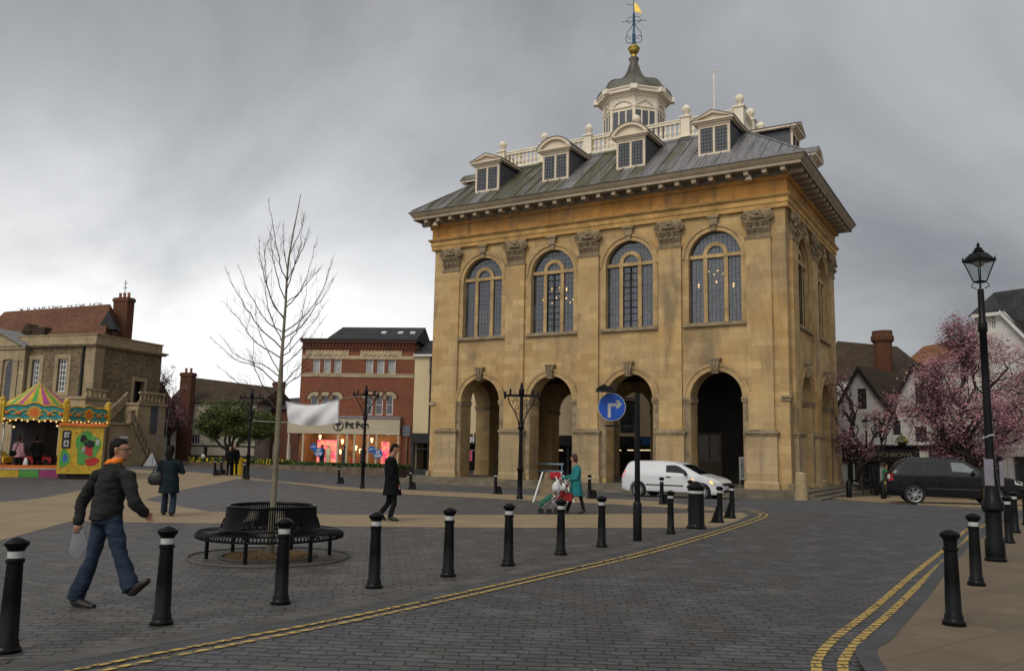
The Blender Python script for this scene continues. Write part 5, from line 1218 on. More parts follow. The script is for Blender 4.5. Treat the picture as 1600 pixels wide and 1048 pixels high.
# white shop front
m = MB(); z1_, z0_ = fr.z(700, 1540), fr.z(712, 1540); m.box(.1, Wd, -.4, -.01, z0_, z1_); 
for u in (1482, 1503, 1512, 1539, 1576, 1584, 1615, 1650): x = fr.x(u, 740); m.box(x-.12, x+.12, -.35, -.01, GR, z0_)
m.build('shopfront', M_rendw, R_)
m = MB(); m.box(.1, Wd, -.1, -.02, GR, z0_); m.build('shop_glass', M_pane, R_)
# ================================================================ STREET FURNITURE
M_post = pm('gloss_black_iron', (.004, .004, .0045), .27, .3, 3., .05, 40, spec=.16)
M_refl = pm('white_reflective_band', (.40, .40, .39), .5, .25, 6.)
def bollard_proto(band=True, tall=1.):
    r = empty('bollard', (0, 0, 0))
    m = MB(); k = tall
    m.lathe([(.108, 0), (.108, .035), (.092, .05), (.086, .07), (.086, .095), (.076, .11), (.069, .42), (.061, .70), (.072, .71), (.072, .732), (.062, .74), (.062, .745)], 20); m.build('shaft', M_post, r, smooth=35)
    m = MB(); m.lathe([(.0615, .742), (.0615, .80)], 20); m.build('band', M_refl if band else M_post, r, smooth=35)
    m = MB(); m.lathe([(.064, .80), (.067, .815), (.092, .845), (.095, .865), (.088, .875), (.075, .885), (.04, .905), (0, .912)], 20); m.build('cap', M_post, r, smooth=35)
    return r
def dupl(proto, loc, label, group, rz=0., sc=1.):
    c = proto.copy(); COL.objects.link(c)
    for ch in PROTO_KIDS[proto.name]:
        k = ch.copy(); COL.objects.link(k); k.parent = c
        for g in PROTO_KIDS.get(ch.name, []):
            q = g.copy(); COL.objects.link(q); q.parent = k
    c.location = loc; c.rotation_euler = (0, 0, rz); c.scale = (sc, sc, sc); tag(c, label, 'bollard', group); return c
PROTO_KIDS = {}
def reg(p):
    PROTO_KIDS[p.name] = kids(p)
    for k in PROTO_KIDS[p.name]: PROTO_KIDS[k.name] = kids(k)
    return p
bp = reg(bollard_proto()); first = True
ords = ['nearest black bollard of the left row, cut by the left picture edge', 'black bollard just right of the striding man in the grey jacket', 'black bollard standing in front of the round tree bench', 'black bollard just right of the round bench, below the man in the black coat', 'black bollard between the round bench and the pushchair, third right of the bench is next but one', 'black bollard below the plain lamp column, left of the pushchair', 'black bollard right in front of the pushchair wheels', 'black bollard between the teal coated woman and the blue sign post', 'black bollard just right of the blue sign post, left of the fat bollard']
ords[4] = 'black bollard below the market post that stands left of the woman in teal'
ords[3] = 'black bollard directly right of the round bench, before the man in black'
ords[4] = 'black bollard halfway between the round bench and the pushchair, in open setts'
ords[5] = 'black bollard next on the left of the one hiding the pushchair wheels'
for (u, v), lb in zip([(10, 1020), (252, 976), (438, 944), (584, 919), (700, 901), (794, 884), (876, 867), (940, 855), (1048, 834)], ords):
    p = G(u, v); dupl(bp, p, lb, 'bollards along the cobbled street', random.random()*6)
# the one fat bollard
fat = tag(empty('fat_bollard', G(1088, 826)), 'thickest black bollard with domed cap at the tip of the square', 'bollard')
m = MB(); m.lathe([(.225, 0), (.225, .05), (.20, .07), (.185, .12), (.178, .78), (.178, .80)], 28); m.build('shaft', M_post, fat, smooth=35)
m = MB(); m.lathe([(.18, .80), (.18, .86)], 28); m.build('band', M_refl, fat, smooth=35)
m = MB(); m.lathe([(.178, .86), (.19, .90), (.21, .92), (.21, .95), (.17, .99), (.10, 1.03), (.09, 1.05), (0, 1.08)], 28); m.build('cap', M_post, fat, smooth=35)
for (u, v), lb in zip([(1125, 817), (1144, 810)], ('slim black bollard directly right of the fat bollard', 'slim black bollard at the tip of the square, last before the road bend')):
    c = dupl(bp, G(u, v), lb, 'bollards along the cobbled street')
    m = MB(); m.box(-.28, -.02, -.06, .06, 0, .03); m.add([(-.22, -.05, .03), (-.05, -.05, .03), (-.08, -.05, .42), (-.22, .05, .03), (-.05, .05, .03), (-.08, .05, .42)], [(0, 1, 2), (5, 4, 3), (0, 2, 5, 3), (1, 4, 5, 2)]); m.build('foot_bracket', M_post, c)
# far row with a foot socket
fp = bollard_proto(); m = MB(); m.add([(.06, -.1, 0), (.3, -.1, 0), (.3, .1, 0), (.06, .1, 0), (.06, -.08, .36), (.24, -.08, .32), (.24, .08, .32), (.06, .08, .36)], [(0, 3, 2, 1), (4, 5, 6, 7), (0, 1, 5, 4), (1, 2, 6, 5), (2, 3, 7, 6), (3, 0, 4, 7)]); m.build('foot_socket', M_post, fp)
reg(fp)
for (u, v), lb in zip([(387-6, 748), (529, 755), (641, 764), (774, 772), (921, 779), (1034, 788), (1079, 797), (335, 743), (345, 742)],
    ('small far bollard close beside the market post left of the bare tree', 'small far bollard left of the market post before the brick shop', 'small far bollard beside the man in the black coat', 'small far bollard left of the market post before the second arch', 'small far bollard right of the woman in teal', 'small far bollard in front of the white van, behind the slim ones', 'small far bollard hidden behind the fat bollard', 'left one of the pair of far bollards near the yellow board', 'right one of the pair of far bollards, touching the yellow board')):
    dupl(fp, G(u, v), lb, 'bollards on the far side of the square', .1)
bpr = bollard_proto(); reg(bpr)
for (u, v), lb, bd_ in zip([(1491, 976), (1526, 914), (1577, 848), (1587, 832), (1604, 820)], ('tallest looking bollard on the right pavement, without a white band', 'black bollard with white band on the right pavement, before the lamp post', 'black bollard right behind the ornate lamp post base', 'black bollard on the right pavement, half behind the one at the lamp post', 'farthest black bollard, cut by the right picture edge'), (0, 1, 1, 1, 0)):
    p = G(u, v, .055)
    c = dupl(bpr, p, lb, 'bollards on the right pavement', 0, 1.02)
    if not bd_:
        for k in bpy.data.objects:
            if k.parent == c and k.name.startswith('band'): k.data = k.data.copy(); k.data.materials[0] = M_post
for q in (bp, fp, bpr):
    for k in PROTO_KIDS[q.name]:
        bpy.data.objects.remove(k)
    bpy.data.objects.remove(q)
# market posts with decorative cross arms
def market_post(u, v, vt, vcol, label, rz=0.):
    p = G(u, v); Y = p.y; zt = at(u, vt, Y).z-p.z; zc = at(u, vcol, Y).z-p.z
    r = tag(empty('market_post', p, rz), label, 'post', 'black market posts with cross arms')
    m = MB(); m.lathe([(.12, 0), (.12, .1), (.095, .14), (.09, .5), (.09, zc-.05), (.12, zc), (.12, zc+.05), (.08, zc+.1), (.072, zc+.6), (.066, zt-1.7), (.064, zt-.8), (.06, zt-.3)], 14); m.build('column', M_post, r, smooth=35)
    m = MB(); m.lathe([(.075, zt-1.75), (.11, zt-1.7), (.11, zt-1.62), (.075, zt-1.55)], 14); m.lathe([(.08, zt-.55), (.10, zt-.5), (.10, zt-.3), (.05, zt-.25), (.06, zt-.18), (.0, zt)], 12); m.build('finial', M_post, r, smooth=35); m = MB()
    m.box(-.62, .62, -.03, .03, zt-.57, zt-.48); m.build('cross_arm', M_post, r, smooth=35)
    for s_ in (-1, 1):
        m = MB(); m.tube([(s_*x, 0, z) for x, z in [(.07, zt-1.6), (.12, zt-1.35), (.26, zt-1.05), (.42, zt-.8), (.5, zt-.5)]], .025, 6)
        m.tube([(s_*x, 0, z) for x, z in [(.08, zt-1.2), (.15, zt-1.15), (.22, zt-1.0), (.18, zt-.85), (.10, zt-.88), (.11, zt-.98), (.15, zt-1.0)]], .014, 5)
        m.tube([(s_*x, 0, z) for x, z in [(.1, zt-.7), (.22, zt-.66), (.32, zt-.74), (.27, zt-.82)]], .014, 5)
        m.box(s_*.59-.045, s_*.59+.045, -.045, .045, zt-.64, zt-.38); m.lathe([(.035, zt-.48), (.045, zt-.36), (.0, zt-.22)], 8, (s_*.40, 0, 0)); m.build('scroll_bracket', M_post, r, smooth=35)
    return r, p, zt
mp1 = market_post(386, 749, 606, 712, 'black market post with scrolled cross arm left of the bare tree')
mp2 = market_post(566, 763, 600, 722, 'black market post before the brick shop, holding the white banner end')
mp3 = market_post(812, 780, 595, 734, 'black market post in front of the second pier of the hall')
# banner slung from its cord
a = at(447, 627, 39.5); b = at(528, 624, 37.5); c = at(451, 660, 39.5); d = at(528, 660, 37.5)
bn = tag(empty('banner', (a+b)/2), 'blank white cloth banner slung between two market posts', 'banner')
m = MB(); NX, NZ = 28, 10; o_ = (a+b)/2
for i in range(NX+1):
    s_ = i/NX
    for j in range(NZ+1):
        t = j/NZ; p = a.lerp(b, s_).lerp(c.lerp(d, s_), t); sag = -.22*math.sin(PI*s_)*(1-t*.4)
        p = p+Vector((0, 0, sag))+Vector((0, .10*math.sin(s_*9+t*2)*math.sin(PI*s_)+.05*math.sin(t*7+s_*14)-.5*math.sin(PI*s_)*math.sin(PI*t)*.25, 0)); m.v.append(tuple(p-o_))
for i in range(NX):
    for j in range(NZ): k = i*(NZ+1)+j; m.f.append((k, k+1, k+NZ+2, k+NZ+1)); m.mi.append(0)
m.build('cloth', pm('white_banner_cloth', (.62, .62, .63), .8, .08, 1.5, .3, 3), bn, smooth=True, fix=False)
m = MB(); e1 = mp1[1]+Vector((.6, 0, mp1[2]-2.6)); e2 = mp2[1]+Vector((-.3, 0, mp2[2]-.55))
m.tube([mp1[1]+Vector((.1, 0, at(386, 657, mp1[1].y).z-mp1[1].z))-o_, c-o_], .014, 4); m.tube([a-o_, c-o_], .02, 4); m.tube([b-o_, e2-o_], .014, 4); m.tube([d-o_, mp2[1]+Vector((0, 0, at(566, 660, mp2[1].y).z-mp2[1].z))-o_], .014, 4)
m.tube([a-o_, (a+b)/2+Vector((0, 0, -.22))-o_, b-o_], .014, 4); m.build('cord', M_refl, bn)
# blue turn-right sign on its post
p = G(996, 845); sp = tag(empty('sign_post', p), 'black post carrying the round blue turn-right sign', 'sign')
zt = at(998, 615, p.y).z; zc = at(996, 786, p.y).z
m = MB(); m.lathe([(.085, 0), (.085, zc-.02), (.075, zc+.02), (.055, zc+.04), (.05, zt), (.0, zt+.01)], 14); m.build('pole', M_post, sp, smooth=35)
q = at(955, 636, p.y)-p; rr = 21.5/FPX*p.y
def tohx(v_): return v_
Mrot = Matrix.Translation(q+Vector((0, -.09, 0))) @ Matrix.Rotation(ROLL*0, 4, 'Y')
m = MB(); m.lathe([(rr, 0), (rr, .012)], 40, M=Mrot @ Matrix.Rotation(PI/2, 4, 'X')); m.build('sign_rim', M_refl, sp)
m = MB(); m.lathe([(rr*.955, 0), (rr*.955, .016)], 40, M=Mrot @ Matrix.Rotation(PI/2, 4, 'X')); m.build('sign_face', pm('sign_blue', (.008, .065, .36), .4, .12, 3., .03), sp)
u_ = rr/21.5; ar = [(-6.5, -17), (-1.8, -17), (-1.8, -.6+2), (7, 1.4), (7, -2.2), (5, -2.2), (5, -2.4), (9, -2.4), (16.5, 4), (9, 10.6), (5.2, 10.6), (8.6, 6), (-6.5, 6)]
ar = [(-6.4, -16.5), (-1.6, -16.5), (-1.6, 1.0), (8.0, 1.0), (5.6, -1.9), (10.0, -1.9), (15.6, 4.2), (10.4, 10.6), (5.4, 10.6), (8.6, 5.8), (-4.6, 5.8), (-6.4, 4.2)]
m = MB(); m.prism([(x*u_, z*u_) for x, z in ar], -.022, -.012, Mrot); m.build('sign_arrow', M_refl, sp)
for v in (623, 666): k = at(996, v, p.y)-p; m = MB(); m.box(q.x-.12 if v > 650 else q.x+.1, 0, -.04, .0, k.z-.018, k.z+.018); m.build('bracket', M_post, sp)
lz = at(943, 609, p.y)-p; m = MB(); m.prism([(lz.x-.17, lz.z-.05), (lz.x+.17, lz.z-.05), (lz.x+.15, lz.z+.03), (lz.x+.08, lz.z+.06), (lz.x-.1, lz.z+.06), (lz.x-.16, lz.z+.01)], -.35, -.05); m.box(lz.x-.05, lz.x+.02, -.25, -.15, lz.z+.06, lz.z+.09); m.box(lz.x+.1, 0, -.1, -.06, lz.z+.0, lz.z+.025) if False else None
m.tube([(lz.x+.1, -.1, lz.z+.02), (q.x+rr*.6, -.06, q.z+rr*.72)], .015, 5); m.build('sign_light', M_post, sp)
# heritage lamp on the right
def lantern_head(root, s, z, mat_glass):
    m = MB(); m.lathe([(.15*s, z-.0), (.17*s, z+.03*s), (.15*s, z+.05*s)], 4, phase=PI/4+.35); 
    for k in range(4):
        a = PI/2*k+PI/4+.35; m.tube([(.16*s*math.cos(a), .16*s*math.sin(a), z+.04*s), (.38*s*math.cos(a), .38*s*math.sin(a), z+.60*s)], .017*s, 5)
        m.tube([(.1*s*math.cos(a), .1*s*math.sin(a), z-.16*s), (.22*s*math.cos(a), .22*s*math.sin(a), z-.1*s), (.17*s*math.cos(a), .17*s*math.sin(a), z)], .014*s, 5)
        m.lathe([(.02*s, z+.66*s), (.02*s, z+.72*s), (0, z+.74*s)], 6, (.39*s*math.cos(a), .39*s*math.sin(a), 0))
    m.lathe([(.39*s, z+.58*s), (.42*s, z+.60*s), (.42*s, z+.66*s), (.37*s, z+.67*s), (.22*s, z+.82*s), (.14*s, z+.86*s)], 4, phase=PI/4+.35)
    m.lathe([(.14*s, z+.85*s), (.15*s, z+.88*s), (.10*s, z+.93*s), (.11*s, z+.95*s), (.06*s, z+1.0*s), (.03*s, z+1.02*s), (.045*s, z+1.07*s), (.02*s, z+1.11*s), (.0, z+1.16*s)], 12)
    m.build('lantern_frame', M_post, root, smooth=35)
    m = MB()
    for k in range(4):
        a, b = PI/2*k+PI/4+.35, PI/2*(k+1)+PI/4+.35; m.add([(.155*s*math.cos(a), .155*s*math.sin(a), z+.05*s), (.155*s*math.cos(b), .155*s*math.sin(b), z+.05*s), (.375*s*math.cos(b), .375*s*math.sin(b), z+.59*s), (.375*s*math.cos(a), .375*s*math.sin(a), z+.59*s)], [(0, 1, 2, 3)])
    m.build('lantern_glass', mat_glass, root)
    m = MB(); m.sph((0, 0, z+.55*s), (.15*s, .15*s, .10*s), 12, 8); m.build('lamp_bowl', pm('opal_bowl', (.35, .35, .34), .2) if 'opal_bowl' not in bpy.data.materials else bpy.data.materials['opal_bowl'], root, smooth=True)
def clear_glass():
    m, t, b = newmat('clear_glass'); tr = t.nodes.new('ShaderNodeBsdfTransparent'); tr.inputs[0].default_value = (.85, .87, .87, 1); gl = nd(t, 'ShaderNodeBsdfGlossy', Roughness=.05); mx = t.nodes.new('ShaderNodeMixShader'); mx.inputs[0].default_value = .12
    t.links.new(tr.outputs[0], mx.inputs[1]); t.links.new(gl.outputs[0], mx.inputs[2]); t.links.new(mx.outputs[0], t.nodes['Material Output'].inputs[0]); return m
M_clear = clear_glass()
p = G(1556, 876, .055); lp = tag(empty('street_lamp', p), 'tall black street lamp with glazed square lantern on the right pavement', 'street lamp')
H = lambda v: at(1550, v, p.y).z-p.z
hb_ = H(452)
m = MB(); m.lathe([(.165, 0), (.165, .04), (.15, .06), (.15, H(845)), (.125, H(838)), (.125, H(800)), (.17, H(795)), (.17, H(785)), (.13, H(778)), (.105, H(755)), (.085, H(745)), (.075, H(735)), (.07, H(700)), (.062, H(600)), (.058, H(520)), (.075, H(517)), (.075, H(505)), (.055, H(502)), (.05, hb_)], 16); m.build('column', M_post, lp, smooth=35)
for v, zz_ in ((798, 0), (760, 0), (682, 0)):
    m = MB(); m.tube([(.09*math.cos(t/10*2*PI), .09*math.sin(t/10*2*PI), H(v)+.03*math.sin(t)) for t in range(10)], .012, 5, closed=True); m.build('cable_tie', M_refl, lp)
m = MB()
lantern_head(lp, .62, hb_+.11, M_clear)
m = MB(); m.box(-.17, -.02, -.12, -.11, H(758), H(717)); m.box(.08, .14, -.12, -.11, H(758), H(720)); m.build('tied_notice', pm('dull_notice', (.20, .19, .23), .7), lp)
# smaller old lamp before the inn, and stone post and short posts
p = G(1357, 775); l2 = tag(empty('street_lamp', p), 'small dark street lamp with lantern in front of the white inn', 'street lamp')
H2 = lambda v: at(1357, v, p.y).z-p.z
m = MB(); m.lathe([(.12, 0), (.12, .5), (.07, .6), (.05, H2(672))], 10); m.build('column', M_post, l2, smooth=35); lantern_head(l2, .62, H2(668), M_clear)
p = G(1252, 781); so_ = MB(); so_.lathe([(.30, 0), (.27, .1), (.24, 1.0), (.23, 1.12), (.14, 1.17), (0, 1.19)], 12); o = so_.build('stone_post', M_old, smooth=50); o.location = p; tag(o, 'weathered round stone post at the corner of the hall steps', 'post')
for (u, v), lb in (((1327, 779), 'short dark wooden post nearer the hall on the far pavement'), ((1381, 781), 'short dark wooden post beside the tail of the black car')):
    m = MB(); m.lathe([(.13, 0), (.125, .8), (.08, .88), (0, .9)], 10); o = m.build('short_post', M_post, smooth=50); o.location = G(u, v); tag(o, lb, 'post', 'short posts on the far pavement')
sheet('far_pavement', GP([(1262, 777), (1345, 783), (1500, 792), (1750, 806)])+[(60, 60), (13, 60), tuple(G(1300, 770)[:2])], .06, M_tan, .15)
# round bench
bn = tag(empty('round_bench', TREE), 'round black slatted metal bench encircling the young bare tree', 'bench'); bn.scale = (.93, .93, 1)
prof = [(.70, .77), (.705, .72), (.715, .62), (.73, .53), (.765, .465), (.83, .43), (.93, .42), (1.05, .415), (1.12, .405), (1.16, .38), (1.17, .35), (1.16, .32)]
m = MB(); N_ = 132
for k in range(N_):
    a = 2*PI*k/N_; m.tube([(r*math.cos(a), r*math.sin(a), z) for r, z in prof], .0125, 5)
m.build('slats', M_post, bn, smooth=60)
m = MB()
for r, z, q in ((.70, .775, .024), (1.155, .33, .018), (.80, .445, .014), (1.0, .395, .014)): m.tube([(r*math.cos(2*PI*k/72), r*math.sin(2*PI*k/72), z) for k in range(72)], q, 8, closed=True)
m.build('hoops', M_post, bn, smooth=60)
for k in range(6):
    a = 2*PI*k/6+.42; m = MB(); m.tube([(.98*math.cos(a), .98*math.sin(a), 0), (.98*math.cos(a), .98*math.sin(a), .40)], .032, 8); m.tube([(.74*math.cos(a), .74*math.sin(a), .60), (.82*math.cos(a), .82*math.sin(a), .40), (1.15*math.cos(a), 1.15*math.sin(a), .37)], .015, 5); m.lathe([(.06, 0), (.06, .012)], 10, (.98*math.cos(a), .98*math.sin(a), 0)); m.build('leg', M_post, bn, smooth=60)
# sandwich boards and warning sign
M_wood = pm('bare_wood', (.30, .22, .13), .7, .3, 4., .2, 20)
p = G(852, 786); p.y += 5.2; p = G(856, 784); sb = tag(empty('folding_sign', p+Vector((.15, 0, 0)), .35), 'leaning white and wooden folding board standing behind the pushchair', 'folding sign'); sb.scale = (.82, .82, .82)
m = MB()
for s_ in (-1, 1):
    m.tube([(s_*.42-.42, .0, 0), (s_*.42-.02, .0, 1.22)], .04, 4)
m.build('leg', M_white, sb)
m = MB(); m.add([(-.62, .05, .25), (.15, .05, .25), (.42, .04, 1.2), (-.30, .04, 1.2), (-.62, .08, .25), (.15, .08, .25), (.42, .07, 1.2), (-.30, .07, 1.2)], [(0, 1, 2, 3), (7, 6, 5, 4), (0, 4, 5, 1), (1, 5, 6, 2), (2, 6, 7, 3), (3, 7, 4, 0)]); m.build('board', M_wood, sb)
m = MB(); m.tube([(.05, -.1, 1.1), (.5, -.45, 0)], .035, 4); m.tube([(.45, -.05, 1.1), (.8, -.4, 0)], .035, 4); m.build('stay', M_white, sb); m = MB(); m.box(-.12, .3, -.14, -.0, .98, 1.22); m.build('red_topper', M_red, sb)
p = hall.matrix_basis @ Vector((HW-4.0, .9, .15)) if False else None
def hallp(x, y, z): return HO+Vector((math.cos(HA), -math.sin(HA), 0))*x+Vector((math.sin(HA), math.cos(HA), 0))*y+Vector((0, 0, z))
nb = tag(empty('notice_stand', hallp(HW-2.55, 1.6, .153), -HA-.1), 'framed picture notice on an easel inside the right-hand arch', 'notice board')
m = MB(); m.box(-.42, .42, -.03, .0, .35, 1.45); m.tube([(-.38, 0, .4), (-.42, 0, 0)], .025, 5); m.tube([(.38, 0, .4), (.42, 0, 0)], .025, 5); m.tube([(0, .02, 1.2), (0, .5, 0)], .025, 5); m.build('frame', pm('grey_frame', (.25, .25, .25), .5), nb)
m = MB(); m.box(-.34, .34, -.04, -.03, .45, 1.36); m.build('picture', pm('dim_print', (.10, .11, .12), .4, .8, 5.), nb)
wb_ = tag(empty('wall_notice', hallp(HW-2.6, 6.3, 1.7), -HA), 'small dark framed notice on the inner wall of the arcade', 'notice board'); m = MB(); m.box(-.45, .45, 0, .06, 0, .7); m.build('frame', M_black, wb_); m = MB(); m.box(-.3, .3, -.02, 0, .12, .58); m.build('sheet_of_paper', pm('dull_paper', (.16, .16, .15), .7), wb_)
p = G(235, 729); ws = tag(empty('road_works_sign', p), 'back of a triangular metal road sign on folding legs by the stair', 'road sign')
m = MB(); m.prism([(-.52, .05), (.52, .05), (.12, .98), (-.02, .98)], -.02, .01); m.build('plate', pm('bare_metal', (.30, .31, .32), .5, .2), ws)
m = MB()
for s_ in (-1, 1): m.tube([(s_*.7, -.05, 0), (s_*.12, 0, 2.8 if False else 1.05)], .03, 5)
m.tube([(-.75, 0, .03), (.75, 0, .03)], .03, 5); m.build('leg', M_post, ws)
p = G(250, 731); sc_ = tag(empty('scaffold_frame', p), 'tall thin grey metal frame standing before the stair building', 'metal frame')
m = MB(); hh = at(245, 634, p.y).z-p.z
for a, b in (((-.6, 0), (-.25, hh)), ((.1, 0), (.35, hh*.96)), ((-.45, hh*.45), (.25, hh*.47)), ((-.33, hh*.75), (.3, hh*.76))): m.tube([(a[0], 0, a[1]), (b[0], 0, b[1])], .024, 5)
m.build('tubes', pm('galvanised', (.09, .095, .105), .6), sc_)
p = G(352, 743); yb = MB(); yb.box(-.22, .22, -.03, .0, .0, 1.3) if False else yb.prism([(-.24, 0), (.24, 0), (.17, 1.0), (-.17, 1.0)], -.03, .02); yb.prism([(-.24, 0), (.24, 0), (.17, 1.0), (-.17, 1.0)], .3, .35); yb.box(-.15, .15, .02, .3, .93, .98); o = yb.build('warning_board', pm('yellow_plastic', (.62, .42, .02), .5)); o.location = p+Vector((.25, 1.2, 0)); tag(o, 'yellow folding caution board behind the pair of far bollards', 'folding sign')
# blue rails seen in the arcade
r = tag(empty('blue_rail', hallp(6.9, 2.4, .15), -HA), 'pale blue two-bar rail standing inside the second arch', 'railing')
m = MB()
for z in (.45, .85): m.box(-.9, .9, -.04, .04, z-.05, z+.05)
for x in (-.8, .8): m.box(x-.03, x+.03, -.03, .03, 0, .9)
m.build('bars', pm('pale_blue_paint', (.22, .30, .38), .5), r)
# ================================================================ TREES
M_bark = pm('young_bark', (.17, .15, .10), .85, .4, 5., .5, 30); M_twig = pm('twig_bark', (.075, .05, .042), .85, .3, 5.); M_barkd = pm('dark_bark', (.035, .028, .022), .9, .4, 5., .6, 20)
yt = tag(empty('young_tree', TREE), 'slender bare young tree growing through the round bench', 'tree')
TY = TREE.y
def tp(u, v, dy=0.): return at(u, v, TY+dy)-TREE
trunk_px = [(421, 871), (424, 830), (427, 785), (430, 740), (433, 690), (436, 640), (438, 600), (440, 560), (443, 520), (446, 480), (448, 440), (451, 405), (457, 370), (464, 335), (470, 303)]
rad_px = [8, 6.6, 5.6, 5.3, 5.2, 5.3, 5, 3.4, 2.9, 2.5, 2.1, 1.8, 1.4, 1., .55]
tr_pts = [tp(*q) for q in trunk_px]; tr_pts[0].z = 0
m = MB(); m.tube(tr_pts, [q*TY/FPX*.82 for q in rad_px], 12); m.build('trunk', M_bark, yt, smooth=60)
def on_trunk(v):
    for i in range(len(trunk_px)-1):
        if trunk_px[i][1] >= v >= trunk_px[i+1][1]:
            t = (trunk_px[i][1]-v)/(trunk_px[i][1]-trunk_px[i+1][1]); return tr_pts[i].lerp(tr_pts[i+1], t)
    return tr_pts[-1]
rnd = random.Random(4)
def crom(P_, n=5):
    o = []
    for i in range(len(P_)-1):
        a, b, c, d = P_[max(i-1, 0)], P_[i], P_[i+1], P_[min(i+2, len(P_)-1)]
        for k in range(n):
            t = k/n; o.append(.5*((2*b)+(c-a)*t+(2*a-5*b+4*c-d)*t*t+(3*b-a-3*c+d)*t**3))
    o.append(P_[-1]); return o
br = [(605, [(405, 575), (365, 560), (326, 523)]), (592, [(415, 572), (372, 556), (340, 520)]), (560, [(395, 530), (375, 500), (345, 468)]), (545, [(405, 510), (372, 460), (350, 415)]), (520, [(415, 500), (388, 455), (371, 410)]),
 (500, [(425, 470), (408, 410), (403, 367)]), (440, [(437, 410), (428, 360), (418, 309)]), (430, [(443, 380), (443, 345)]), (640, [(405, 615), (372, 598), (339, 570)]), (520, [(480, 490), (505, 450), (524, 395)]), (480, [(462, 465), (480, 430), (496, 366)]),
 (440, [(470, 395), (485, 351)]), (400, [(470, 360), (477, 332)]), (530, [(470, 510), (500, 470), (527, 426)]), (560, [(455, 545), (480, 515), (516, 465)]), (575, [(455, 560), (475, 540), (512, 491)]), (475, [(470, 455), (490, 430), (503, 418)]), (605, [(455, 585), (480, 560), (505, 520)]),
 (470, [(432, 430), (424, 385), (424, 350)]), (500, [(420, 455), (414, 400), (420, 372)]), (460, [(458, 420), (470, 380), (472, 345)]), (535, [(425, 500), (415, 450), (425, 420)]), (625, [(410, 600), (395, 560), (398, 530)]), (550, [(462, 520), (475, 480), (480, 440)]), (585, [(425, 560), (405, 520), (400, 480)]), (620, [(450, 600), (470, 585), (492, 570)])]
m = MB()
for v0, pts in br:
    dep = rnd.uniform(-1, 1)*.7; P0 = on_trunk(v0); n = len(pts); P_ = [P0]+[tp(u, v, dep*(i+1)/n) for i, (u, v) in enumerate(pts)]
    C_ = crom(P_); L_ = sum((C_[i+1]-C_[i]).length for i in range(len(C_)-1)); r0 = .003+.0042*L_
    C_ = [c+Vector((rnd.uniform(-1, 1), rnd.uniform(-1, 1), rnd.uniform(-1, 1)))*.012*(i > 0) for i, c in enumerate(C_)]
    m.tube(C_, [r0*(1-i/(len(C_)-1))**.8+.0016 for i in range(len(C_))], 5)
    for k in range(int(5+L_*7)):
        t = rnd.uniform(.25, .97); i = int(t*(len(C_)-1)); b = C_[i]; d = (C_[min(i+1, len(C_)-1)]-C_[max(i-1, 0)]).normalized(); l = rnd.uniform(.12, .55)*(1.15-t)
        s_ = Vector((rnd.uniform(-1, 1), rnd.uniform(-1, 1), rnd.uniform(-.2, .6))).normalized(); e = b+d*l*.8+s_*l*.55+Vector((0, 0, l*.2)); mid = b.lerp(e, .5)+Vector((0, 0, -.02))
        m.tube([b, mid, e], [.0026, .002, .0011], 3)
        if l > .25:
            for _ in range(2): f = b.lerp(e, rnd.uniform(.4, .9)); m.tube([f, f+(d+Vector((rnd.uniform(-1, 1), rnd.uniform(-1, 1), rnd.uniform(-.2, 1)))).normalized()*l*.4], [.0022, .0013], 3)
m.build('branches', M_twig, yt, smooth=True)
m = MB(); m.tube([tp(431, 735), tp(432, 700), tp(436, 600)], .012, 5); c0 = tp(436, 598); m.box(c0.x-.12, c0.x-.03, c0.y-.05, c0.y+.05, c0.z-.25, c0.z) if False else None
def limb(m, a, b, r0, r1, n=6, wob=.15, rn=rnd):
    P_ = [a.lerp(b, i/n)+Vector((rn.uniform(-1, 1), rn.uniform(-1, 1), rn.uniform(-.5, .5)))*wob*(0 < i < n)*(b-a).length*.2 for i in range(n+1)]
    m.tube(P_, [r0+(r1-r0)*i/n for i in range(n+1)], 6); return P_
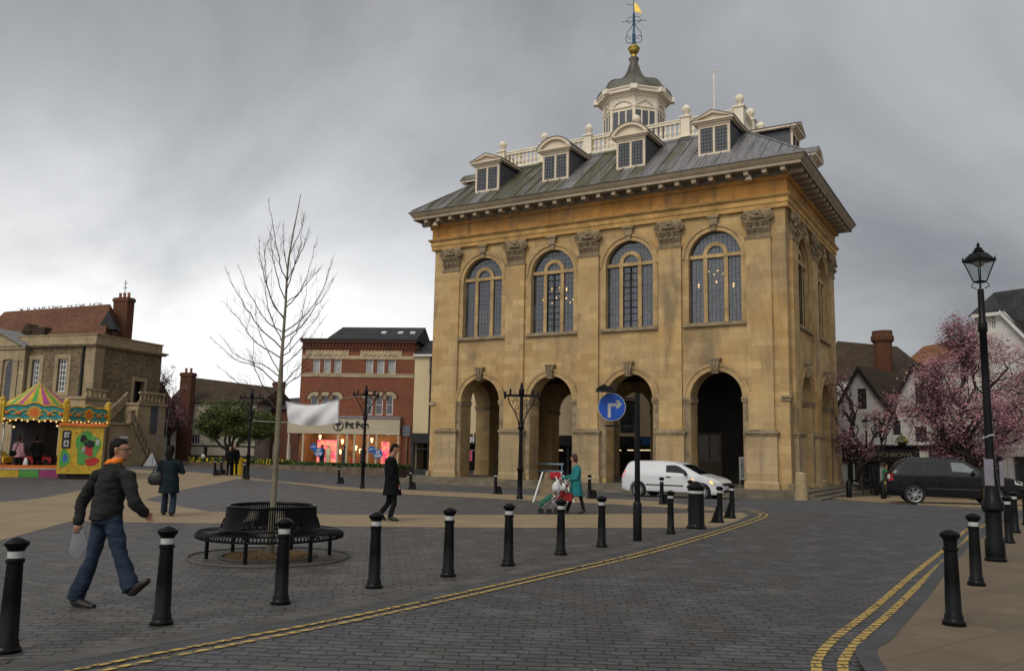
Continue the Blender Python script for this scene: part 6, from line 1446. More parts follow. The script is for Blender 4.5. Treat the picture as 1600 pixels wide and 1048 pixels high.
def big_tree(name, base, lobes, leaf, nleaf, label, mats, cat='tree', trunk_r=.25, fork=1.6, ls=.1, seed=1, twigs=0, crown_name='crown', droop=0.):
    """lobes: (centre, radii) relative to the base; leaf faces fill their shells unevenly, limbs run to each lobe"""
    rn = random.Random(seed); r = tag(empty(name, base), label, cat)
    m = MB(); tips = []
    top = Vector((0, 0, fork)); limb(m, Vector((0, 0, -.3)), top, trunk_r, trunk_r*.8, 4, .05, rn)
    for c, rad in lobes:
        P_ = limb(m, top+Vector((rn.uniform(-.1, .1), 0, rn.uniform(-.3, .1))), Vector(c), trunk_r*.45, .05, 6, .5, rn)
        for k in range(9):
            q = P_[rn.randrange(2, 7)]; e = Vector(c)+Vector((rn.uniform(-1, 1)*rad[0], rn.uniform(-1, 1)*rad[1], rn.uniform(-.8, 1)*rad[2]))*.9; S_ = limb(m, q, e, .045, .012, 5, .6, rn); tips += S_[2:]
            for _ in range(3): f = S_[rn.randrange(1, 6)]; g = f+Vector((rn.uniform(-1, 1), rn.uniform(-1, 1), rn.uniform(-.4, 1))).normalized()*rn.uniform(.3, 1.)*min(rad)*.6; m.tube([f, g], [.014, .006], 3); tips.append(g)
    m.build('trunk', M_barkd, r, smooth=True)
    m = MB(); cl = []
    for _ in range(nleaf//28):
        if rn.random() < .55 and tips: c = tips[rn.randrange(len(tips))]+Vector((rn.gauss(0, .15), rn.gauss(0, .15), rn.gauss(0, .15)))
        else:
            cc, rad = lobes[rn.randrange(len(lobes))]; d = Vector((rn.gauss(0, 1), rn.gauss(0, 1), rn.gauss(0, 1))).normalized()*rn.uniform(.55, 1.06); c = Vector((cc[0]+d.x*rad[0], cc[1]+d.y*rad[1], cc[2]+d.z*rad[2]-droop*abs(d.x)))
        mi = rn.choices(range(len(mats)), [q[1] for q in mats])[0]; sp_ = rn.uniform(.12, .34)
        for _ in range(28):
            p_ = c+Vector((rn.gauss(0, sp_), rn.gauss(0, sp_), rn.gauss(0, sp_*.7))); a = Vector((rn.uniform(-1, 1), rn.uniform(-1, 1), rn.uniform(-1, 1))).normalized(); b = a.orthogonal().normalized(); s_ = ls*rn.uniform(.5, 1.2); m.cur = mi if rn.random() < .8 else rn.randrange(len(mats))
            m.add([p_-a*s_, p_+b*s_*.5, p_+a*s_, p_-b*s_*.5], [(0, 1, 2, 3)])
    m.build(crown_name, [q[0] for q in mats], r, fix=False); return r
M_ivy = pm('spring_leaf', (.085, .11, .02), .7, .35, 5., 0); M_ivy2 = pm('darker_leaf', (.03, .045, .012), .7, .35, 5., 0)  # second leaf colour is a darker green, mixed at random through the crown
M_pink = pm('pink_blossom', (.44, .22, .25), .7, .3, 5., 0); M_pink2 = pm('deep_pink_blossom', (.27, .125, .15), .7, .3, 5., 0); M_pink3 = pm('purple_bud', (.11, .06, .065), .8, .3, 5., 0)
k = 70/FPX
b_ = G(357, 722); b_ = Vector((at(357, 700, 70).x, 70, -.25))
big_tree('bushy_tree', b_, [((-.9, 0, 4.0), (1.7, 1.5, 1.1)), ((.9, .2, 4.0), (1.8, 1.6, 1.15)), ((0, 0, 4.7), (1.9, 1.6, 1.0)), ((-1.6, 0, 3.4), (1.2, 1.2, .8)), ((1.9, 0, 3.2), (1.1, 1.2, .8)), ((3.0, .2, 3.6), (.9, .9, 1.1))], None, 26000, 'round bushy green tree with a forked dark trunk across the road', ((M_ivy, 6), (M_ivy2, 4)), trunk_r=.3, fork=1.5, ls=.085, seed=3)
b_ = Vector((at(1524, 760, 42).x, 42, gz(30, 42)))
def lob(u, v, Y, ru, rv, base): p_ = at(u, v, Y)-base; return ((p_.x, p_.y, p_.z), (ru*Y/FPX, ru*Y/FPX*.9, rv*Y/FPX))
big_tree('pink_blossom_tree', b_, [lob(1470, 590, 41, 42, 38, b_), lob(1520, 550, 42, 42, 36, b_), lob(1575, 575, 43, 44, 40, b_), lob(1440, 640, 42, 34, 30, b_), lob(1510, 640, 41, 44, 40, b_), lob(1585, 650, 42, 44, 40, b_), lob(1500, 520, 42, 26, 26, b_), lob(1625, 600, 42, 40, 46, b_), lob(1550, 690, 42, 44, 26, b_), lob(1475, 690, 43, 36, 24, b_)], None, 44000, 'large spreading tree covered in pink blossom behind the black car', ((M_pink, 4), (M_pink2, 5), (M_pink3, 4)), trunk_r=.26, fork=1.3, ls=.068, seed=5, crown_name='blossom')
b_ = Vector((at(1345, 760, 47).x, 47, gz(20, 47)))
big_tree('pink_blossom_tree', b_, [lob(1318, 640, 47, 22, 34, b_), lob(1345, 690, 47, 30, 26, b_), lob(1375, 655, 46, 24, 18, b_), lob(1322, 690, 47, 20, 26, b_), lob(1395, 625, 47, 14, 10, b_), lob(1310, 600, 47, 10, 16, b_)], None, 4200, 'sparse small pink blossom tree between the hall and the white inn', ((M_pink, 3), (M_pink2, 4), (M_pink3, 4)), trunk_r=.14, fork=1.3, ls=.065, seed=8, crown_name='blossom')
b_ = Vector((at(262, 715, 77).x, 77, -.25))
big_tree('pale_blossom_tree', b_, [lob(255, 590, 76, 16, 18, b_), lob(270, 620, 76, 14, 20, b_), lob(262, 655, 76, 16, 20, b_), lob(285, 650, 76, 8, 20, b_)], None, 2600, 'thin pale pink blossom tree beside the old stone building', ((M_pink, 3), (M_pink2, 2), (M_pink3, 3)), trunk_r=.16, fork=3., ls=.07, seed=9, crown_name='blossom')
# ================================================================ VEHICLES
def applied(o, mods=None):


    dg = bpy.context.evaluated_depsgraph_get(); dg.update(); me = bpy.data.meshes.new_from_object(o.evaluated_get(dg)); old = o.data; o.modifiers.clear(); o.data = me; me.name = old.name; return o
def interp(pts, x):
    if x <= pts[0][0]: return pts[0][1]
    for (a, b), (c, d) in zip(pts, pts[1:]):
        if x <= c: t = (x-a)/(c-a); return b+(d-b)*t
    return pts[-1][1]
def sm(pts, x, h=.05): return (interp(pts, x-h)+2*interp(pts, x)+interp(pts, x+h))/4
class Car:
    def __init__(s, name, loc, rz, sc, label, cat, L, W, top, bot, belt, tumble, wheels, wr, paint, endr=.35):
        s.L, s.W, s.top, s.bot, s.belt, s.tb, s.endr = L, W, top, bot, belt, tumble, endr
        s.root = tag(empty(name, loc, rz), label, cat); s.root.scale = (sc,)*3
        n = 64; rings = []
        for i in range(n+1):
            x = L*i/n; x = .004+(L-.008)*(.5-.5*math.cos(PI*i/n))*.5+(L-.008)*(i/n)*.5
            rings.append((x, s.section(x)))
        m = MB(); k = len(rings[0][1])
        for x, r in rings: m.v += [(x, y, z) for y, z in r]
        for i in range(n):
            for j in range(k): j2 = (j+1) % k; m.f.append((i*k+j, i*k+j2, (i+1)*k+j2, (i+1)*k+j)); m.mi.append(0)
        m.f += [tuple(reversed(range(k))), tuple(range(n*k, (n+1)*k))]; m.mi += [0, 0]
        s.body = m.build('body', paint, s.root, smooth=32)
        c = MB()
        for wx in wheels:
            for sgn in (-1, 1): c.lathe([(wr+.055, -.14), (wr+.055, .16)], 28, M=Matrix.Translation((wx, sgn*(W/2-.03), wr+.01)) @ Matrix.Rotation(PI/2, 4, 'X'))
        cut = c.build('cut', paint); bm_ = s.body.modifiers.new('b', 'BOOLEAN'); bm_.object = cut; bm_.operation = 'DIFFERENCE'; bm_.solver = 'EXACT'
        cut.parent = s.root
        bpy.context.view_layer.update(); applied(s.body, ['b']); bpy.data.objects.remove(cut); smooth_by_angle(s.body.data, 32)
        s.wr = wr; s.wheels = wheels
    def hw(s, x, z):
        e = s.endr; t = min(1, min(x, s.L-x)/e) if e else 1; w_ = s.W/2*(.80+.20*math.sqrt(max(0, 1-(1-t)**2)))
        sh = min(s.belt, sm(s.top, x)-.05)
        if z > sh: return w_-s.tb*(z-sh)-.02
        return w_*(1-.07*((sh-z)/sh)**2)-.0
    def section(s, x):
        zt = sm(s.top, x); zb = interp(s.bot, x); sh = min(s.belt, zt-.05); r = []
        for t in (0, .12, .3, .5, .7, .88, 1.): z = zb+(sh-zb)*t; r.append((s.hw(x, z)-(.03 if t == 0 else 0), z))
        ze = max(sh+.01, zt-.045)
        for t in (.33, .66, 1.): z = sh+(ze-sh)*t; r.append((s.hw(x, z), z))
        w_ = s.hw(x, ze); r += [(w_-.035, zt-.015), (w_*.85, zt+.003), (w_*.5, zt+.018), (0, zt+.025)]
        full = r+[(-y, z) for y, z in reversed(r[:-1])]
        return full
    def side(s, name, poly, mat, sides=(-1, 1), off=.008, parent=None, cell=.12):
        o = None
        for sg in sides:
            m = MB(); b = bmesh.new(); vs = [b.verts.new((x, 0, z)) for x, z in poly]; b.faces.new(vs)
            xs = [p[0] for p in poly]; x = min(xs)+cell
            while x < max(xs): bmesh.ops.bisect_plane(b, geom=b.verts[:]+b.edges[:]+b.faces[:], plane_co=(x, 0, 0), plane_no=(1, 0, 0)); x += cell
            bmesh.ops.triangulate(b, faces=b.faces[:])
            b.verts.ensure_lookup_table(); m.v = [(v.co.x, sg*(s.hw(v.co.x, v.co.z)+off), v.co.z) for v in b.verts]; q = len(m.v); m.v += [(a, c-sg*.02, d) for a, c, d in m.v]
            m.f = [tuple(v.index for v in f.verts) for f in b.faces]
            for e in b.edges:
                if e.is_boundary: i, j = e.verts[0].index, e.verts[1].index; m.f.append((i, j, j+q, i+q))
            m.mi = [0]*len(m.f); b.free(); o = m.build(name, mat, parent or s.root)
        return o
    def screen(s, name, x0, x1, mat, inset=.09, off=.006):
        m = MB(); n = 10; q = 8; vs = []
        for i in range(n+1):
            x = x0+(x1-x0)*i/n; zt = sm(s.top, x); w_ = s.hw(x, max(min(s.belt, zt-.05)+.01, zt-.045))-inset
            for j in range(q+1): f = -1+2*j/q; vs.append((x, w_*f, zt+.025-.022*f*f+off-(.012 if abs(f) > .8 else 0)))
        m.add(vs, [(i*(q+1)+j, i*(q+1)+j+1, (i+1)*(q+1)+j+1, (i+1)*(q+1)+j) for i in range(n) for j in range(q)]); return m.build(name, mat, s.root, smooth=True)
    def wheel(s, rimm, spokes=10, cover=False, double=False):
        for wx in s.wheels:
            for sg in (-1, 1):
                r = s.wr; M = Matrix.Translation((wx, sg*(s.W/2-.015), r)) @ Matrix.Rotation(PI/2*sg, 4, 'X')
                w_ = empty('wheel', (0, 0, 0)); w_.parent = s.root
                m = MB(); m.lathe([(r*.66, 0), (r*.72, -.0), (r*.9, -.0), (r*.97, .03), (r, .06), (r, .17), (r*.95, .2), (r*.6, .2)], 36, M=M, cap=False); m.build('tyre', M_tyre, w_, smooth=35)
                m = MB(); m.lathe([(r*.69, -.006), (r*.66, .0), (r*.62, .03), (r*.6, .1)], 36, M=M, cap=False)
                if cover:
                    m.lathe([(0, .0), (r*.2, .0), (r*.25, .012), (r*.62, .018)], 36, M=M, cap=False)
                else:
                    m.lathe([(0, .01), (r*.12, .01), (r*.15, .03)], 16, M=M)
                for k in range(spokes):
                    for dd in ((-.06, .06) if double else (0,)):
                        a = 2*PI*k/spokes; Mk = M @ Matrix.Rotation(a, 4, 'Z')
                        if cover: m.box(r*.42, r*.60, -.012, .012, .0, .012, Mk)
                        else: m.tube([Mk @ Vector((r*.1, dd*r*.6, .02)), Mk @ Vector((r*.65, dd*r*1.5, .012))], r*.035, 5)
                m.build('rim', rimm, w_, smooth=35)
                m = MB(); m.lathe([(0, .06), (r*.64, .06)], 24, M=M); m.build('brake_disc', M_tyre, w_)
                if cover:
                    m = MB()
                    for k in range(spokes): m.box(r*.44, r*.58, -.022, .022, -.004, .014, M @ Matrix.Rotation(2*PI*(k+.5)/spokes, 4, 'Z'))
                    m.build('cover_slots', M_tyre, w_)
M_tyre = pm('tyre_rubber', (.018, .018, .018), .85, .3, 8., .2, 40)
M_glassd = pm('dark_car_glass', (.008, .009, .010), .12, .2, 2., 0, spec=.35)
M_vanp = pm('white_car_paint', (.58, .585, .60), .28, .05, 1., 0, coat=.6)
M_suvp = pm('black_car_paint', (.005, .005, .006), .3, .2, 1., 0, spec=.25, coat=.25)
M_plas = pm('black_plastic', (.02, .02, .02), .6, .3, 6., .1)
M_silver = pm('silver_alloy', (.42, .42, .43), .35, .15, 4., 0, metal=.6)
def emis(name, c, e, base=None):
    m, t, b = newmat(name); b.inputs['Base Color'].default_value = rgb(base or c); b.inputs['Emission Color'].default_value = rgb(c); b.inputs['Emission Strength'].default_value = e; b.inputs['Roughness'].default_value = .2; return m
M_tail = emis('lit_tail_lamp', (.9, .06, .03), .7, (.5, .02, .02)); M_tailoff = pm('red_lens', (.30, .015, .02), .2, .1, 3., 0); M_lens = pm('headlamp_lens', (.45, .45, .45), .12, .2, 9., 0, spec=.8); M_amber = emis('lit_indicator', (1, .5, .12), 1.6); M_plate = pm('yellow_plate', (.5, .42, .08), .5)
hv = Vector((math.cos(-.575), math.sin(-.575)))
rw = Vector((6.13, 38.3)); vp = rw-hv*.78*1.08
dl = gz(0, 38.3)
van = Car('white_van', (vp.x, vp.y, dl), -.575, 1.08, 'small white panel van driving right in front of the market hall', 'van', 4.25, 1.72,
    [(0, .62), (.03, .82), (.10, .95), (.24, 1.27), (.33, 1.40), (.5, 1.44), (1.5, 1.46), (2.2, 1.43), (2.5, 1.37), (2.75, 1.26), (3.35, .97), (3.55, .92), (3.95, .82), (4.15, .70), (4.22, .55), (4.25, .45)],
    [(0, .32), (.3, .24), (4.0, .22), (4.25, .27)], .93, .30, (.78, 3.48), .305, M_vanp)
van.side('side_window', [(1.97, 1.30), (1.99, .985), (2.92, .955), (2.80, 1.10), (2.55, 1.25), (2.35, 1.315)], M_glassd)
van.screen('windscreen', 2.62, 3.38, M_glassd)
van.side('rubbing_strip', [(.98+.15, .50), (.98+.15, .54), (2.72, .54), (2.72, .50)], M_plas, off=.02)
van.side('front_light', [(3.78, .78), (4.12, .66), (4.12, .56), (3.95, .58), (3.80, .68)], M_lens, off=.012)
van.side('indicator', [(3.80, .76), (3.93, .71), (3.93, .62), (3.81, .68)], M_amber, off=.02)
van.side('side_repeater', [(3.08, .80), (3.14, .80), (3.14, .76), (3.08, .76)], M_amber, off=.02)
van.side('tail_lamp', [(.06, .92), (.22, 1.06), (.24, .98), (.16, .80), (.06, .76)], M_tail, off=.012)
van.side('door_handle', [(2.0, .87), (2.2, .87), (2.2, .83), (2.0, .83)], M_plas, off=.03)
for x in (1.92, 2.98): van.side('door_seam', [(x, .30), (x+.008, .30), (x+.008, 1.34 if x < 2 else .93), (x, 1.34 if x < 2 else .93)], M_plas, off=.003)
van.side('sill_strip', [(1.15, .24), (1.15, .27), (3.1, .27), (3.1, .24)], M_plas, off=.004)  # dark plastic strip along the bottom of the sill
m = MB(); m.box(4.16, 4.27, -.5, .5, .57, .66); m.build('grille', M_plas, van.root); m = MB(); m.box(4.2, 4.275, -.55, .55, .30, .40); m.build('lower_grille', M_plas, van.root)
m = MB(); m.box(4.26, 4.285, -.26, .26, .42, .52); m.build('number_plate', M_refl, van.root)
for sg in (-1, 1):
    m = MB(); m.sph((2.85, sg*.96, .99), (.07, .11, .075), 10, 8); m.box(2.8, 2.88, sg*.80, sg*.92, .94, .98); m.build('mirror', M_plas, van.root, smooth=40)
van.wheel(M_silver, 16, cover=True)
# interior dark box so the glass has something behind
k0, k1 = G(1345, 783), G(1500, 793); ha = -.34
hs_ = Vector((math.cos(ha), math.sin(ha)))
rws = G(1429, 788); sp2 = Vector((rws.x, rws.y))-hs_*.95+Vector((-hs_.y, hs_.x))*.93
suv = Car('black_car', (sp2.x, sp2.y, rws.z), ha, 1.0, 'large black off-road estate car heading right, half behind the lamp post', 'car', 4.79, 1.93,
    [(0, .85), (.04, 1.05), (.16, 1.22), (.38, 1.52), (.62, 1.72), (.9, 1.79), (1.6, 1.815), (2.4, 1.80), (2.75, 1.74), (3.1, 1.52), (3.55, 1.22), (3.8, 1.16), (4.4, 1.08), (4.68, .98), (4.77, .80), (4.79, .6)],
    [(0, .45), (.35, .33), (4.4, .30), (4.79, .40)], 1.19, .27, (.97, 3.71), .385, M_suvp, .4)
suv.side('side_window', [(.42, 1.26), (1.30, 1.24), (1.32, 1.66), (.78, 1.66), (.62, 1.56)], M_glassd)
suv.side('side_window', [(1.38, 1.24), (2.25, 1.22), (2.22, 1.665), (1.38, 1.665)], M_glassd)
M_glassp = pm('pale_reflecting_glass', (.10, .13, .13), .1, .3, 3., 0, spec=.9)
suv.side('front_window', [(2.33, 1.22), (3.18, 1.22), (3.05, 1.40), (2.72, 1.63), (2.29, 1.655)], M_glassp)
suv.screen('windscreen', 2.85, 3.58, M_glassd)
suv.side('tail_lamp', [(.05, 1.16), (.20, 1.18), (.24, .92), (.06, .90)], M_tailoff, off=.02)
suv.side('clear_lens', [(.0+.03, 1.08), (.05, 1.14), (.12, 1.14), (.12, .99), (.03, .98)], M_lens, off=.03)
suv.side('front_light', [(4.40, 1.02), (4.70, .96), (4.68, .84), (4.42, .88)], M_lens, off=.012)
for x in (1.45, 2.6): suv.side('door_handle', [(x, 1.10), (x+.22, 1.10), (x+.22, 1.06), (x, 1.06)], M_suvp, off=.035)
for x in (1.34, 2.27, 3.28): suv.side('door_seam', [(x, .42), (x+.01, .42), (x+.01, 1.2), (x, 1.2)], M_plas, off=.003)
suv.side('door_trim', [(1.42, .62), (1.42, .65), (3.25, .65), (3.25, .62)], M_silver if False else pm('dull_trim', (.05, .05, .055), .35), off=.012)
suv.side('side_vent', [(3.32, .98), (3.52, .98), (3.52, .86), (3.34, .86)], M_silver, off=.006)
suv.side('window_trim', [(.36, 1.205), (3.3, 1.19), (3.3, 1.205), (.36, 1.22)], pm('dark_trim', (.05, .05, .052), .3), off=.014)
for sg in (-1, 1):
    m = MB(); m.sph((3.02, sg*1.08, 1.26), (.08, .14, .10), 10, 8); m.box(2.98, 3.06, sg*.9, sg*1.02, 1.2, 1.24); m.build('mirror', M_suvp, suv.root, smooth=40)
m = MB(); m.box(4.72, 4.80, -.6, .6, .72, .92); m.build('grille', M_plas, suv.root)
m = MB(); m.box(-.01, .03, -.26, .26, .72, .84); m.build('number_plate', M_plate, suv.root)
suv.wheel(M_silver, 7, double=True)
# ---------------------------------------------------------------- scooter at the kerb by the inn
p = G(1353, 776); mb_ = tag(empty('motorbike', p+Vector((.3, .9, .06)), -.3), 'dark motorbike parked by the short post before the white inn', 'motorbike')
for x in (-.62, .62):
    m = MB(); m.tube([(x+.27*math.cos(2*PI*k/24), 0, .30+.27*math.sin(2*PI*k/24)) for k in range(24)], .05, 6, closed=True); m.lathe([(.05, -.05), (.05, .05)], 8, M=Matrix.Translation((x, 0, .3)) @ Matrix.Rotation(PI/2, 4, 'X')); 
    for k in range(6): m.tube([(x, 0, .3), (x+.25*math.cos(PI*k/3), 0, .3+.25*math.sin(PI*k/3))], .012, 4)
    m.build('wheel', M_tyre, mb_, smooth=40)
m = MB(); m.tube([(-.62, .08, .3), (-.2, .08, .45), (.2, .06, .5), (.45, .0, .9)], .04, 6); m.box(-.18, .22, -.13, .13, .3, .58); m.sph((.1, 0, .78), (.27, .13, .14), 10, 8); m.tube([(.62, .07, .3), (.42, .07, .98)], .03, 6); m.tube([(.62, -.07, .3), (.42, -.07, .98)], .03, 6); m.tube([(-.7, -.12, .33), (0, -.14, .28)], .05, 6); m.build('frame', M_plas, mb_, smooth=40)
m = MB(); m.sph((-.35, 0, .80), (.36, .13, .07), 10, 6); m.build('seat', M_tyre, mb_, smooth=40); m = MB(); m.tube([(.36, -.34, 1.02), (.44, -.1, 1.0), (.44, .1, 1.0), (.36, .34, 1.02)], .022, 6); m.sph((.52, 0, .9), .09, 8, 6); m.build('handlebar', M_plas, mb_, smooth=40)
# ================================================================ CHILDREN'S ROUNDABOUT AND BOOTH
M_yelp = pm('yellow_gloss', (.52, .34, .03), .45, .3, 3.); M_grnp = pm('green_gloss', (.08, .30, .06), .45, .3, 3.); M_purp = pm('purple_gloss', (.30, .05, .16), .45, .15, 3.); M_orgp = pm('orange_gloss', (.62, .16, .03), .45, .2, 3.); M_teal = pm('teal_gloss', (.05, .30, .30), .45, .25, 3.); M_redp = pm('red_gloss', (.42, .03, .03), .45, .2, 3.); M_goldp = pm('gold_gloss', (.55, .33, .05), .4, .3, 9., .3, 30); M_blup = pm('blue_gloss', (.04, .12, .4), .45)
cY = 43.2; cc = at(53, 700, cY); cc.z = gz(cc.x, cY)
ro = tag(empty('fairground_roundabout', cc, .0), "children's fairground roundabout with green, yellow and purple striped canopy", 'fairground ride'); ro.rotation_euler = (0, 0, .47)
ap = 3.14; RR = ap/math.cos(PI/8); ph = PI/8
zeave, ztopc, zb0 = 3.42, 4.72, 2.68
cols = [M_yelp, M_grnp, M_yelp, M_purp]
m = MB(); n = 32
for k in range(n):
    m.cur = k % 4
    def op(a, f=1.):                                                # point on the octagon at angle a
        b = ((a-ph+PI) % (PI/4)); d = ap/math.cos(((a) % (PI/4))-PI/8) if False else ap/math.cos(((a-ph) % (PI/4))-PI/8)
        return Vector((d*f*math.cos(a), d*f*math.sin(a), 0))
    a0, a1 = 2*PI*k/n+ph, 2*PI*(k+1)/n+ph; P0, P1 = op(a0), op(a1); z = Vector((0, 0, zeave)); T = Vector((0, 0, ztopc))
    for t0, t1 in ((0, .5), (.5, 1)):
        def q(P_, t): return P_*(.45*(1-t))+Vector((0, 0, zeave+.12+(ztopc-zeave-.12)*(t**1.1)))
        m.add([q(P0, t0), q(P1, t0), q(P1, t1), q(P0, t1)] if t1 < 1 else [q(P0, t0), q(P1, t0), T], [(0, 1, 2, 3)] if t1 < 1 else [(0, 1, 2)])
    m.add([P0*.45+z+Vector((0, 0, .12)), P1*.45+z+Vector((0, 0, .12)), P1*.45+Vector((0, 0, zeave-.18)), P0*.45+Vector((0, 0, zeave-.18))], [(0, 1, 2, 3)])
m.build('canopy', cols, ro, fix=False)
for k in range(8):
    M = Matrix.Rotation(PI/4*k, 4, 'Z') @ Matrix.Translation((0, -ap-.12, 0)); w_ = ap*math.tan(PI/8)
    m = MB(); top_ = [(-w_+.1+2*(w_-.1)*i/20, zeave-.12+.10*abs(math.sin(i/20*PI*3))+.12*math.exp(-((i-10)/4)**2)) for i in range(21)]
    bot_ = [(-w_+.1+2*(w_-.1)*i/20, zb0+.08-.09*abs(math.sin(i/20*PI*4))) for i in range(21)]
    m.prism(top_+bot_[::-1], 0, .06, M); b = m.build('rounding_board', M_teal, ro)
    m = MB()
    m.tube([M @ Vector((x, -.02, z)) for x, z in top_], .045, 5); m.tube([M @ Vector((x, -.02, z)) for x, z in bot_], .045, 5)
    for s_ in (-1, 1):
        for x0 in (.35, .85):
            m.tube([M @ Vector((s_*(x0+.22*math.cos(t*.55)*(1-t*.07)), -.03, 3.02+.17*math.sin(t*.55)*(1-t*.07))) for t in range(11)], .035, 5)
    m.lathe([(.22, 0), (.3, .03), (.3, .05)], 16, M=M @ Matrix.Translation((0, 0, 3.05)) @ Matrix.Rotation(PI/2, 4, 'X')); m.build('gold_scrolls', M_goldp, b, smooth=40)
    m = MB(); m.lathe([(0, .06), (.2, .055)], 16, M=M @ Matrix.Translation((0, 0, 3.05)) @ Matrix.Rotation(PI/2, 4, 'X')); m.build('medallion', M_orgp, b)
    for x_, r_ in ((-1.12, .09), (-.62, .1), (.62, .1), (1.12, .09)): m = MB(); m.sph(M @ Vector((x_, -.02, 3.0)), (r_, r_, r_), 8, 6); m.build('boss', M_orgp, b, smooth=40)
    m = MB()
    for i in range(11): x, z = bot_[min(20, i*2)]; m.sph(M @ Vector((x, -.06, z-.05)), .035, 6, 4)
    m.build('bulbs', emis('canopy_bulb', (1, .7, .35), 1.1) if 'canopy_bulb' not in bpy.data.materials else bpy.data.materials['canopy_bulb'], b)
    Mc = Matrix.Rotation(PI/4*k+PI/8, 4, 'Z') @ Matrix.Translation((0, -RR-.08, 0)); m = MB(); m.box(-.13, .13, -.09, .09, zb0-.12, zeave+.18, Mc); m.sph(Mc @ Vector((0, 0, zeave+.22)), .13, 8, 6)
    for i in range(6): m.sph(Mc @ Vector((0, -.1, zb0+i*.14)), .05, 6, 4)
    m.build('corner_post', M_yelp, ro)
    m = MB(); m.tube([Mc @ Vector((0, .35, .5)), Mc @ Vector((0, .35, zb0))], .035, 6); m.build('pole', M_silver, ro, smooth=True)
m = MB(); m.lathe([(RR-.1, zeave-.16), (1.3, zeave-.1)], 8, phase=ph, cap=False); m.build('flat_roof', M_shopdark, ro)
m = MB(); m.lathe([(RR-.15, .42), (RR-.15, .56), (0, .56)], 8, phase=ph); m.build('deck', M_orgp, ro)
m = MB(); m.lathe([(RR-.2, .36), (RR-.12, .36), (RR-.12, .43), (RR-.2, .43)], 8, phase=ph); m.build('deck_edge', M_refl, ro)
for k in range(8):
    M = Matrix.Rotation(PI/4*k, 4, 'Z') @ Matrix.Translation((0, -ap+.12, 0)); w_ = ap*math.tan(PI/8)-.06
    for j in range(3):
        m = MB(); x0 = -w_+2*w_*j/3; m.box(x0+.01, x0+2*w_/3-.01, 0, .05, .0, .34, M); m.build('skirt_panel', (M_yelp, M_grnp, M_purp)[j], ro)
m = MB(); m.lathe([(1.1, .5), (1.1, 2.9)], 8, phase=ph); m.build('centre_drum', pm('painted_drum', (.05, .045, .05), .5, .8, 2.5), ro)
m = MB(); m.lathe([(RR-.2, 2.74), (.0, 2.8)], 8, phase=ph); m.build('ceiling_board', M_shopdark, ro)
for k in range(8):                                                   # toy cars to ride in
    a = PI/4*k+.1; M = Matrix.Rotation(a, 4, 'Z') @ Matrix.Translation((0, -2.25, .56)); c = (M_redp, M_teal, M_orgp, M_yelp, M_blup, M_grnp, M_redp, M_yelp)[k]
    m = MB(); m.prism([(-.6, .1), (.6, .1), (.62, .35), (.3, .42), (.15, .62), (-.1, .62), (-.15, .42), (-.5, .45), (-.62, .3)], -.28, .28, M); m.tube([M @ Vector((.1, -.2, .6)), M @ Vector((0, -.2, .95)), M @ Vector((0, .2, .95)), M @ Vector((.1, .2, .6))], .02, 4); t_ = m.build('ride_car', c, ro)
    m = MB()
    for x in (-.38, .38):
        for s_ in (-1, 1): m.lathe([(.14, -.04), (.14, .04)], 12, M=M @ Matrix.Translation((x, s_*.29, .14)) @ Matrix.Rotation(PI/2, 4, 'X'))
    m.build('ride_wheels', M_tyre, t_)
m = MB(); x_ = -.6; m.box(1.2, 2.1, -1.9, -1.8, .8, 2.1); m.build('red_machine', M_redp, ro)
m = MB()
for x, y, z in ((-.8, -2.9, 2.35), (1.0, -2.8, 2.45), (1.4, -2.5, 1.2), (2.2, -2.5, 1.15)): m.sph((x, y, z), .05, 6, 4)
m.build('lamps', bpy.data.materials['canopy_bulb'], ro)
bp0 = at(92, 740, 39.3); bo = tag(empty('ticket_booth', Vector((bp0.x, bp0.y-.25, 0)), .44), 'yellow ticket booth dotted with red and green, right of the fairground roundabout', 'booth')
bw, bh = 1.82, 2.42
m = MB(); m.box(0, bw, 0, 1.5, .25, bh); m.build('cabin', M_yelp, bo)
m = MB(); m.box(-.06, bw+.1, -.08, 1.6, bh, bh+.08); m.prism([(-.06, bh+.08), (bw+.1, bh+.08), (bw, bh+.15), (0, bh+.15)], -.05, 1.55); m.build('roof', M_orgp, bo)
m = MB(); o_ = []
for i in range(28): a = 2*PI*i/28; r = 1+.12*math.sin(a*3+1)+.08*math.sin(a*5); o_.append((1.18+.5*r*math.cos(a), 1.45+.78*r*math.sin(a)))
m.prism(o_, -.008, .0); o_ = []
for i in range(24): a = 2*PI*i/24; r = 1+.14*math.sin(a*3+2); o_.append((.28+.22*r*math.cos(a), .95+.40*r*math.sin(a)))
m.prism(o_, -.008, .0); gp_ = m.build('green_patch', M_grnp, bo)
for nm_, mt_, bl_ in (('red_shape', M_redp, ((1.25, 1.30, .20, .26), (1.42, .80, .28, .2))), ('dark_shape', M_black, ((1.0, 1.85, .15, .16), (1.28, 1.62, .22, .16))), ('pale_shape', M_refl, ((1.05, 1.35, .08, .15), (1.6, 1.7, .09, .13))), ('blue_shape', M_blup, ((.30, .95, .10, .2),))):
    m = MB()
    for cx2, cz2, rx2, rz2 in bl_: m.prism([(cx2+rx2*(1+.2*math.sin(i*.9+cx2*9))*math.cos(2*PI*i/20), cz2+rz2*(1+.2*math.cos(i*.7+cz2*5))*math.sin(2*PI*i/20)) for i in range(20)], -.012, -.008)
    m.build(nm_, mt_, gp_)
m = MB(); rn = random.Random(2)
for _ in range(46):
    x, z = rn.uniform(.08, bw-.08), rn.uniform(.35, bh-.1)
    if .12 < x < .48 and z > 1.35: continue
    m.lathe([(0, .012), (.028, .011)], 8, M=Matrix.Translation((x, 0, z)) @ Matrix.Rotation(PI/2, 4, 'X'))
m.build('dots', M_redp, bo)
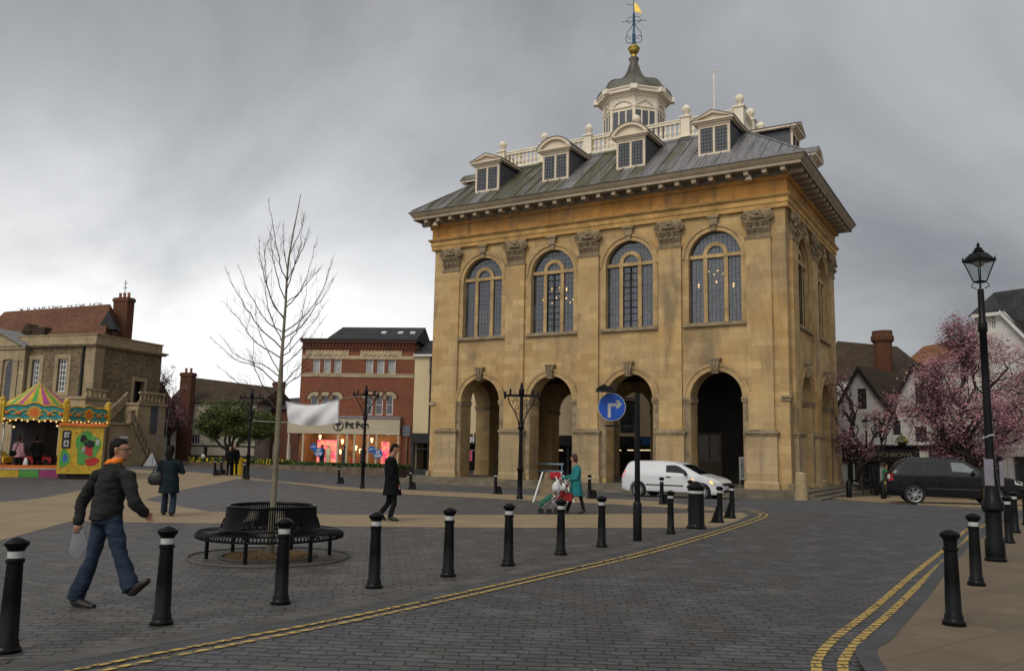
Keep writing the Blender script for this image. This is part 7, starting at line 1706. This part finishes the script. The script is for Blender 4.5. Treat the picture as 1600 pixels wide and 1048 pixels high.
m = MB(); m.prism([(.12, 1.45), (.16, 1.40), (.44, 1.40), (.48, 1.45), (.48, 2.16), (.44, 2.22), (.16, 2.22), (.12, 2.16)], -.02, 0); sgn = m.build('black_sign', M_black, bo)
m = MB(); m.box(.2, .27, -.03, -.02, 1.88, 2.14); m.box(.27, .42, -.03, -.02, 2.06, 2.14); m.box(.30, .38, -.03, -.02, 1.9, 2.02); m.box(.2, .40, -.03, -.02, 1.48, 1.55); m.box(.2, .40, -.03, -.02, 1.70, 1.77); m.box(.2, .26, -.03, -.02, 1.55, 1.70); m.box(.34, .40, -.03, -.02, 1.55, 1.70); m.build('sign_figures', M_refl, sgn)
m = MB(); m.box(.1, bw-.1, .1, 1.4, .08, .25)
for x in (.3, bw-.3): m.lathe([(.17, -.1), (.17, .1)], 14, M=Matrix.Translation((x, .12, .17)) @ Matrix.Rotation(PI/2, 4, 'X'))
m.build('chassis', M_tyre, bo)
# ================================================================ PEOPLE
M_skin = pm('skin', (.33, .165, .11), .55, .12, 6., .05, 40); M_hair = pm('dark_hair', (.006, .0045, .0035), .6, .3, 20., .5, 80, spec=.12); M_hairb = pm('brown_hair', (.045, .02, .012), .6, .3, 20., .5, 80)
def V(*a): return Vector(a)
def cone(m, p0, p1, r0, r1, flat=None, n=12, rings=5):
    """tapered limb with round ends; flat=(side vector, widening) makes the section an ellipse"""
    p0, p1 = Vector(p0), Vector(p1); d = p1-p0; L_ = d.length; d = d.normalized()
    side, wd = (flat[0].normalized(), flat[1]) if flat else (d.orthogonal().normalized(), 1.)
    side = (side-d*side.dot(d)).normalized(); up = d.cross(side)
    vs = []; fs = []; prof = []
    for i in range(4): t = PI/2*i/4; prof.append((-math.cos(t)*r0, math.sin(t)*r0))
    for i in range(rings+1): t = i/rings; prof.append((L_*t, r0+(r1-r0)*t))
    for i in range(1, 5): t = PI/2*i/4; prof.append((L_+math.sin(t)*r1, math.cos(t)*r1))
    for h, r in prof:
        for k in range(n): a = 2*PI*k/n; vs.append(p0+d*h+side*(r*wd*math.cos(a))+up*(r*math.sin(a)))
    q = len(prof)
    for i in range(q-1):
        for k in range(n): k2 = (k+1) % n; fs.append((i*n+k, i*n+k2, (i+1)*n+k2, (i+1)*n+k))
    fs += [tuple(reversed(range(n))), tuple(range((q-1)*n, q*n))]; m.add(vs, fs)
def loft(m, rings, n=20):
    """rings: (centre, side vec, half width, fwd vec, half depth)"""
    vs = []; fs = []
    for c, s_, w_, f_, d_ in rings:
        for k in range(n):
            a = 2*PI*k/n; ca, sa = math.cos(a), math.sin(a); e = .82
            vs.append(Vector(c)+s_*w_*math.copysign(abs(ca)**e, ca)+f_*d_*math.copysign(abs(sa)**e, sa))
    q = len(rings)
    for i in range(q-1):
        for k in range(n): k2 = (k+1) % n; fs.append((i*n+k, i*n+k2, (i+1)*n+k2, (i+1)*n+k))
    fs += [tuple(reversed(range(n))), tuple(range((q-1)*n, q*n))]; m.add(vs, fs)
def melt(m, name, mat, parent, vox, sm_=6, wrinkle=0., wscale=9., seed=0):
    o = m.build(name, mat, parent); r = o.modifiers.new('r', 'REMESH'); r.mode = 'VOXEL'; r.voxel_size = vox; s_ = o.modifiers.new('s', 'SMOOTH'); s_.iterations = sm_; s_.factor = .5
    MELTS.append((o, wrinkle, wscale, seed)); return o
def finish(o, me, wrinkle, wscale, seed):
    if wrinkle:
        for v in me.vertices:
            p = v.co*wscale+Vector((seed, 0, 0)); k = noise.noise(Vector((p.x*.7, p.y*.7, p.z*1.2)))+.6*noise.noise(Vector((p.x*1.6, p.y*1.6, p.z*3.2+p.x)))-.35*abs(noise.noise(Vector((p.x*2.6, p.y*2.6, p.z*4.4)))); v.co += v.normal*wrinkle*k
    me.polygons.foreach_set('use_smooth', [True]*len(me.polygons))
MELTS = []
def hand(m, wrist, d, side, curl=.5, s_=1., thumb=1):
    """palm and five separate bent fingers; d = direction of the forearm, side = across the palm towards the thumb"""
    d = d.normalized(); side = (side-d*side.dot(d)).normalized(); pn = d.cross(side)*thumb
    pc = wrist+d*.05*s_; loft(m, [(wrist-d*.01*s_, side, .026*s_, pn, .018*s_), (wrist+d*.03*s_, side, .036*s_, pn, .016*s_), (wrist+d*.085*s_, side, .042*s_, pn, .014*s_)], 12)
    for k, l in enumerate((.070, .078, .073, .058)):
        b = wrist+d*.085*s_+side*(.030-.020*k)*s_; p = b; a = 0
        for j, f in enumerate((.45, .32, .23)):
            a += curl*(.6+.3*j); q = p+(d*math.cos(a)+pn*math.sin(a))*l*f*s_; cone(m, p, q, .0088*s_, .0078*s_, n=8, rings=2); p = q
    b = wrist+d*.03*s_+side*.032*s_; q = b+(d*.7+side*.6+pn*.25).normalized()*.035*s_; r = q+(d*.9+side*.1+pn*.4).normalized()*.032*s_; cone(m, b, q, .012*s_, .0105*s_, n=8, rings=2); cone(m, q, r, .0105*s_, .009*s_, n=8, rings=2)
def head_shape(m, c, f, s_=1., up=Vector((0, 0, 1))):
    """skull, jaw, nose, brow, lips, ears; f = the way the face looks"""
    f = f.normalized(); sd = f.cross(up).normalized(); up = sd.cross(f)
    def P(a, b, z): return c+(f*a+sd*b+up*z)*s_
    loft(m, [(P(-.01, 0, -.115), sd, .022*s_, f, .03*s_), (P(.025, 0, -.10), sd, .040*s_, f, .055*s_), (P(.018, 0, -.07), sd, .056*s_, f, .074*s_), (P(.008, 0, -.03), sd, .067*s_, f, .086*s_), (P(.0, 0, .01), sd, .073*s_, f, .093*s_), (P(-.006, 0, .05), sd, .073*s_, f, .094*s_), (P(-.012, 0, .085), sd, .060*s_, f, .08*s_), (P(-.015, 0, .108), sd, .034*s_, f, .05*s_), (P(-.015, 0, .116), sd, .012*s_, f, .018*s_)], 20)
    cone(m, P(.088, 0, .018), P(.112, 0, -.022), .010*s_, .014*s_, n=8); cone(m, P(.085, -.03, .028), P(.085, .03, .028), .012*s_, .012*s_, n=8)
    cone(m, P(.086, -.018, -.055), P(.086, .018, -.055), .009*s_, .009*s_, n=8); cone(m, P(.075, 0, -.088), P(.078, 0, -.098), .017*s_, .014*s_, n=8)
    for k in (-1, 1): loft(m, [(P(-.008, k*.070, -.028), f, .012*s_, sd, .008*s_), (P(-.010, k*.078, .0), f, .018*s_, sd, .009*s_), (P(-.014, k*.080, .022), f, .016*s_, sd, .008*s_)], 10)
    return P, sd
def person(name, loc, J, sc, label, face, torso, skin=M_skin, hair=M_hair, group=None, top=None, bottom=None, shoe=None, coat_len=0., vox=.014, hairstyle='short', sleeve=.05, bulk=1., flare=1., legw=1., skirt_split=None, hands=True, curl=.5, up=Vector((0, 0, 1)), wr=.006, cuff=0.):
    """J: joints in metres from the ground point: (x, y away, z)"""
    r = tag(empty(name, loc), label, 'person', group); g = {k: Vector(v) for k, v in J.items()}
    face = Vector(face).normalized(); torso = Vector(torso).normalized(); sdv = torso.cross(Vector((0, 0, 1))).normalized()
    hd, nk, pv = g['head'], g['neck'], g['pelvis']; ch = nk.lerp(pv, .35); ws = nk.lerp(pv, .72)
    # body: one continuous figure under the clothes
    m = MB(); P, sd = head_shape(m, hd, face, sc, up)
    cone(m, hd+Vector((0, 0, -.06))*sc-face*.015*sc, nk+Vector((0, 0, -.03)), .052*sc, .058*sc)
    loft(m, [(nk+V(0, 0, -.0), sdv, .08*sc, torso, .06*sc), (nk+V(0, 0, -.05), sdv, .14*sc, torso, .08*sc), (ch, sdv, .15*sc, torso, .10*sc), (ws, sdv, .13*sc, torso, .09*sc), (pv, sdv, .15*sc, torso, .10*sc), (pv+V(0, 0, -.08*sc), sdv, .13*sc, torso, .08*sc)])
    for s_ in 'LR':
        cone(m, g['sh'+s_], g['el'+s_], .045*sc, .037*sc); cone(m, g['el'+s_], g['ha'+s_], .036*sc, .025*sc)
        cone(m, g['hip'+s_], g['kn'+s_], .072*sc, .050*sc); cone(m, g['kn'+s_], g['an'+s_], .050*sc, .034*sc); cone(m, g['an'+s_], g['an'+s_].lerp(g['to'+s_], .9), .03*sc, .025*sc)
        if hands:
            dd = (g['ha'+s_]-g['el'+s_]).normalized(); hand(m, g['ha'+s_]+dd*.0, dd, torso, curl, sc*.86, -1 if s_ == 'L' else 1)
    melt(m, 'body', skin, r, min(vox, .009), 3)
    # trousers
    m = MB(); loft(m, [(pv+V(0, 0, .10*sc), sdv, .155*sc*bulk, torso, .115*sc*bulk), (pv, sdv, .175*sc*bulk, torso, .125*sc*bulk), (pv+V(0, 0, -.09*sc), sdv, .165*sc*bulk, torso, .115*sc*bulk)])
    for s_ in 'LR':
        cone(m, g['hip'+s_], g['kn'+s_], .092*sc*legw, .070*sc*legw); e = g['an'+s_]+(g['kn'+s_]-g['an'+s_]).normalized()*.02; ax_ = (e-g['kn'+s_]).normalized(); s1_ = ax_.cross(Vector((0, 1, 0))).normalized(); s2_ = ax_.cross(s1_); e = g['an'+s_]-ax_*.005
        loft(m, [(g['kn'+s_].lerp(e, t_), s1_, (.069+(-.009+cuff)*t_+k_)*sc*legw, s2_, (.069+(-.009+cuff)*t_+k_)*sc*legw) for t_, k_ in ((-.05, -.02), (.0, 0), (.3, -.002), (.65, 0), (1., 0))], 16)
    melt(m, 'trousers', bottom, r, vox, 4, wr, 10, 3)
    # upper garment
    hem = pv+V(0, 0, -coat_len)
    m = MB(); R_ = [(nk+V(0, 0, .02*sc), sdv, .070*sc, torso, .065*sc), (nk+V(0, 0, -.015*sc), sdv, .105*sc, torso, .08*sc), (nk+V(0, 0, -.035*sc), sdv, .145*sc*bulk, torso, .095*sc*bulk), (nk+V(0, 0, -.07*sc), sdv, .19*sc*bulk, torso, .115*sc*bulk), (ch, sdv, .185*sc*bulk, torso, .14*sc*bulk), (ws, sdv, .175*sc*bulk, torso, .135*sc*bulk), (pv+V(0, 0, .04), sdv, .19*sc*bulk*(1+.3*(flare-1)), torso, .145*sc*bulk*(1+.3*(flare-1)))]
    if coat_len > .05: R_ += [(pv.lerp(hem, .5), sdv, .195*sc*bulk*(1+.65*(flare-1)), torso, .16*sc*bulk*(1+.65*(flare-1))), (hem, sdv, .20*sc*bulk*flare, torso, .17*sc*bulk*flare)]
    else: R_ += [(hem, sdv, .175*sc*bulk, torso, .14*sc*bulk)]
    loft(m, R_)
    for s_ in 'LR':
        cone(m, g['sh'+s_].lerp(g['el'+s_], .06), g['el'+s_], (.058+sleeve*.22)*sc*bulk, (.048+sleeve*.25)*sc); e = g['ha'+s_].lerp(g['el'+s_], .04); cone(m, g['el'+s_], e, (.050+sleeve*.25)*sc, (.036+sleeve*.22)*sc)
        cone(m, nk+V(0, 0, -.05*sc), g['sh'+s_], .065*sc, .06*sc)
    jk = melt(m, 'jacket' if coat_len < .3 else 'coat', top, r, vox, 4, wr*1.4, 8, 7)
    for s_ in 'LR':                                                  # shoes
        a, t = g['an'+s_], g['to'+s_]; d = (t-a); fl = Vector((d.x, d.y, 0)).normalized(); m = MB()
        dn = Vector((0, 0, -1)); dirf = (t-a).normalized(); sdf = dirf.cross(Vector((0, 0, 1))).normalized(); upf = sdf.cross(dirf)
        heel = a-dirf*.055*sc; upo = upf*-.008; loft(m, [(heel+upf*.0, sdf, .025*sc, upf, .03*sc), (a+upo, sdf, .048*sc, upf, .056*sc), (a.lerp(t, .5)+upo, sdf, .054*sc, upf, .042*sc), (a.lerp(t, .85)+upo, sdf, .052*sc, upf, .034*sc), (t.lerp(a, -.06)+upo, sdf, .03*sc, upf, .024*sc)], 14)
        melt(m, 'shoe', shoe or M_shoe, r, .008, 3)
    # hair
    m = MB()
    if hairstyle == 'short': loft(m, [(P(-.060, 0, -.10), sd, .046*sc, face, .026*sc), (P(-.056, 0, -.06), sd, .062*sc, face, .038*sc), (P(-.046, 0, -.02), sd, .073*sc, face, .056*sc), (P(-.034, 0, .015), sd, .0765*sc, face, .070*sc), (P(-.016, 0, .055), sd, .077*sc, face, .090*sc), (P(-.008, 0, .085), sd, .067*sc, face, .090*sc), (P(-.012, 0, .110), sd, .044*sc, face, .062*sc), (P(-.014, 0, .122), sd, .020*sc, face, .03*sc)])
    elif hairstyle == 'bob': loft(m, [(P(-.045, 0, -.14), sd, .055*sc, face, .04*sc), (P(-.04, 0, -.10), sd, .085*sc, face, .06*sc), (P(-.03, 0, -.03), sd, .094*sc, face, .082*sc), (P(-.02, 0, .03), sd, .092*sc, face, .095*sc), (P(-.008, 0, .07), sd, .086*sc, face, .104*sc), (P(-.01, 0, .11), sd, .064*sc, face, .08*sc), (P(-.01, 0, .13), sd, .03*sc, face, .04*sc)])
    else: loft(m, [(P(-.05, 0, -.22), sd, .07*sc, face, .04*sc), (P(-.045, 0, -.12), sd, .10*sc, face, .06*sc), (P(-.035, 0, -.03), sd, .10*sc, face, .085*sc), (P(-.02, 0, .03), sd, .096*sc, face, .098*sc), (P(-.012, 0, .08), sd, .086*sc, face, .098*sc), (P(-.012, 0, .13), sd, .04*sc, face, .05*sc)])
    melt(m, 'hair', hair, r, .009, 3, .004, 30, 1)
    m = MB()
    for k in (-1, 1): m.sph(P(.083, k*.030, .012), .0105*sc, 8, 6)
    m.build('eyes', M_eye, r, smooth=True)
    return r, g, P, sd
M_shoe = pm('black_leather', (.02, .017, .015), .4, .3, 8., .1); M_eye = pm('eye', (.05, .04, .035), .2)
M_jack = pm('charcoal_jacket_cloth', (.020, .020, .019), .85, .25, 6., .3, 120, spec=.12); M_denim = pm('dark_denim', (.022, .034, .055), .85, .45, 3., .4, 150, spec=.12); M_blackc = pm('black_wool', (.006, .006, .0065), .9, .25, 6., .3, 100, spec=.1)
M_tealc = pm('teal_wool', (.012, .145, .155), .85, .2, 5., .3, 100); M_brt = pm('dark_trouser_cloth', (.010, .010, .011), .85, .25, 5., .2, 100, spec=.1); M_orange = pm('orange_knit', (.75, .19, .02), .8, .1, 8.)
def tart():
    m, t, b = newmat('dark_teal_plaid'); o = objvec(t); ch = nd(t, 'ShaderNodeTexChecker', Scale=22.); t.links.new(o, ch.inputs[0]); n = noise_n(t, o, 5., 4.)
    c = mixc(t, ch.outputs['Fac'], (.008, .010, .013), (.010, .023, .027)); c = mixc(t, ramp(t, n, .5, .7, 0, .5), c, (.012, .014, .02)); t.links.new(c, b.inputs['Base Color']); b.inputs['Roughness'].default_value = .9; b.inputs['Specular IOR Level'].default_value = .1; return m
def checks():
    m, t, b = newmat('red_check_cotton'); o = objvec(t); ch = nd(t, 'ShaderNodeTexChecker', Scale=20.); t.links.new(o, ch.inputs[0]); t.links.new(mixc(t, ch.outputs['Fac'], (.24, .03, .06), (.42, .32, .34)), b.inputs['Base Color']); b.inputs['Roughness'].default_value = .9; return m
def pj(base, px):
    """pixel readings of the joints in the photo, turned into metres about the ground point; third value = metres farther away"""
    o = {}
    for k, (u, v, dy) in px.items(): o[k] = tuple(at(u, v, base.y+dy)-base)
    return o
# --- man striding in the foreground
b_ = Vector((-4.12, 9.0, 0))
J = pj(b_, dict(head=(187, 703, .04), neck=(179, 724, .0), pelvis=(166, 803, 0), shR=(199, 743, -.15), elR=(210, 783, -.22), haR=(226, 801, -.14), shL=(154, 743, .15), elL=(128, 786, .20), haL=(122.5, 815, .12),
    hipR=(176, 815, -.06), knR=(190, 872, -.10), anR=(206, 922, -.16), toR=(231, 905, -.2), hipL=(158, 815, .07), knL=(144, 873, .04), anL=(117, 936, .05), toL=(146, 946, -.04)))
man, g, P, sd = person('person', b_, J, 1.0, 'man in charcoal jacket, orange collar and jeans striding right, holding a paper', (1, .12, -.02), (.82, .55, 0), top=M_jack, bottom=M_denim, vox=.011, sleeve=.07, bulk=1.08, coat_len=.045, legw=1.06, wr=.013, cuff=.022, curl=.7)
m = MB(); nk = g['neck']; loft(m, [(nk+V(-.012, .01, -.005), V(1, 0, 0), .098, V(0, 1, 0), .092), (nk+V(-.002, .0, .03), V(1, 0, .15), .082, V(0, 1, 0), .076), (nk+V(.004, .0, .052), V(1, 0, .2), .074, V(0, 1, 0), .068)]); m.build('collar', M_orange, man, smooth=True)
m = MB()
for k in (-1, 1):
    c = P(.098, k*.033, .010); m.tube([c+(sd*math.cos(t)*.024+Vector((0, 0, 1))*math.sin(t)*.016) for t in [2*PI*j/14 for j in range(14)]], .0025, 5, closed=True); m.tube([P(.096, k*.055, .014), P(.0, k*.082, .016)], .0025, 5)
m.tube([P(.1, -.01, .013), P(.1, .01, .013)], .0025, 5); m.build('glasses', M_black, man)
# belt line of the jacket
pa = MB(); hp = g['haL']+Vector((.005, -.03, -.09)); pa.add([hp+Vector(q) for q in ((-.04, 0, .02), (.06, .03, .02), (.11, .05, -.16), (.03, .02, -.30), (-.06, -.01, -.22))], [(0, 1, 2, 3, 4)]); pa.add([hp+Vector(q)+Vector((0, .012, 0)) for q in ((-.04, 0, .02), (.06, .03, .02), (.11, .05, -.16), (.03, .02, -.30), (-.06, -.01, -.22))], [(4, 3, 2, 1, 0)])
o = pa.build('paper', pm('grey_paper', (.22, .22, .24), .7), None, fix=False); o.location = b_; tag(o, "folded grey paper held in the striding man's left hand", 'paper')
# --- woman in dark plaid coat walking away
b_ = G(264, 806)
J = pj(b_, dict(head=(267, 703, 0), neck=(266, 717, 0), pelvis=(265, 750, 0), shR=(279, 722, -.0), elR=(286, 737, .05), haR=(279, 735, .25), shL=(253, 722, .0), elL=(247, 740, .02), haL=(250, 728, .22),
    hipR=(270, 755, 0), knR=(271, 779, .02), anR=(268, 802, -.1), toR=(267, 803, .12), hipL=(259, 755, 0), knL=(258, 778, .1), anL=(256, 800, .2), toL=(255, 801, .42)))
wm, g, P, sd = person('person', b_, J, .93, 'woman seen from behind in long dark plaid coat with a big handbag', (.1, 1, -.1), (.1, 1, 0), top=tart(), bottom=M_denim, hair=M_hair, hairstyle='long', vox=.014, sleeve=.07, bulk=1.16, coat_len=.30, flare=1.10, cuff=.02, legw=1.05)
m = MB(); c = at(244, 746, b_.y-.1)-b_; loft(m, [(c+V(0, 0, -.17), V(1, 0, 0), .11, V(0, 1, 0), .06), (c+V(-.01, 0, -.12), V(1, 0, 0), .17, V(0, 1, 0), .09), (c+V(-.02, 0, 0), V(1, 0, 0), .18, V(0, 1, 0), .09), (c+V(.0, 0, .10), V(1, 0, 0), .13, V(0, 1, 0), .06), (c+V(.02, 0, .15), V(1, 0, 0), .09, V(0, 1, 0), .03)]); m.tube([c+Vector((-.1, 0, .1)), c+Vector((-.02, 0, .32)), c+Vector((.1, 0, .40)), c+Vector((.12, 0, .1))], .012, 5); o = m.build('handbag', pm('black_bag', (.014, .013, .013), .45), smooth=True); o.location = b_; tag(o, 'large black slouchy handbag on the arm of the woman in plaid', 'handbag')
# --- man in black coat, head bowed
b_ = G(607, 814)
J = pj(b_, dict(head=(617, 701, 0), neck=(611, 714, 0), pelvis=(613, 758, 0), shR=(612, 719, -.2), elR=(611, 743, -.22), haR=(620, 757, -.16), shL=(609, 719, .2), elL=(608, 743, .22), haL=(618, 757, .18),
    hipR=(614, 762, -.08), knR=(616, 786, -.08), anR=(609, 808, -.08), toR=(622, 812, -.1), hipL=(611, 762, .08), knL=(607, 785, .1), anL=(594, 802, .1), toL=(603, 812, .1)))
mm2, g, P, sd = person('person', b_, J, 1.0, 'man in a black thigh-length coat walking right with his head bowed', (1, .1, -.45), (1, .05, 0), top=M_blackc, bottom=M_brt, vox=.014, sleeve=.07, bulk=1.2, coat_len=.22, flare=1.12, hair=M_hair, legw=.98)
# --- woman in teal pushing a pushchair to the left
b_ = G(893, 802)
J = pj(b_, dict(head=(897, 715.5, 0), neck=(901, 727, 0), pelvis=(900, 757, 0), shR=(902, 732, .16), elR=(893, 744, .16), haR=(879, 747, .12), shL=(905, 733, -.16), elL=(900, 748, -.18), haL=(889, 749, -.12),
    hipR=(897, 760, .07), knR=(892, 780, .07), anR=(886, 798, .1), toR=(881, 801, .1), hipL=(903, 760, -.07), knL=(908, 779, -.07), anL=(912, 797, -.1), toL=(903, 801, -.1)))
wt, g, P, sd = person('person', b_, J, .90, 'woman in a teal coat pushing a pushchair towards the left', (-1, 0, -.12), (-1, -.05, 0), top=M_tealc, bottom=M_brt, hair=M_hairb, hairstyle='bob', vox=.013, sleeve=.05, bulk=1.08, coat_len=.30, flare=1.15, legw=.85)
pb = G(866, 802); hd_ = J['haL']
pc = tag(empty('pushchair', pb), 'green and red pushchair on small twin wheels before the teal coated woman', 'pushchair')
def q(u, v, dy=0.): return at(u, v, pb.y+dy)-pb
M_frm = pm('grey_tube', (.30, .30, .31), .4); M_grnf = pm('green_fabric', (.02, .10, .06), .85, .3, 8.); M_redf = pm('red_fabric', (.22, .015, .02), .85, .3, 8.)
for u, v in ((845, 797.5), (858, 799), (870, 797)):
    for dy in (-.22, .22):
        m = MB(); c = q(u, v, dy); 
        for o2 in (-.035, .035): m.lathe([(.05, -.014), (.082, -.012), (.085, 0), (.082, .012), (.05, .014)], 16, M=Matrix.Translation(c+Vector((0, o2, 0))) @ Matrix.Rotation(PI/2, 4, 'X'))
        m.build('wheel', M_tyre, pc, smooth=40)
m = MB()
for dy in (-.2, .2): m.tube([q(846, 793, dy), q(868, 775, dy), q(889, 748, dy)], .014, 6); m.tube([q(857, 796, dy), q(874, 772, dy)], .013, 6); m.tube([q(871, 794, dy), q(862, 776, dy)], .013, 6)
m.tube([q(889, 748, -.2), q(890, 747, 0), q(889, 748, .2)], .016, 6); m.build('frame', M_frm, pc, smooth=True)
def slab(pts, w_, th, name, mat):
    m = MB(); rings = []
    for i, p in enumerate(pts): d = (pts[min(i+1, len(pts)-1)]-pts[max(i-1, 0)]).normalized(); n_ = d.cross(Vector((0, 1, 0))).normalized(); rings.append((p, Vector((0, 1, 0)), w_[i] if isinstance(w_, list) else w_, n_, th))
    loft(m, rings, 14); return m.build(name, mat, pc, smooth=60)
slab([q(843, 790), q(848, 786), q(856, 779), q(864, 774)], [.14, .18, .2, .2], .085, 'foot_muff', M_grnf); slab([q(864, 781), q(874, 777), q(880, 766), q(886, 756)], .18, .05, 'seat', M_redf)
m = MB(); m.box(-.14, .14, -.12, .12, -.1, .12, Matrix.Translation(q(886, 777))); m.build('shopping_bag', M_redf, pc); m = MB(); m.sph(q(851, 786, -.15), .03, 8, 6); m.build('badge', M_refl, pc)
M_pbag = pm('white_plastic_bag', (.5, .5, .52), .5, .2, 6.); m = MB(); c = q(869, 761, -.1); loft(m, [(c+V(0, 0, -.13), V(1, 0, 0), .10, V(0, 1, 0), .06), (c, V(1, 0, 0), .12, V(0, 1, 0), .08), (c+V(0, 0, .12), V(1, 0, 0), .07, V(0, 1, 0), .04), (c+V(.05, 0, .2), V(1, 0, 0), .02, V(0, 1, 0), .02)]); c = q(881, 760, -.2); loft(m, [(c+V(0, 0, -.1), V(1, 0, 0), .07, V(0, 1, 0), .05), (c+V(0, 0, .1), V(1, 0, 0), .04, V(0, 1, 0), .03)]); o = m.build('carrier_bag', M_pbag, smooth=True); o.location = pb; tag(o, 'white carrier bags hanging from the pushchair handle', 'carrier bag')
# the child in it
cb = pb; J = dict(head=tuple(q(869, 772)), neck=tuple(q(871, 776)), pelvis=tuple(q(874, 783)), shR=tuple(q(871, 778, .09)), elR=tuple(q(868, 782, .11)), haR=tuple(q(864, 782, .07)), shL=tuple(q(871, 778, -.09)), elL=tuple(q(867, 782, -.11)), haL=tuple(q(863, 781, -.07)),
    hipR=tuple(q(872, 784, .04)), knR=tuple(q(863, 780, .05)), anR=tuple(q(855, 784, .05)), toR=tuple(q(852, 781, .05)), hipL=tuple(q(872, 784, -.04)), knL=tuple(q(863, 780, -.05)), anL=tuple(q(855, 784, -.05)), toL=tuple(q(852, 781, -.05)))
ch_, g, P, sd = person('person', cb, J, .55, 'small child in an orange hat sitting in the pushchair', (-1, -.1, -.2), (-1, 0, .3), top=pm('brown_check', (.07, .04, .03), .9, .5, 12.), bottom=M_brt, vox=.010, coat_len=0, bulk=1.0, sleeve=.04)
m = MB(); m.sph(P(-.01, 0, .07), (.075, .065, .055), 12, 8); m.sph(P(.04, 0, .04), (.05, .06, .018), 10, 6); m.build('hat', pm('orange_hat', (.55, .16, .10), .8), ch_, smooth=True)
# --- far people
def stander(u, v, uh, vh, label, face, top, bottom, hair=M_hair, coat=.1, st=.0, group=None, hs='short', walk=.0, bulk=1.05, dz=0., arms='down', y=None, **kw):
    b_ = G(u, v, dz); hpx = at(uh, vh, b_.y)-b_; H = hpx.z; s_ = H/1.75; f = Vector(face).normalized(); sd_ = f.cross(Vector((0, 0, 1)))
    lean = Vector((hpx.x, hpx.y, 0))*.6
    def p(a, b, z): return tuple(f*a*s_+sd_*b*s_+Vector((0, 0, z*s_))+lean*(z/1.7))
    w_ = walk
    J = dict(head=p(.03, 0, 1.63), neck=p(0, 0, 1.47), pelvis=p(0, 0, .93), shR=p(0, .17, 1.40), shL=p(0, -.17, 1.40), hipR=p(0, .09, .88), hipL=p(0, -.09, .88), knR=p(.03+w_*.5, .10, .5), knL=p(.03-w_*.3, -.10, .5), anR=p(w_, .10, .07), anL=p(-w_, -.10, .07), toR=p(w_+.17, .12, .035), toL=p(-w_+.17, -.12, .035))
    if arms == 'down': J.update(elR=p(-.04, .23, 1.13), haR=p(.06, .25, .90), elL=p(-.02, -.23, 1.13), haL=p(.08, -.24, .90))
    elif arms == 'front': J.update(elR=p(-.02, .22, 1.14), haR=p(.22, .12, 1.12), elL=p(-.02, -.22, 1.14), haL=p(.22, -.12, 1.14))
    return person('person', b_, J, s_, label, face, face, top=top, bottom=bottom, hair=hair, hairstyle=hs, vox=.02, coat_len=coat, bulk=bulk, group=group, wr=.005, **kw)
stander(27, 745, 28, 681, 'man in a red checked shirt with a shoulder bag at the roundabout', (.15, 1, 0), checks(), M_brt, M_hairb)
stander(57, 745, 56, 681, 'person in black with white shoes standing at the roundabout', (-.2, 1, 0), M_blackc, M_blackc, arms='front')
bb = G(27, 745); m = MB(); c = at(20, 708, bb.y-.15)-bb; m.sph(c, (.2, .1, .14), 10, 8); m.tube([c+Vector((.1, 0, .1)), c+Vector((.22, -.02, .5)), c+Vector((.35, -.02, .75))], .02, 4); o = m.build('shoulder_bag', M_blackc, smooth=True); o.location = bb; tag(o, 'black shoulder bag of the man in the red checked shirt', 'shoulder bag')
bb = G(37, 745); m = MB(); c = at(40, 722, bb.y-.2)-bb; loft(m, [(c+V(0, 0, -.2), V(1, 0, 0), .12, V(0, 1, 0), .06), (c, V(1, 0, 0), .11, V(0, 1, 0), .06), (c+V(0, 0, .22), V(1, 0, 0), .04, V(0, 1, 0), .03)]); o = m.build('carrier_bag', M_pbag, smooth=True); o.location = bb; tag(o, 'pale carrier bag hanging between the two people at the roundabout', 'carrier bag')
stander(366, 743, 366, 694, 'bald person in a long black coat beyond the far bollards', (.3, -1, 0), M_blackc, M_brt, pm('grey_hair', (.2, .19, .18), .8), coat=.25, walk=.12, bulk=1.25)
stander(358, 743, 360, 697, 'person in dark clothes walking close behind the bald person', (.3, -1, 0), M_blackc, M_blackc, M_hairb, coat=.2, walk=.1)
stander(1384, 776, 1383, 724, 'person in a bright green jacket standing behind the tail of the black car', (1, -.2, 0), pm('green_cloth', (.03, .17, .075), .8), M_brt, M_hair, arms='front', dz=.06)
stander(1545, 800, 1548, 716, 'person in an olive jacket half hidden behind the ornate lamp post', (.3, 1, 0), pm('olive_cloth', (.022, .022, .018), .85), pm('khaki_cloth', (.07, .055, .03), .85), pm('fair_hair', (.25, .13, .05), .7), bulk=1.2, arms='front')
stander(550, 735, 550, 713, 'small child in a bright red top before the brick shop window', (1, -.3, 0), M_red, M_red, M_hairb)
stander(317, 727, 317, 706, 'small distant child in white by the pale house', (0, -1, 0), M_white, M_brt, M_hairb)
bpy.context.view_layer.update(); dg = bpy.context.evaluated_depsgraph_get(); dg.update()
done_ = [(o, bpy.data.meshes.new_from_object(o.evaluated_get(dg)), a, b, c) for o, a, b, c in MELTS]
for o, me, a, b, c in done_:
    old = o.data.name; o.modifiers.clear(); o.data = me; me.name = old; finish(o, me, a, b, c)
for l in [o for o in bpy.data.objects if o.type == 'FONT']:          # lettering becomes real mesh
    dg = bpy.context.evaluated_depsgraph_get(); me = bpy.data.meshes.new_from_object(l.evaluated_get(dg)); nm = l.name
    n_ = bpy.data.objects.new(nm, me); COL.objects.link(n_); n_.parent = l.parent; n_.matrix_local = l.matrix_local
    if not me.materials: me.materials.append(l.data.materials[0])
    bpy.data.objects.remove(l); n_.name = nm
